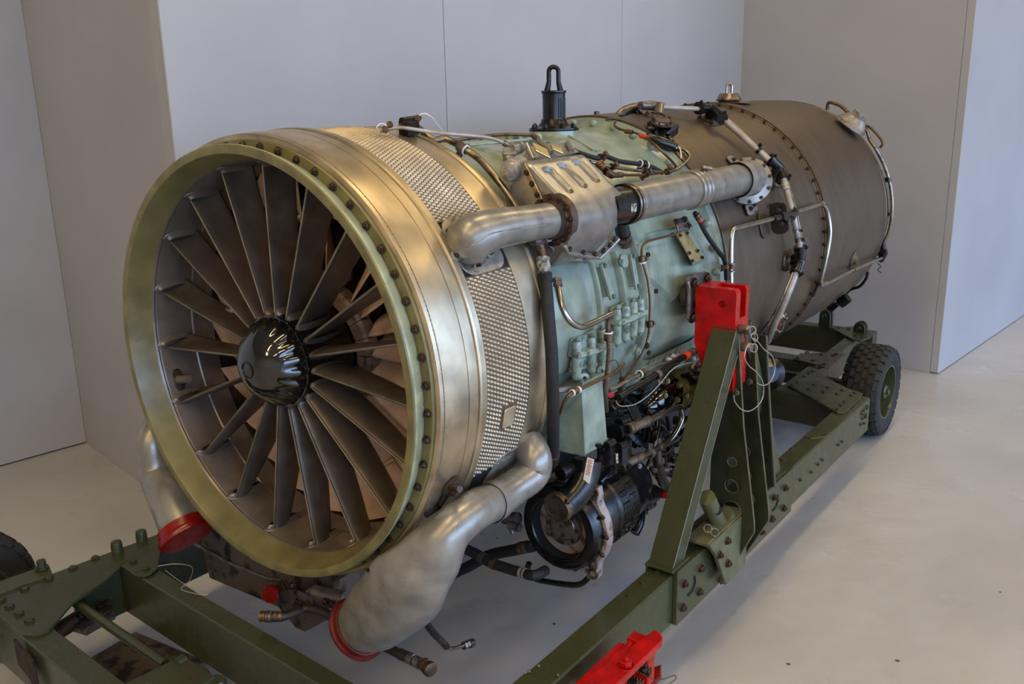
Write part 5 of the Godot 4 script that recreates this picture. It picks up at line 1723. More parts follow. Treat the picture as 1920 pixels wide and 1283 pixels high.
func make_tail_pipes(E: Node3D):
	# white spray manifold over the exhaust casing
	var top := pipe("manifold_pipe", pv([0.009, 1.285, -1.355, 0.01, 1.295, -1.374, 0.024, 1.306, -1.393, 0.055, 1.312, -1.414, 0.092, 1.309, -1.468]), 0.0095, M.steel_dull, E, true)
	for q in [Vector3(0.06, 1.312, -1.42), Vector3(0.067, 1.311, -1.436), Vector3(0.08, 1.309, -1.441)]:
		clip(top, q, Vector3(0.084, 1.309, -1.449) - Vector3(0.056, 1.312, -1.418), 0.0098, 0.008, M.bronze)
	pipe("manifold_hose", pv([0.064, 1.28, -1.278, 0.034, 1.299, -1.397, 0.064, 1.285, -1.391]), 0.010, M.black, top, true)
	var mb := MB.new()
	mb.tube(pv([0.066, 1.312, -1.388, 0.079, 1.311, -1.433, 0.105, 1.306, -1.46]), [0.012, 0.0145, 0.012], 14)
	mb.tube(pv([0.097, 1.308, -1.446, 0.114, 1.279, -1.41]), [0.015, 0.018], 16)
	mb.lathe([[0, 0.04], [0.005, 0.04], [0.006, 0.03], [0.012, 0.022]], 24, skin(-1.40, 74.5, 0.432))
	var tv := part("manifold_valve", mb, M.grey_metal, E)
	for k in range(6):
		bolt(tv, skin(-1.40, 74.5, 0.436) * Vector3(0.035 * cos(k), 0.035 * sin(k), 0), rad(74.5), 0.005)
	pipe("manifold_pipe", pv([0.11, 1.305, -1.444, 0.18, 1.298, -1.555]), 0.0072, M.white_pipe, E)
	manifold_joint(E, Vector3(0.176, 1.259, -1.623), curve(pv([0.176, 1.3, -1.543, 0.183, 1.297, -1.6, 0.198, 1.291, -1.6, 0.24, 1.269, -1.568])), 0.0148)
	var s1 := pipe("manifold_pipe", pv([0.219, 1.281, -1.584, 0.374, 1.151, -1.607]), 0.0095, M.white_pipe, E)
	pipe("thin_pipe", pv([0.228, 1.28, -1.591, 0.256, 1.256, -1.613, 0.365, 1.15, -1.643]), 0.003, M.steel_dull, s1)
	collar(s1, (Vector3(0.219, 1.281, -1.584)).lerp(Vector3(0.374, 1.151, -1.607), 0.12), (Vector3(0.219, 1.281, -1.584)).lerp(Vector3(0.374, 1.151, -1.607), 0.24), 0.0112, M.white_pipe, "sleeve")
	clip(s1, (Vector3(0.219, 1.281, -1.584)).lerp(Vector3(0.374, 1.151, -1.607), 0.8), Vector3(0.374, 1.151, -1.607) - Vector3(0.23, 1.275, -1.575), 0.0085, 0.01, M.black, Vector3(0.2, 1, 0))
	manifold_joint(E, Vector3(0.372, 1.089, -1.649), curve(pv([0.372, 1.153, -1.615, 0.386, 1.135, -1.637, 0.396, 1.121, -1.647, 0.412, 1.095, -1.634])), 0.0148)
	var s2 := pipe("manifold_pipe", pv([0.412, 1.095, -1.631, 0.454, 1.002, -1.604, 0.474, 0.899, -1.628]), 0.0095, M.white_pipe, E, true)
	pipe("thin_pipe", pv([0.407, 1.094, -1.672, 0.449, 1, -1.65, 0.469, 0.896, -1.667]), 0.003, M.steel_dull, s2, true)
	collar(s2, Vector3(0.419, 1.082, -1.622), Vector3(0.428, 1.065, -1.615), 0.0112, M.white_pipe, "sleeve")
	clip(s2, Vector3(0.467, 0.951, -1.608), Vector3(0.474, 0.899, -1.628) - Vector3(0.454, 1.002, -1.604), 0.0085, 0.008, M.steel, rad(5))
	clip(s2, Vector3(0.472, 0.923, -1.617), Vector3(0.474, 0.899, -1.628) - Vector3(0.454, 1.002, -1.604), 0.0085, 0.012, M.steel_dull, rad(5))
	manifold_joint(E, Vector3(0.438, 0.854, -1.646), curve(pv([0.474, 0.9, -1.628, 0.476, 0.873, -1.633, 0.476, 0.852, -1.631, 0.475, 0.826, -1.604])), 0.0148)
	var s3 := pipe("manifold_pipe", pv([0.475, 0.831, -1.611, 0.462, 0.753, -1.572, 0.414, 0.646, -1.602, 0.327, 0.551, -1.8]), 0.010, M.white_pipe, E, true)
	pipe("thin_pipe", pv([0.469, 0.829, -1.593, 0.454, 0.755, -1.559, 0.419, 0.671, -1.55]), 0.003, M.steel_dull, s3, true)
	clip(s3, Vector3(0.44, 0.696, -1.586), Vector3(0.414, 0.646, -1.602) - Vector3(0.462, 0.753, -1.572), 0.0095, 0.006, M.steel, rad(-20))
	clip(s3, Vector3(0.415, 0.647, -1.604), Vector3(0.414, 0.646, -1.602) - Vector3(0.462, 0.753, -1.572), 0.0095, 0.006, M.steel, rad(-20))
	pipe("thin_wire", pv([0.449, 0.704, -1.568, 0.444, 0.691, -1.612, 0.438, 0.69, -1.645, 0.416, 0.641, -1.69, 0.397, 0.609, -1.73, 0.41, 0.63, -1.659]), 0.0012, M.wire, s3, true, 0, 6)
	mb = MB.new()
	mb.lathe([[-0.006, 0.0], [-0.006, 0.0055], [0.004, 0.0055], [0.006, 0.0]], 12, fr(Vector3(0.431, 0.663, -1.611), rad(-15)))
	part("red_tip", mb, M.red, s3, "small bright red tip on the lowest manifold pipe")
	pipe("thin_pipe", pv([0.373, 0.618, -1.597, 0.394, 0.647, -1.583, 0.409, 0.673, -1.588]), 0.005, M.grey_metal, E, true)
	# steel drain line that loops round the flange
	var lo := pipe("drain_pipe", pv([0.462, 0.858, -1.167, 0.451, 0.984, -1.179, 0.449, 1.007, -1.189, 0.462, 1.005, -1.456]), 0.0072, M.steel, E, false, 0.035)
	mb = MB.new()
	mb.tube(pv([0.462, 1.004, -1.435, 0.464, 1.005, -1.478]), 0.010, 14)
	mb.tube(pv([0.464, 1.005, -1.478, 0.462, 1.003, -1.599]), 0.0135, 14)
	mb.tube(pv([0.464, 1.006, -1.511, 0.473, 0.989, -1.506]), 0.008, 10)
	mb.tube(pv([0.462, 1.01, -1.548, 0.47, 0.999, -1.537]), 0.008, 10)
	var dv := part("drain_valve", mb, M.black, lo)
	mb = MB.new()
	mb.prism(roundrect(0.05, 0.09, 0.02), 0.008, fr(Vector3(0.45, 0.997, -1.513), Vector3(0, 0, 1) * 0.9 + rad(14) * 0.3, rad(100)), 0.002)
	part("valve_flange", mb, M.black_metal, dv)
	mb = MB.new()
	mb.prism(roundrect(0.075, 0.06, 0.02), 0.005, skin(-1.475, 16.0, 0.437), 0.001)
	part("valve_base", mb, M.tail, dv)
	for q in [Vector3(0.408, 1.026, -1.548), Vector3(0.447, 0.968, -1.561), Vector3(0.462, 1.024, -1.465), Vector3(0.473, 0.987, -1.464), Vector3(0.47, 1.016, -1.572), Vector3(0.476, 0.994, -1.55)]:
		bolt(dv, q, outward(q), 0.0055)
	pipe("drain_pipe", pv([0.46, 1.003, -1.588, 0.447, 0.998, -1.87]), 0.0072, M.steel, lo)
	collar(lo, Vector3(0.448, 0.998, -1.852), Vector3(0.447, 0.998, -1.9), 0.0085, M.steel_dull)
	pipe("drain_pipe", pv([0.447, 0.997, -1.879, 0.452, 0.983, -1.905, 0.459, 0.949, -1.919, 0.467, 0.897, -1.919, 0.466, 0.819, -1.9, 0.457, 0.758, -1.895, 0.452, 0.739, -1.913, 0.449, 0.727, -1.956, 0.445, 0.723, -2.261, 0.435, 0.705, -2.658]), 0.0068, M.steel, lo, true)
	collar(lo, Vector3(0.45, 0.733, -1.924), Vector3(0.449, 0.727, -1.977), 0.008, M.steel_dull)
	clip(lo, Vector3(0.461, 0.914, -1.168), Vector3.UP, 0.007, 0.012, M.bronze, Vector3(-0.5, 0, 0.8))
	for q in [Vector3(0.46, 0.922, -1.169), Vector3(0.462, 0.903, -1.166)]:
		clip(lo, q, Vector3.UP, 0.0075, 0.003, M.steel)
	bolt(lo, Vector3(0.447, 0.914, -1.134), rad(8), 0.007)
	mb = MB.new()
	mb.lathe([[0, 0.03], [0.003, 0.03], [0.008, 0.018], [0.018, 0.014], [0.02, 0.0]], 20, skin(-2.30, -13.5, 0.446))
	part("drain_stud", mb, M.tail, lo)
	clip(lo, Vector3(0.445, 0.721, -2.281), Vector3(0.435, 0.705, -2.658) - Vector3(0.445, 0.723, -2.261), 0.0065, 0.008, M.steel_dull, rad(160))
	# flange tab below the loop
	mb = MB.new()
	mb.prism(v2([-0.03, -0.01, 0.03, -0.01, 0.028, 0.012, -0.028, 0.012]), 0.006, skin(-1.955, -19.5, 0.452), 0.001)
	part("flange_tab", mb, M.tail_dark, E)
	# unit and tube round the rear rim
	mb = MB.new()
	mb.lathe([[-0.01, 0.062], [0.004, 0.060], [0.012, 0.05], [0.03, 0.036], [0.032, 0.028], [0.05, 0.026], [0.052, 0.0]], 24, fr(Vector3(0.303, 1.213, -2.6), Vector3(0.55, 0.8, -0.1)), 0, TAU, 0.5)
	var ru := part("rim_unit", mb, M.cast_dull, E)
	mb = MB.new()
	mb.tube(pv([0.309, 1.236, -2.62, 0.332, 1.22, -2.62]), 0.02, 14)
	mb.tube(pv([0.322, 1.226, -2.63, 0.342, 1.206, -2.63]), 0.014, 12)
	part("unit_body", mb, M.cast_dull, ru)
	pipe("rim_pipe", pv([0.2, 1.265, -2.62, 0.201, 1.285, -2.62, 0.21, 1.293, -2.62, 0.248, 1.281, -2.62, 0.275, 1.259, -2.62, 0.297, 1.242, -2.62]), 0.0065, M.bronze, ru, true)
	var rp := pipe("rim_pipe", pv([0.323, 1.203, -2.66, 0.345, 1.183, -2.66, 0.357, 1.153, -2.66, 0.383, 1.118, -2.66, 0.414, 1.047, -2.69, 0.438, 0.97, -2.7, 0.45, 0.889, -2.7, 0.447, 0.813, -2.7, 0.426, 0.75, -2.7]), 0.0068, M.steel_dull, E, true)
	pipe("rim_pipe", pv([0.329, 1.211, -2.66, 0.359, 1.195, -2.66, 0.389, 1.166, -2.66, 0.405, 1.142, -2.66, 0.397, 1.124, -2.66]), 0.005, M.bronze, rp, true)
	pipe("rim_pipe", pv([0.396, 1.039, -2.7, 0.424, 0.965, -2.7, 0.437, 0.884, -2.7, 0.431, 0.807, -2.7]), 0.0042, M.steel_dull, rp, true)
	for q in [[1666, 337], [1640, 284], [1668, 402]]:
		pass
	clip(rp, Vector3(0.427, 1.002, -2.7), Vector3(0.2, -1, 0), 0.0085, 0.016, M.black, Vector3(-1, 0, 0))
	clip(rp, Vector3(0.44, 0.87, -2.7), Vector3(-0.05, -1, 0), 0.008, 0.012, M.black, Vector3(-1, 0, 0))
	mb = MB.new()
	mb.tube(pv([0.425, 0.759, -2.7, 0.433, 0.717, -2.7, 0.421, 0.684, -2.7]), [0.010, 0.016, 0.012], 12)
	mb.tube(pv([0.402, 0.71, -2.69, 0.444, 0.73, -2.69]), 0.008, 10)
	part("rim_joint", mb, M.black_metal, rp)
	pipe("thin_wire", pv([0.417, 0.679, -2.68, 0.432, 0.668, -2.68, 0.421, 0.654, -2.68, 0.436, 0.642, -2.68]), 0.0018, M.black, rp, true, 0, 6)
	pipe("rim_pipe", pv([0.264, 0.501, -2.62, 0.302, 0.523, -2.62, 0.334, 0.572, -2.62, 0.374, 0.593, -2.62, 0.396, 0.627, -2.62, 0.4, 0.653, -2.62]), 0.006, M.black_metal, E, true)
	mb = MB.new()
	mb.tube(pv([0.289, 0.525, -2.5, 0.314, 0.547, -2.5]), 0.014, 12)
	mb.tube(pv([0.306, 0.512, -2.5, 0.329, 0.538, -2.5]), 0.009, 12)
	mb.tube(pv([0.339, 0.542, -2.5, 0.368, 0.57, -2.5]), 0.02, 12)
	part("drain_cluster", mb, M.black_metal, E)
# boss: a short round post standing on the skin
func post(mb: MB, at: Vector3, dir: Vector3, r: float, h: float, n := 16):
	mb.lathe([[-0.02, r * 1.1], [h * 0.7, r], [h - 0.0015, r], [h, r * 0.85], [h, 0.0]], n, fr(at, dir), 0, TAU, 0.5)

func make_side(E: Node3D):
	# raised shells of the green casing on the near side
	var mb := MB.new()
	var rows := []
	for i in range(15):
		var t := i / 14.0
		var z := lerpf(-0.41, -0.60, t)
		var lift := 0.020 * pow(sin(PI * clampf(t * 0.92 + 0.08, 0, 1)), 0.5)
		var row := PackedVector3Array()
		for j in range(29):
			var s := j / 28.0
			var deg := lerpf(-12, 26, s)
			var edge := pow(clampf(sin(PI * s), 0, 1), 0.35)
			row.append(pol(z, deg, 0.380 + (lift + 0.006) * edge))
		rows.append(row)
	mb.grid(rows, false, 0.7)
	var shell := part("shell_bulge", mb, M.green, E)
	# middle section between the flanges: recesses, ribs and bars
	for q in [[-0.63, -8.0, 24.0], [-0.735, 2.0, 22.0], [-0.825, -12.0, 28.0]]:
		mb = MB.new()
		mb.lathe([[q[0] + 0.009, 0.380], [q[0] + 0.006, 0.398], [q[0] + 0.004, 0.401], [q[0] - 0.004, 0.401], [q[0] - 0.006, 0.398], [q[0] - 0.009, 0.380]], 24, ax(), deg_to_rad(q[1]), deg_to_rad(q[2]), 0.7)
		part("casing_rib", mb, M.green, shell)
	for q in [[Vector3(0.37, 0.983, -0.747), 17, 0.016, 0.018], [Vector3(0.38, 0.946, -0.831), 12, 0.010, 0.008], [Vector3(0.358, 1.015, -0.832), 24, 0.010, 0.012], [Vector3(0.365, 0.997, -0.834), 22, 0.010, 0.012]]:
		mb = MB.new()
		post(mb, q[0], rad(q[1]), q[2], q[3])
		part("casing_boss", mb, M.green, shell)
	bolt(shell, Vector3(0.387, 0.989, -0.718), rad(17), 0.008, M.bolt_pale)
	for q in [[Vector3(0.384, 0.998, -0.65), Vector3(0.404, 0.917, -0.662)], [Vector3(0.381, 0.998, -0.784), Vector3(0.401, 0.918, -0.778)]]:
		mb = MB.new()
		var c: Vector3 = (q[0] + q[1]) / 2
		mb.box(fr(c, q[1] - q[0], outward(c)), Vector3(0.015, 0.010, q[0].distance_to(q[1])), 0.002)
		mb.box(fr(c - outward(c) * 0.012, q[1] - q[0], outward(c)), Vector3(0.010, 0.022, q[0].distance_to(q[1]) * 0.8), 0.002)
		var bar := part("cover_bar", mb, M.green, shell)
		for t in [0.08, 0.92]:
			bolt(bar, (q[0] as Vector3).lerp(q[1], t) + outward(c) * 0.005, outward(c), 0.005, M.bolt_pale)
	# split bearing rows: upright posts above and below a parting flange
	var rows_of := [
		[pv([0.409, 0.894, -0.673, 0.409, 0.894, -0.713, 0.408, 0.897, -0.748, 0.408, 0.897, -0.78]), pv([0.41, 0.865, -0.674, 0.41, 0.864, -0.712, 0.41, 0.865, -0.748, 0.41, 0.865, -0.78]), pv([0.407, 0.813, -0.68, 0.407, 0.813, -0.718, 0.407, 0.813, -0.752, 0.408, 0.816, -0.784])],
		[pv([0.42, 0.864, -0.493, 0.42, 0.86, -0.551, 0.42, 0.868, -0.592]), pv([0.419, 0.836, -0.494, 0.419, 0.831, -0.553, 0.419, 0.832, -0.596]), pv([0.412, 0.777, -0.506, 0.412, 0.778, -0.564, 0.412, 0.779, -0.608])]]
	for g in rows_of:
		var tops: PackedVector3Array = g[0]
		var mids: PackedVector3Array = g[1]
		var lows: PackedVector3Array = g[2]
		mb = MB.new()
		for k in range(tops.size() - 1):
			var c := (mids[k] + mids[k + 1]) / 2
			mb.box(fr(c, mids[k + 1] - mids[k], outward(c)), Vector3(0.014, 0.032, mids[k].distance_to(mids[k + 1]) + 0.024), 0.004)
			for e in [[tops, 0.5], [lows, 0.5]]:
				var w: Vector3 = ((e[0][k] + e[0][k + 1]) / 2).lerp(c, 0.45)
				mb.box(fr(w - outward(w) * 0.012, mids[k + 1] - mids[k], outward(w)), Vector3(0.034, 0.012, mids[k].distance_to(mids[k + 1]) + 0.01), 0.004)
		var fl := part("parting_flange", mb, M.green_dirty, shell)
		for k in range(tops.size()):
			for e in [tops[k], lows[k]]:
				mb = MB.new()
				var d: Vector3 = e - mids[k]
				mb.lathe([[0.0, 0.0105], [d.length() - 0.004, 0.0098], [d.length(), 0.0075], [d.length(), 0.0]], 16, fr(mids[k], d), 0, TAU, 0.5)
				part("bolt_post", mb, M.green_dirty, fl)
				bolt(fl, e, d, 0.0052, M.bolt_pale)
	# ears with a hole under the left row
	for q in [Vector3(0.422, 0.779, -0.518), Vector3(0.422, 0.777, -0.587)]:
		mb = MB.new()
		mb.lathe([[-0.012, 0.011], [0.004, 0.011], [0.005, 0.010], [0.005, 0.004], [-0.01, 0.004]], 16, fr(q, Vector3(0.75, 0.2, 0.6)), 0, TAU, 0.5)
		part("casing_ear", mb, M.green, shell)
	# smooth conical panel of the bypass casing with two raised pads
	mb = MB.new()
	for q in [[pv([0.356, 1.024, -0.904, 0.36, 1.023, -1.062, 0.385, 0.961, -1.086, 0.393, 0.923, -1.141, 0.396, 0.86, -0.97, 0.386, 0.931, -0.861]), 0.005]]:
		var o := PackedVector3Array()
		var i_ := PackedVector3Array()
		var c := Vector3.ZERO
		for e in q[0]:
			c += e
		c /= q[0].size()
		for e in q[0]:
			o.append(e + outward(e) * q[1])
			i_.append(c + (e - c) * 1.12 - outward(e) * 0.008)
		mb.loft([i_, o], 0.3)
	part("casing_panel", mb, M.green, shell)
	mb = MB.new()
	mb.loft([PackedVector3Array(pv([0.373, 1.017, -1.006, 0.374, 1.014, -1.11, 0.404, 0.932, -1.143, 0.405, 0.926, -1.06])), PackedVector3Array(pv([0.389, 1.014, -0.996, 0.388, 1.015, -1.058, 0.416, 0.944, -1.091, 0.416, 0.94, -1.029]))], 0.3)
	part("plate_pad", mb, M.green, shell)
	mb = MB.new()
	mb.loft([pv([0.39, 1.013, -0.997, 0.388, 1.018, -1.029, 0.39, 1.012, -1.055, 0.416, 0.942, -1.093, 0.417, 0.939, -1.028]), pv([0.392, 1.013, -0.993, 0.39, 1.018, -1.026, 0.392, 1.012, -1.051, 0.418, 0.943, -1.088, 0.419, 0.94, -1.024])], 0.3)
	var gpl := part("gold_plate", mb, M.gold_plate, E, "gold-coloured riveted identification plate")
	for q in pv([0.412, 0.967, -1.019, 0.412, 0.966, -1.066, 0.418, 0.947, -1.023, 0.418, 0.947, -1.081, 0.393, 1.011, -1.004, 0.393, 1.012, -1.043]):
		bolt(gpl, q, rad(14), 0.0038)
	# bracket under the long duct
	mb = MB.new()
	mb.loft([pv([0.37, 1.048, -1.011, 0.37, 1.047, -1.08, 0.387, 1.023, -1.083, 0.387, 1.024, -1.008]), pv([0.385, 1.052, -0.982, 0.385, 1.052, -1.051, 0.399, 1.026, -1.06, 0.398, 1.028, -0.985])], 0.3)
	var ub := part("pipe_bracket", mb, M.grey_metal, E)
	for q in pv([0.392, 1.047, -0.985, 0.391, 1.048, -1.029, 0.401, 1.032, -1.031]):
		bolt(ub, q, rad(20), 0.006)
	# trunnion plate
	mb = MB.new()
	mb.loft([PackedVector3Array(pv([0.422, 0.909, -0.978, 0.421, 0.917, -1.003, 0.422, 0.911, -1.093, 0.423, 0.899, -1.119, 0.415, 0.769, -1.157, 0.419, 0.791, -1.027, 0.422, 0.807, -0.992])), PackedVector3Array(pv([0.439, 0.916, -0.949, 0.439, 0.921, -0.973, 0.439, 0.916, -1.049, 0.441, 0.905, -1.075, 0.437, 0.786, -1.102, 0.44, 0.805, -0.988, 0.441, 0.818, -0.957]))], 0.3)
	var tp := part("trunnion_plate", mb, M.grey_metal, E)
	for q in pv([0.442, 0.901, -0.985, 0.442, 0.902, -1.057, 0.442, 0.815, -0.983]):
		bolt(tp, q, Vector3(1, 0, 0.3), 0.0105, M.bolt)
	mb = MB.new()
	mb.tube(pv([0.443, 0.911, -0.95, 0.447, 0.895, -0.952, 0.448, 0.85, -0.95, 0.444, 0.82, -0.954]), 0.0042, 8)
	part("plate_edge", mb, M.grey_metal, tp)
	mb = MB.new()
	mb.tube(pv([0.40, 0.86, -1.022, 0.47, 0.86, -1.022]), 0.025, 20)
	part("trunnion", mb, M.grey_metal, tp)
	# thin copper line down the middle of the casing
	var cl := pipe("copper_pipe", pv([0.385, 1.052, -0.982, 0.394, 1.037, -0.986, 0.398, 1.019, -0.987, 0.387, 1.018, -0.85, 0.386, 1.01, -0.824, 0.394, 0.981, -0.811, 0.403, 0.936, -0.824, 0.409, 0.886, -0.827, 0.41, 0.821, -0.825, 0.408, 0.786, -0.819, 0.408, 0.762, -0.794, 0.414, 0.743, -0.74, 0.42, 0.729, -0.68]), 0.0028, M.copper, E, false, 0.015, 8)
	for q in [[Vector3(0.394, 0.982, -0.812), 0], [Vector3(0.411, 0.828, -0.824), 1]]:
		clip(cl, q[0], Vector3(-0.1, 1, 0.05), 0.0052, 0.014, M.bronze, Vector3(0.2, 0, -1))
	clip(cl, Vector3(0.397, 0.975, -0.808), Vector3(-0.1, 1, 0.05), 0.006, 0.003, M.white)
	pipe("thin_wire", pv([0.418, 0.819, -0.818, 0.419, 0.808, -0.82, 0.418, 0.791, -0.808, 0.417, 0.781, -0.807]), 0.0014, M.wire, cl, true, 0, 6)
	bolt(cl, Vector3(0.417, 0.783, -0.798), Vector3(1, 0, 0.2), 0.006, M.bolt)
	# small plugs and holes in the casing
	for q in pv([0.41, 0.903, -0.846, 0.392, 0.988, -0.837, 0.399, 0.756, -0.836]):
		mb = MB.new()
		mb.lathe([[-0.004, 0.006], [0.0008, 0.006], [0.001, 0.004], [-0.002, 0.0035], [-0.002, 0]], 14, fr(q + outward(q) * 0.006, outward(q)))
		part("casing_plug", mb, M.tail_dark, shell)
	bolt(shell, Vector3(0.395, 0.772, -0.785), rad(-10), 0.010, M.green)
	# steel pipe that bends below the shell, and the braided hose under it
	var sp := pipe("steel_pipe", pv([0.412, 0.998, -0.433, 0.423, 0.983, -0.423, 0.438, 0.955, -0.413, 0.45, 0.928, -0.419, 0.455, 0.91, -0.446, 0.456, 0.906, -0.479, 0.453, 0.909, -0.579]), 0.0066, M.steel, E, true)
	collar(sp, Vector3(0.411, 1.004, -0.436), Vector3(0.418, 0.989, -0.429), 0.0095, M.grey_metal, "pipe_nut", true)
	pipe("steel_pipe", pv([0.45, 0.901, -0.571, 0.449, 0.883, -0.569, 0.45, 0.85, -0.57]), 0.0055, M.bronze, sp)
	clip(sp, Vector3(0.45, 0.86, -0.57), Vector3.UP, 0.0075, 0.016, M.bronze, Vector3.ZERO)
	clip(sp, Vector3(0.45, 0.87, -0.568), Vector3.UP, 0.008, 0.003, M.white, Vector3.ZERO)
	pipe("braided_hose", pv([0.45, 0.85, -0.573, 0.451, 0.827, -0.574, 0.45, 0.792, -0.571, 0.446, 0.758, -0.57, 0.434, 0.724, -0.583, 0.391, 0.659, -0.66]), 0.0072, M.braid, sp, true)
	# copper line in front of the green sump
	var cm := pipe("copper_pipe", pv([0.449, 0.785, -0.639, 0.453, 0.781, -0.608, 0.455, 0.778, -0.579, 0.455, 0.778, -0.481, 0.452, 0.777, -0.422, 0.444, 0.762, -0.411, 0.434, 0.742, -0.413, 0.417, 0.719, -0.427]), 0.0034, M.copper, E, true)
	for q in [[1073, 737], [1084, 731]]:
		pass
	clip(cm, Vector3(0.452, 0.777, -0.426), Vector3(0.455, 0.778, -0.481) - Vector3(0.452, 0.777, -0.422), 0.005, 0.004, M.white)
	clip(cm, Vector3(0.454, 0.778, -0.446), Vector3(0.455, 0.778, -0.481) - Vector3(0.452, 0.777, -0.422), 0.005, 0.004, M.white)
	clip(cm, Vector3(0.453, 0.778, -0.435), Vector3(0.455, 0.778, -0.481) - Vector3(0.452, 0.777, -0.422), 0.0045, 0.014, M.bronze)
	mb = MB.new()
	mb.box(fr(Vector3(0.433, 0.781, -0.427), Vector3(0.7, 0.1, 0.6)), Vector3(0.03, 0.012, 0.012), 0.002)
	part("clip_bracket", mb, M.grey_metal, cm)
	pipe("thin_wire", pv([0.457, 0.805, -0.551, 0.459, 0.809, -0.575, 0.458, 0.8, -0.593, 0.443, 0.755, -0.638, 0.433, 0.737, -0.661]), 0.001, M.bolt, E, true, 0, 5)
	# black lagged hose down the side, taped at its top
	var hz := pipe("lagged_hose", pv([0.415, 1.023, -0.385, 0.427, 0.992, -0.375, 0.443, 0.94, -0.359, 0.455, 0.88, -0.35, 0.458, 0.818, -0.348, 0.448, 0.735, -0.364, 0.411, 0.633, -0.417]), 0.0125, M.hose, E, true, 0, 14)
	mb = MB.new()
	mb.tube(curve(pv([0.404, 1.05, -0.397, 0.409, 1.037, -0.392, 0.418, 1.02, -0.385])), [0.0135, 0.0138, 0.0133, 0.014, 0.0136, 0.014, 0.0136, 0.0139, 0.0134, 0.0138, 0.0135, 0.013, 0.0132], 14)
	part("tape_wrap", mb, M.tape, hz)
	mb = MB.new()
	mb.tube(curve(pv([0.416, 1.023, -0.387, 0.423, 1.006, -0.38])), [0.0133, 0.0142, 0.0134, 0.014, 0.0135, 0.0142, 0.0128], 14)
	part("frayed_wrap", mb, M.hose, hz)
	mb = MB.new()
	mb.tube(curve(pv([0.383, 1.087, -0.402, 0.394, 1.077, -0.399, 0.399, 1.063, -0.402, 0.404, 1.049, -0.399])), 0.0095, 14)
	part("copper_elbow", mb, M.bronze, hz)
	mb = MB.new()
	mb.tube(curve(pv([0.384, 1.075, -0.439, 0.391, 1.062, -0.438, 0.395, 1.047, -0.434, 0.398, 1.036, -0.427])), 0.006, 12)
	part("steel_elbow", mb, M.steel, hz)
	mb = MB.new()
	mb.tube(pv([0.4, 1.083, -0.372, 0.4, 1.083, -0.416]), [0.007, 0.009], 12)
	mb.lathe([[-0.006, 0], [-0.006, 0.008], [0.006, 0.008], [0.006, 0]], 6, fr(Vector3(0.406, 1.086, -0.412), Vector3(1, 0.2, 0.4)))
	part("elbow_clamp", mb, M.grey_metal, hz)
	mb = MB.new()
	mb.tube(curve(pv([0.417, 0.644, -0.408, 0.39, 0.607, -0.441, 0.339, 0.557, -0.495, 0.279, 0.495, -0.562])), [0.0145, 0.015, 0.014, 0.0145, 0.014, 0.0145, 0.014, 0.0135, 0.014, 0.0135, 0.013, 0.012, 0.012, 0.012, 0.012, 0.012, 0.012, 0.012, 0.012], 14)
	part("hose_end", mb, M.tail_dark, hz)
	mb = MB.new()
	mb.tube(pv([0.274, 0.499, -0.581, 0.286, 0.491, -0.543]), [0.0105, 0.009], 12)
	part("rusty_union", mb, M.bronze, hz)
	# green sump tower at the bottom of the shell
	mb = MB.new()
	var up := PackedVector3Array()
	var t0 := pv([0.382, 0.753, -0.475, 0.443, 0.774, -0.475, 0.445, 0.783, -0.478, 0.445, 0.784, -0.551])
	var t1 := pv([0.384, 0.631, -0.475, 0.451, 0.634, -0.475, 0.445, 0.631, -0.49, 0.445, 0.631, -0.575])
	var back := Vector3(-0.08, 0, -0.10)
	mb.loft([PackedVector3Array([t0[0], t0[1], t0[2], t0[3], t0[0] + back]), PackedVector3Array([t1[0], t1[1], t1[2], t1[3], t1[0] + back])], 0.3)
	var sump := part("sump_tower", mb, M.green, E)
	mb = MB.new()
	var lip0 := PackedVector3Array()
	var lip1 := PackedVector3Array()
	var lip2 := PackedVector3Array()
	var cc: Vector3 = (t1[0] + t1[3]) / 2
	for q in [t1[0], t1[1], t1[2], t1[3], t1[0] + back]:
		lip0.append(cc + (q - cc) * 1.03)
		lip1.append(cc + (q - cc) * 1.03 + Vector3(0, -0.006, 0))
		lip2.append(cc + (q - cc) * 1.0 + Vector3(0, -0.010, 0))
	mb.loft([lip0, lip1, lip2], 0.3)
	part("sump_lip", mb, M.green, sump)
	# lower rear shoulder of the green casing
	mb = MB.new()
	mb.lathe([[-0.86, 0.39], [-0.88, 0.405], [-1.10, 0.408], [-1.15, 0.40]], 24, ax(), deg_to_rad(-62), deg_to_rad(-20), 0.7)
	part("casing_skirt", mb, M.green_dirty, shell)

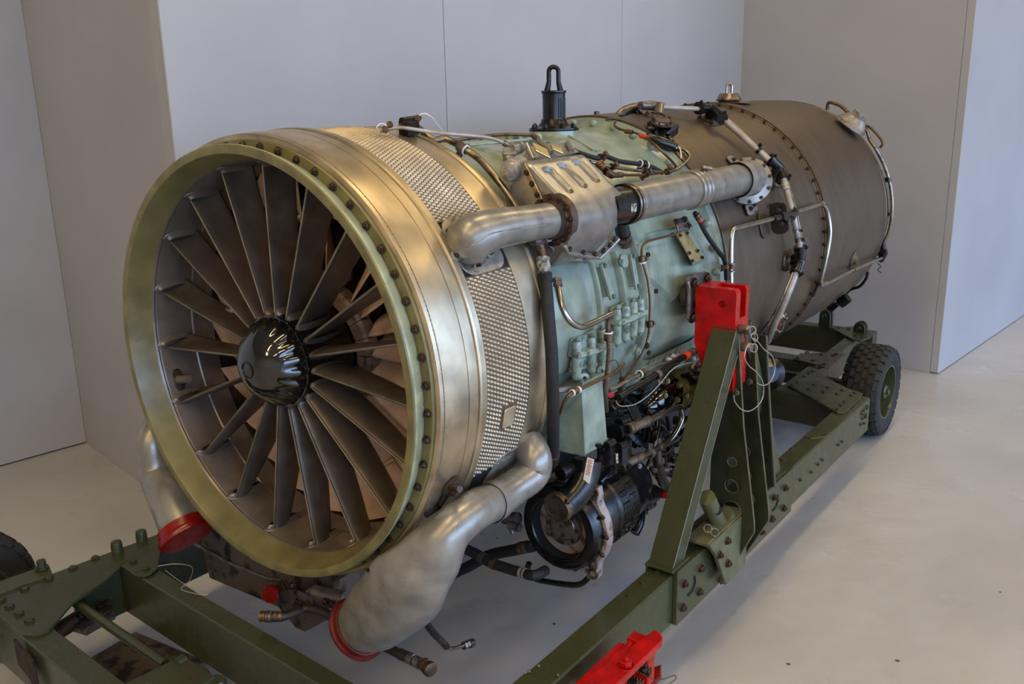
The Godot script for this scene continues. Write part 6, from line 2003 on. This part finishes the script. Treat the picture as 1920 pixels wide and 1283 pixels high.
func make_gear(E: Node3D):
	var G := Node3D.new()
	G.name = numbered("accessory_gearbox")
	E.add_child(G)
	G.position = -E.position
	var mb := MB.new()
	# dark gearbox body under the casing
	mb.loft([PackedVector3Array([pol(-0.50, -110, 0.36), pol(-0.50, -48, 0.36), pol(-0.50, -54, 0.46), pol(-0.50, -70, 0.50), pol(-0.50, -95, 0.46)]), PackedVector3Array([pol(-1.35, -110, 0.36), pol(-1.35, -48, 0.36), pol(-1.35, -54, 0.44), pol(-1.35, -70, 0.47), pol(-1.35, -95, 0.44)])], 0.4)
	part("gearbox_body", mb, M.black_metal, G)
	# air-turbine generator: ring housing facing the front, finned body behind
	var gc := Vector3(0.369, 0.425, -0.5)
	var gd := Vector3(0, 0, -1)
	mb = MB.new()
	mb.lathe([[0.0, 0.070], [-0.004, 0.072], [-0.006, 0.078], [-0.004, 0.092], [0.004, 0.099], [0.02, 0.102], [0.03, 0.100], [0.03, 0.06]], 48, fr(gc, gd), 0, TAU, 0.5)
	part("generator_ring", mb, M.black, G)
	mb = MB.new()
	mb.lathe([[0.0, 0.070], [0.05, 0.066], [0.055, 0.0]], 40, fr(gc, gd), 0, TAU, 0.5)
	part("generator_bowl", mb, M.dark_slot, G)
	mb = MB.new()
	mb.lathe([[0.012, 0.0], [0.012, 0.030], [0.014, 0.032], [0.014, 0.044], [0.02, 0.046], [0.03, 0.046]], 32, fr(gc, gd), 0, TAU, 0.5)
	part("generator_hub", mb, M.grey_metal, G)
	for k in range(8):
		bolt(G, gc + Vector3(0.038 * cos(k * TAU / 8), 0.038 * sin(k * TAU / 8), -0.014), Vector3(0, 0, 1), 0.004)
	for k in range(20):
		var a := TAU * k / 20
		mb = MB.new()
		mb.box(fr(gc + Vector3(0.058 * cos(a), 0.058 * sin(a), -0.03), Vector3(-sin(a), cos(a), 0.6), Vector3(cos(a), sin(a), 0)), Vector3(0.003, 0.024, 0.02), 0.0008)
		part("turbine_blade", mb, M.black_metal, G)
	# pale bolted flange with two lugs
	mb = MB.new()
	var fl := PackedVector2Array()
	for j in range(60):
		var a := TAU * j / 60
		var r := 0.108
		for lug in [[0.95, 0.135], [-0.95, 0.135], [2.6, 0.118]]:
			var da := absf(wrapf(a - lug[0], -PI, PI))
			r = maxf(r, lug[1] - da * 0.11)
		fl.append(Vector2(r * cos(a), r * sin(a)))
	mb.prism(fl, 0.024, Transform3D(Basis(), gc + Vector3(0.004, 0, -0.036)), 0.003)
	var fg := part("generator_flange", mb, M.flange_pink, G)
	for k in range(14):
		var a := TAU * k / 14
		bolt(fg, gc + Vector3(0.004 + 0.1035 * cos(a), 0.1035 * sin(a), -0.024), Vector3(0, 0, 1), 0.0045)
	for a in [0.95, -0.95]:
		mb = MB.new()
		mb.lathe([[-0.002, 0.013], [0.004, 0.013], [0.004, 0.008], [-0.002, 0.007], [-0.002, 0.0]], 18, fr(gc + Vector3(0.004 + 0.120 * cos(a), 0.120 * sin(a), -0.024), Vector3(0, 0, 1)), 0, TAU, 0.4)
		part("flange_lug", mb, M.bronze, fg)
	mb = MB.new()
	mb.lathe([[0.048, 0.092], [0.06, 0.094], [0.10, 0.094], [0.105, 0.088], [0.12, 0.088], [0.125, 0.093], [0.20, 0.093], [0.21, 0.085], [0.27, 0.078], [0.28, 0.06], [0.33, 0.055], [0.34, 0.03], [0.36, 0.028], [0.36, 0]], 48, fr(gc, gd), 0, TAU, 0.5)
	part("generator_body", mb, M.black, G)
	mb = MB.new()
	for row in range(2):
		for k in range(22):
			var a := TAU * k / 22 + row * 0.1
			var p := gc + Vector3(0.093 * cos(a), 0.093 * sin(a), -0.145 - row * 0.034)
			mb.box(fr(p, Vector3(0, 0, 1), Vector3(cos(a), sin(a), 0)), Vector3(0.013, 0.006, 0.026), 0.002)
	part("cooling_fin", mb, M.black_metal, G).set_meta("kind", "stuff")
	for k in range(12):
		var a := TAU * k / 12
		bolt(G, gc + Vector3(0.087 * cos(a), 0.087 * sin(a), -0.205), Vector3(0, 0, -1), 0.005, M.black_metal)
	# intake elbow with the wire grille
	var el := PackedVector3Array(pv([0.444, 0.607, -0.5, 0.444, 0.576, -0.49, 0.441, 0.548, -0.465, 0.428, 0.525, -0.44, 0.423, 0.523, -0.42]))
	mb = MB.new()
	mb.tube(curve(el), [0.030, 0.030, 0.030, 0.030, 0.030, 0.030, 0.030, 0.030, 0.030, 0.030, 0.030, 0.030, 0.030, 0.030, 0.031, 0.031, 0.031, 0.031, 0.031, 0.031, 0.031, 0.031, 0.031, 0.031, 0.031], 24)
	var elbow := part("intake_elbow", mb, M.black, G)
	var ec := Vector3(0.423, 0.524, -0.412)
	var ed := Vector3(-0.12, -0.12, 1).normalized()
	mb = MB.new()
	mb.lathe([[-0.012, 0.033], [0.0, 0.034], [0.003, 0.033], [0.003, 0.0285], [-0.002, 0.028]], 36, fr(ec, ed), 0, TAU, 0.5)
	part("grille_rim", mb, M.bronze, elbow)
	mb = MB.new()
	mb.lathe([[-0.004, 0.029], [-0.004, 0.0]], 30, fr(ec, ed))
	part("grille_back", mb, M.dark_slot, elbow)
	mb = MB.new()
	var gx := fr(ec, ed)
	for k in range(-6, 7):
		var o := k * 0.0044
		var l := sqrt(maxf(0.0, 0.0285 * 0.0285 - o * o))
		mb.box(gx * Transform3D(Basis(), Vector3(o, 0, -0.001)), Vector3(0.0012, l * 2, 0.0012), 0.0003)
		mb.box(gx * Transform3D(Basis(), Vector3(0, o, -0.0006)), Vector3(l * 2, 0.0012, 0.0012), 0.0003)
	part("grille_mesh", mb, M.grey_metal, elbow).set_meta("kind", "stuff")
	for a in [0.7, 2.4, -0.9]:
		bolt(elbow, gx * Vector3(0.036 * cos(a), 0.036 * sin(a), -0.004), ed, 0.005, M.black_metal)
	# red and white warning strip on the elbow
	var la := Vector3(0.474, 0.629, -0.462)
	var lb := Vector3(0.463, 0.573, -0.462)
	mb = MB.new()
	mb.box(fr((la + lb) / 2 , lb - la, Vector3(0.3, 0.1, 1)), Vector3(0.015, 0.0015, la.distance_to(lb)), 0.0004)
	var strip := part("warning_strip", mb, M.white, elbow)
	for k in range(12):
		mb = MB.new()
		var w := [0.010, 0.007, 0.011, 0.006, 0.009, 0.011, 0.007, 0.010, 0.006, 0.011, 0.008, 0.01][k] as float
		mb.box(fr(la.lerp(lb, 0.06 + k * 0.055) + Vector3(0.0003, 0.0001, 0.001), lb - la, Vector3(0.3, 0.1, 1)), Vector3(w, 0.0008, 0.0012), 0.0002)
		part("strip_print", mb, M.red, strip)
	# round plug left of the elbow
	mb = MB.new()
	mb.lathe([[-0.05, 0.017], [0.0, 0.017], [0.003, 0.015], [0.003, 0.011], [-0.001, 0.011], [-0.001, 0.006], [0.003, 0.005], [0.003, 0]], 24, fr(Vector3(0.415, 0.59, -0.44), Vector3(-0.1, -0.05, 1)), 0, TAU, 0.4)
	part("round_plug", mb, M.black_metal, G)
	# black actuator box with its sockets
	mb = MB.new()
	mb.box(fr(Vector3(0.43, 0.572, -0.653), Vector3(0.35, 0, 1)), Vector3(0.05, 0.062, 0.075), 0.010)
	var ab := part("actuator_box", mb, M.black, G)
	mb = MB.new()
	mb.box(fr(Vector3(0.44, 0.592, -0.584), Vector3(0.35, 0, 1)), Vector3(0.036, 0.046, 0.05), 0.006)
	mb.box(fr(Vector3(0.46, 0.575, -0.582), Vector3(0.35, 0, 1)), Vector3(0.012, 0.05, 0.016), 0.002)
	part("box_lid", mb, M.black_metal, ab)
	for q in [pv([0.455, 0.621, -0.558, 0.455, 0.622, -0.585]), pv([0.46, 0.606, -0.6, 0.46, 0.604, -0.628])]:
		mb = MB.new()
		mb.tube(q, 0.0085, 12)
		part("socket", mb, M.black_metal, ab)
	mb = MB.new()
	mb.box(fr(Vector3(0.475, 0.593, -0.568), Vector3(1, 0.1, 0.4)), Vector3(0.006, 0.022, 0.001), 0.0003)
	part("box_label", mb, M.tape, ab)
	for q in pv([0.46, 0.605, -0.522, 0.46, 0.638, -0.515, 0.46, 0.581, -0.529, 0.46, 0.545, -0.625, 0.46, 0.548, -0.644, 0.46, 0.563, -0.567]):
		bolt(ab, q, Vector3(0.5, -0.2, 0.8), 0.0055, M.black_metal)
	# braided loop with steel bend
	var lp := pipe("loop_pipe", pv([0.45, 0.619, -0.734, 0.45, 0.613, -0.817, 0.45, 0.608, -0.901, 0.45, 0.596, -0.922, 0.45, 0.571, -0.926, 0.45, 0.55, -0.904, 0.45, 0.535, -0.871, 0.45, 0.531, -0.821, 0.45, 0.536, -0.75, 0.45, 0.542, -0.704]), 0.0078, M.steel, G, true, 0, 14)
	pipe("braided_hose", pv([0.45, 0.626, -0.669, 0.45, 0.622, -0.703, 0.45, 0.619, -0.739]), 0.011, M.braid, lp, true)
	pipe("braided_hose", pv([0.45, 0.551, -0.626, 0.45, 0.545, -0.662, 0.45, 0.541, -0.706]), 0.010, M.braid, lp, true)
	for q in [[Vector3(0.45, 0.619, -0.729), Vector3(0.45, 0.618, -0.754), 0.0125], [Vector3(0.45, 0.627, -0.655), Vector3(0.45, 0.625, -0.679), 0.0145], [Vector3(0.45, 0.543, -0.691), Vector3(0.45, 0.539, -0.724), 0.0115], [Vector3(0.45, 0.532, -0.811), Vector3(0.45, 0.531, -0.824), 0.010]]:
		collar(lp, q[0], q[1], q[2], M.steel_dull)
	clip(lp, Vector3(0.45, 0.533, -0.765), Vector3(0.45, 0.531, -0.821) - Vector3(0.45, 0.536, -0.75), 0.0095, 0.014, M.grey_metal, Vector3.UP)
	mb = MB.new()
	mb.tube(pv([0.43, 0.622, -0.633, 0.43, 0.619, -0.671, 0.43, 0.612, -0.7]), [0.02, 0.018, 0.012], 16)
	mb.tube(pv([0.43, 0.638, -0.651, 0.43, 0.637, -0.687]), 0.012, 12)
	part("hose_union", mb, M.black, lp)
	# round black pump and brass-coloured housing
	var sc := Vector3(0.4, 0.615, -0.852)
	mb = MB.new()
	var prof := []
	for k in range(13):
		var a := PI * k / 12
		prof.append([0.028 * cos(a), 0.028 * sin(a)])
	mb.lathe(prof, 28, fr(sc, Vector3(0.3, 0.2, 1)), 0, TAU, 3.0)
	mb.tube(curve(PackedVector3Array([sc, sc + Vector3(0.0, -0.05, -0.01), sc + Vector3(-0.01, -0.085, -0.02)])), 0.022, 18)
	mb.tube(curve(PackedVector3Array([sc, sc + Vector3(0.0, 0.01, -0.05), sc + Vector3(0.0, 0.02, -0.10)])), [0.026, 0.03, 0.034, 0.036, 0.038, 0.04, 0.04, 0.04, 0.04, 0.04, 0.04, 0.04, 0.04], 24)
	part("pump_elbow", mb, M.black_gloss, G)
	mb = MB.new()
	mb.lathe([[-0.02, 0.04], [0.0, 0.042], [0.004, 0.05], [0.012, 0.05], [0.016, 0.044], [0.05, 0.044], [0.055, 0.035], [0.09, 0.034], [0.092, 0.0]], 28, fr(Vector3(0.4, 0.618, -0.976), Vector3(0.05, 0.15, -1)), 0, TAU, 0.5)
	var hs := part("pump_housing", mb, M.brass_paint, G)
	mb = MB.new()
	mb.tube(pv([0.44, 0.652, -0.982, 0.44, 0.647, -1.013]), 0.014, 14)
	mb.tube(pv([0.44, 0.675, -0.946, 0.44, 0.674, -0.975]), 0.006, 10)
	part("housing_boss", mb, M.black_metal, hs)
	for q in pv([0.445, 0.659, -0.919, 0.445, 0.621, -0.957, 0.445, 0.623, -0.91, 0.445, 0.687, -0.851, 0.445, 0.654, -0.841, 0.445, 0.619, -0.999, 0.445, 0.623, -1.023]):
		bolt(hs, q, Vector3(0.9, 0.2, 0.4), 0.0065, M.brass_paint)
	# dark tubes running back above the pumps
	var dt := pipe("dark_tube", pv([0.45, 0.714, -0.615, 0.45, 0.716, -0.645, 0.45, 0.722, -0.82, 0.45, 0.728, -0.934, 0.45, 0.72, -1.089]), 0.0075, M.black_metal, G, true)
	collar(dt, Vector3(0.45, 0.728, -0.931), Vector3(0.45, 0.73, -0.951), 0.0095, M.orange)
	collar(dt, Vector3(0.45, 0.73, -0.957), Vector3(0.45, 0.731, -0.98), 0.0095, M.grey_metal)
	clip(dt, Vector3(0.45, 0.719, -0.791), Vector3(0.45, 0.728, -0.934) - Vector3(0.45, 0.722, -0.82), 0.009, 0.014, M.grey_metal, Vector3(0.5, -1, 0))
	var st := pipe("steel_pipe", pv([0.44, 0.734, -0.591, 0.44, 0.735, -0.735, 0.44, 0.736, -0.812, 0.44, 0.728, -0.864, 0.44, 0.724, -0.908]), 0.005, M.steel_dull, G, true)
	clip(st, Vector3(0.44, 0.735, -0.74), Vector3(0.44, 0.736, -0.812) - Vector3(0.44, 0.735, -0.735), 0.0065, 0.012, M.bronze, Vector3(0.2, -1, 0))
	clip(st, Vector3(0.44, 0.736, -0.725), Vector3(0.44, 0.736, -0.812) - Vector3(0.44, 0.735, -0.735), 0.0075, 0.003, M.white)
	mb = MB.new()
	for q in [[Vector3(0.43, 0.728, -0.883), 0.010], [Vector3(0.43, 0.728, -0.911), 0.011], [Vector3(0.43, 0.727, -0.934), 0.009], [Vector3(0.43, 0.673, -1.026), 0.011], [Vector3(0.43, 0.672, -1.063), 0.009], [Vector3(0.43, 0.654, -1.046), 0.008]]:
		mb = MB.new()
		mb.lathe([[-0.012, 0.0], [-0.012, q[1] * 0.7], [-0.004, q[1] * 0.7], [-0.004, q[1]], [0.006, q[1]], [0.01, q[1] * 0.6], [0.01, 0]], 12, fr(q[0], Vector3(0.8, 0.3, 0.4)), 0, TAU, 0.4)
		part("pipe_fitting", mb, M.grey_metal, G)
	# tee fitting where the copper line ends
	mb = MB.new()
	for q in [[0.0, 0.006], [0.25, 0.0085], [0.5, 0.007], [0.72, 0.0095]]:
		var p: Vector3 = (Vector3(0.421, 0.732, -0.679)).lerp(Vector3(0.381, 0.661, -0.735), q[0])
		mb.lathe([[-0.006, q[1] * 0.8], [-0.005, q[1]], [0.005, q[1]], [0.006, q[1] * 0.8]], 8, fr(p, Vector3(-0.1, 1, 0.2)))
	mb.tube(pv([0.421, 0.732, -0.679, 0.379, 0.657, -0.738]), 0.0055, 10)
	part("tee_fitting", mb, M.bronze, G)
	mb = MB.new()
	mb.lathe([[-0.008, 0.0], [-0.008, 0.006], [-0.002, 0.006], [-0.002, 0.008], [0.006, 0.008], [0.007, 0]], 12, fr(Vector3(0.433, 0.721, -0.607), Vector3(0.7, 0, 0.6)))
	part("red_cap", mb, M.red, G, "small bright red cap beside the braided hose")
	pipe("thin_wire", pv([0.465, 0.719, -0.578, 0.465, 0.706, -0.589, 0.465, 0.696, -0.617, 0.465, 0.687, -0.667, 0.465, 0.692, -0.731, 0.465, 0.707, -0.787, 0.465, 0.722, -0.837, 0.465, 0.722, -0.887, 0.465, 0.701, -1.027]), 0.0011, M.wire, G, true, 0, 6)
	# drain tube that widens to its covered mouth
	mb = MB.new()
	mb.tube(curve(pv([0.38, 0.511, -0.936, 0.38, 0.468, -0.935, 0.38, 0.42, -0.943, 0.38, 0.382, -0.962, 0.38, 0.351, -0.985, 0.38, 0.33, -1.001])), [0.012, 0.012, 0.012, 0.012, 0.012, 0.013, 0.0135, 0.0135, 0.0135, 0.0135, 0.0135, 0.0135, 0.0135, 0.0135, 0.0135, 0.0135, 0.0135, 0.0135, 0.0135, 0.0135, 0.014, 0.0145, 0.015, 0.0155, 0.016, 0.0165, 0.017, 0.0175, 0.018, 0.018, 0.018], 18)
	var dr := part("drain_tube", mb, M.steel_dull, G)
	mb = MB.new()
	mb.tube(pv([0.385, 0.543, -0.905, 0.385, 0.532, -0.928, 0.385, 0.51, -0.929]), [0.016, 0.018, 0.016], 12)
	part("tube_clamp", mb, M.black, dr)
	collar(dr, Vector3(0.38, 0.407, -0.947), Vector3(0.38, 0.387, -0.959), 0.0155, M.steel_dull)
	mb = MB.new()
	mb.box(fr(Vector3(0.4, 0.446, -0.865), Vector3(0.4, 0.418, -0.922) - Vector3(0.4, 0.482, -0.796), Vector3.UP), Vector3(0.014, 0.012, 0.06), 0.003)
	var cb := part("tube_bracket", mb, M.grey_metal, dr)
	bolt(cb, Vector3(0.41, 0.486, -0.783), Vector3(0.8, 0.2, 0.5), 0.007, M.grey_metal)
	bolt(cb, Vector3(0.41, 0.453, -0.851), Vector3(0.8, 0.2, 0.5), 0.006, M.bolt)
	var RC := thing("blanking_cover", "small red ring cover on the lower end of the steel drain tube", "cover", Vector3(0.38, 0.331, -0.989), "red blanking covers")
	mb = MB.new()
	mb.lathe([[-0.006, 0.016], [-0.005, 0.023], [0.006, 0.024], [0.011, 0.021], [0.012, 0.0]], 28, fr(Vector3(0.38, 0.333, -0.989), Vector3(0.1, -1, 0.05)), 0, TAU, 0.7)
	part("cover_rim", mb, M.red, RC)
	# hoses looping over the generator
	pipe("rubber_hose", pv([0.4, 0.503, -0.61, 0.4, 0.506, -0.645, 0.4, 0.497, -0.686, 0.4, 0.467, -0.737, 0.4, 0.421, -0.784, 0.4, 0.382, -0.807, 0.4, 0.329, -0.814, 0.4, 0.303, -0.788]), 0.0125, M.black, G, true, 0, 12)
	pipe("rubber_hose", pv([0.415, 0.492, -0.651, 0.415, 0.449, -0.676, 0.415, 0.4, -0.682, 0.415, 0.346, -0.663]), 0.008, M.black, G, true, 0, 10)
	pipe("rubber_hose", pv([0.43, 0.41, -0.736, 0.43, 0.385, -0.729, 0.43, 0.349, -0.733]), 0.007, M.black_metal, G, true, 0, 10)
	pipe("guard_loop", pv([0.315, 0.343, -0.46, 0.311, 0.324, -0.46, 0.329, 0.309, -0.46, 0.369, 0.313, -0.46, 0.428, 0.325, -0.46, 0.455, 0.338, -0.46, 0.471, 0.358, -0.46]), 0.0065, M.black, G, true, 0, 10)
	mb = MB.new()
	mb.tube(pv([0.36, 0.354, -0.872, 0.36, 0.336, -0.958]), [0.03, 0.024], 16)
	mb.tube(pv([0.36, 0.32, -0.901, 0.36, 0.308, -0.956]), [0.018, 0.012], 12)
	part("generator_socket", mb, M.black_metal, G)
	for q in pv([0.38, 0.333, -0.864, 0.38, 0.331, -0.887, 0.38, 0.328, -0.907, 0.38, 0.317, -0.879, 0.38, 0.344, -0.903, 0.38, 0.417, -0.794, 0.38, 0.431, -0.767]):
		bolt(G, q, Vector3(0.9, -0.1, -0.2), 0.005, M.grey_metal)
	# clutter of small dark fittings behind the loop
	var rng := RandomNumberGenerator.new()
	rng.seed = 12
	var spots := pv([0.36, 0.508, -0.867, 0.36, 0.501, -0.923, 0.36, 0.495, -1.043, 0.36, 0.44, -1.074, 0.36, 0.425, -1.029, 0.36, 0.396, -1.067, 0.36, 0.445, -1.105, 0.36, 0.591, -0.824, 0.36, 0.616, -0.785, 0.36, 0.641, -0.747, 0.36, 0.631, -0.876, 0.36, 0.626, -0.954, 0.36, 0.616, -1.034, 0.36, 0.529, -1.132, 0.36, 0.477, -1.152, 0.36, 0.451, -1.127, 0.36, 0.403, -0.898, 0.36, 0.378, -1.031, 0.36, 0.357, -1.069, 0.36, 0.382, -1.109, 0.36, 0.637, -0.797, 0.36, 0.622, -0.85, 0.36, 0.627, -1.104, 0.36, 0.578, -1.178])
	for k in range(spots.size()):
		mb = MB.new()
		var r := rng.randf_range(0.008, 0.018)
		var d := Vector3(rng.randf_range(0.4, 1), rng.randf_range(-0.6, 0.6), rng.randf_range(-0.8, 0.8))
		mb.lathe([[-0.04, r * 0.8], [-0.01, r * 0.8], [-0.009, r], [0.004, r], [0.006, r * 0.8], [0.006, r * 0.45], [0.014, r * 0.42], [0.015, 0]], 6 if k % 3 == 0 else 14, fr(spots[k], d), 0, TAU, 0.4)
		part("pipe_fitting", mb, [M.black, M.black_metal, M.grey_metal, M.black, M.bolt][k % 5], G)
	for k in range(9):
		var a := spots[(k * 5) % spots.size()]
		var b := spots[(k * 7 + 3) % spots.size()]
		if a.distance_to(b) < 0.02:
			continue
		pipe("dark_tube", PackedVector3Array([a, a.lerp(b, 0.5) + Vector3(0.02, rng.randf_range(-0.03, 0.01), 0), b]), rng.randf_range(0.003, 0.006), [M.black, M.black_metal, M.steel_dull][k % 3], G, true)
	# grey canister behind the stand
	mb = MB.new()
	mb.lathe([[-0.06, 0.05], [-0.05, 0.06], [0.0, 0.062], [0.03, 0.058], [0.05, 0.03], [0.052, 0]], 28, fr(Vector3(0.3, 0.421, -1.863), Vector3(0.5, 0.2, 0.6)), 0, TAU, 0.5)
	var cn := part("canister", mb, M.black_metal, G)
	mb = MB.new()
	mb.box(fr(Vector3(0.34, 0.492, -1.74), Vector3(0.6, 0.6, 0.4)), Vector3(0.06, 0.03, 0.003), 0.001)
	part("canister_plate", mb, M.steel_dull, cn)
	mb = MB.new()
	mb.tube(pv([0.32, 0.592, -1.616, 0.32, 0.58, -1.747, 0.32, 0.587, -1.837]), 0.012, 12)
	mb.tube(pv([0.3, 0.524, -1.781, 0.3, 0.531, -1.872, 0.3, 0.558, -1.915]), 0.01, 12)
	part("drain_cluster", mb, M.black_metal, G)
	# brown sheet tank under the intake, its red plug and pipe
	var pf := [-0.46, -0.49, -0.43, -0.648, -0.17, -0.640, -0.115, -0.674, -0.09, -0.674, 0.01, -0.60, 0.04, -0.50]
	mb = MB.new()
	mb.prism(v2(pf), 0.34, Transform3D(Basis(), Vector3(0, AY, -0.31)), 0.008)
	var tk := part("oil_tank", mb, M.tank, E)
	mb = MB.new()
	mb.tube(pv([-0.464, 0.302, -0.135, -0.329, 0.291, -0.135, -0.192, 0.295, -0.135, -0.145, 0.305, -0.135]), 0.004, 8)
	part("tank_seam", mb, M.tank, tk)
	mb = MB.new()
	mb.loft([pv([-0.051, 0.33, -0.1, 0.003, 0.331, -0.1, 0.006, 0.31, -0.1, -0.016, 0.307, -0.1, -0.061, 0.317, -0.1]), pv([-0.102, 0.294, -0.14, -0.045, 0.295, -0.14, -0.042, 0.274, -0.14, -0.066, 0.27, -0.14, -0.112, 0.281, -0.14])], 0.3)
	mb.box(fr(Vector3(-0.014, 0.324, -0.11), Vector3(0, 1, 0.1)), Vector3(0.006, 0.02, 0.03), 0.001)
	part("tank_bracket", mb, M.grey_metal, tk)
	for q in pv([-0.081, 0.326, -0.1, -0.057, 0.337, -0.1, 0.048, 0.333, -0.1, 0.069, 0.334, -0.1, -0.042, 0.303, -0.1]):
		bolt(tk, q, Vector3(0, 0, 1), 0.007)
	mb = MB.new()
	mb.tube(pv([-0.011, 0.324, -0.12, 0.039, 0.331, -0.12, 0.089, 0.342, -0.12]), 0.018, 14)
	part("tank_pipe", mb, M.tank, tk)
	var RK := thing("blanking_cover", "small round dark red cap on the brown tank under the intake", "cover", Vector3(-0.136, 0.29, -0.1), "red blanking covers")
	mb = MB.new()
	mb.lathe([[-0.03, 0.01], [-0.006, 0.011], [-0.005, 0.0205], [0.004, 0.0205], [0.007, 0.018], [0.007, 0]], 28, fr(Vector3(-0.136, 0.29, -0.1), Vector3(0.45, 0.2, 1)), 0, TAU, 0.5)
	part("cover_rim", mb, M.red_dark, RK)
	var bp := pipe("drain_pipe", pv([-0.053, 0.305, -0.017, -0.026, 0.305, -0.031, -0.012, 0.305, -0.06, -0.005, 0.305, -0.088, 0.04, 0.305, -0.098, 0.095, 0.305, -0.091, 0.226, 0.305, -0.082, 0.285, 0.305, -0.079, 0.335, 0.305, -0.078]), 0.0098, M.tail_dark, E, true, 0, 14)
	collar(bp, Vector3(-0.061, 0.305, -0.011), Vector3(-0.05, 0.305, -0.018), 0.0115, M.bronze, "pipe_cap")
	collar(bp, Vector3(-0.049, 0.305, -0.019), Vector3(-0.037, 0.305, -0.025), 0.0125, M.grey_metal, "pipe_band")
	collar(bp, Vector3(-0.035, 0.305, -0.027), Vector3(-0.021, 0.305, -0.038), 0.0115, M.bronze, "pipe_band")
	collar(bp, Vector3(0.275, 0.305, -0.08), Vector3(0.295, 0.305, -0.08), 0.0112, M.tail_dark, "pipe_band")
	collar(bp, Vector3(0.298, 0.305, -0.08), Vector3(0.33, 0.305, -0.078), 0.0118, M.grey_metal, "pipe_band")
	mb = MB.new()
	mb.lathe([[-0.012, 0.009], [-0.006, 0.013], [0.004, 0.0135], [0.006, 0.010], [0.009, 0.010], [0.009, 0.0145], [0.02, 0.0145], [0.021, 0.011], [0.021, 0.0]], 12, fr(Vector3(0.341, 0.305, -0.08), Vector3(0.85, 0, 0.25)), 0, TAU, 0.4)
	part("pipe_cap", mb, M.bronze, bp)
	var sh := pipe("small_hose", pv([0.33, 0.415, -0.082, 0.33, 0.38, -0.101, 0.33, 0.346, -0.122, 0.33, 0.321, -0.141, 0.33, 0.3, -0.156]), 0.007, M.tail_dark, E, true)
	pipe("hose_stem", pv([0.33, 0.317, -0.144, 0.33, 0.298, -0.159, 0.33, 0.286, -0.175, 0.33, 0.277, -0.202, 0.33, 0.272, -0.219]), 0.0042, M.steel, sh, true)
	collar(sh, Vector3(0.33, 0.275, -0.205), Vector3(0.33, 0.271, -0.222), 0.0085, M.steel, "hose_nut", true)
	collar(sh, Vector3(0.33, 0.27, -0.224), Vector3(0.33, 0.266, -0.236), 0.0095, M.steel, "hose_nut")
	# dark lagged pipes crossing under the casing
	var k1 := pipe("lagged_pipe", pv([0.157, 0.351, -0.42, 0.199, 0.347, -0.42, 0.24, 0.338, -0.42, 0.326, 0.34, -0.42, 0.359, 0.345, -0.42, 0.351, 0.331, -0.47]), 0.0118, M.hose, E, true, 0, 14)
	collar(k1, Vector3(0.207, 0.345, -0.42), Vector3(0.219, 0.342, -0.42), 0.0125, M.bronze, "pipe_band")
	collar(k1, Vector3(0.24, 0.338, -0.42), Vector3(0.252, 0.337, -0.42), 0.013, M.bronze, "pipe_band")
	collar(k1, Vector3(0.319, 0.339, -0.42), Vector3(0.337, 0.341, -0.42), 0.0125, M.flange_pink, "pipe_band")
	var k2 := pipe("lagged_pipe", pv([0.046, 0.211, -0.5, 0.107, 0.253, -0.5, 0.166, 0.298, -0.5, 0.238, 0.334, -0.5, 0.299, 0.363, -0.5]), 0.0135, M.hose, E, true, 0, 14)
	collar(k2, Vector3(0.261, 0.347, -0.5), Vector3(0.284, 0.357, -0.5), 0.0145, M.bronze, "pipe_band")
	mb = MB.new()
	mb.tube(pv([0.247, 0.408, -0.48, 0.277, 0.41, -0.48]), 0.010, 12)
	mb.tube(pv([0.247, 0.408, -0.48, 0.257, 0.391, -0.48]), 0.006, 10)
	mb.tube(pv([0.217, 0.409, -0.5, 0.258, 0.421, -0.5]), 0.014, 12)
	part("pipe_fitting", mb, M.grey_metal, G)
	# clamp under the casing beside the near duct
	mb = MB.new()
	mb.tube(pv([0.298, 0.529, 0.012, 0.312, 0.542, -0.016, 0.336, 0.569, -0.034]), 0.008, 8)
	part("casing_clamp", mb, M.black_metal, E)
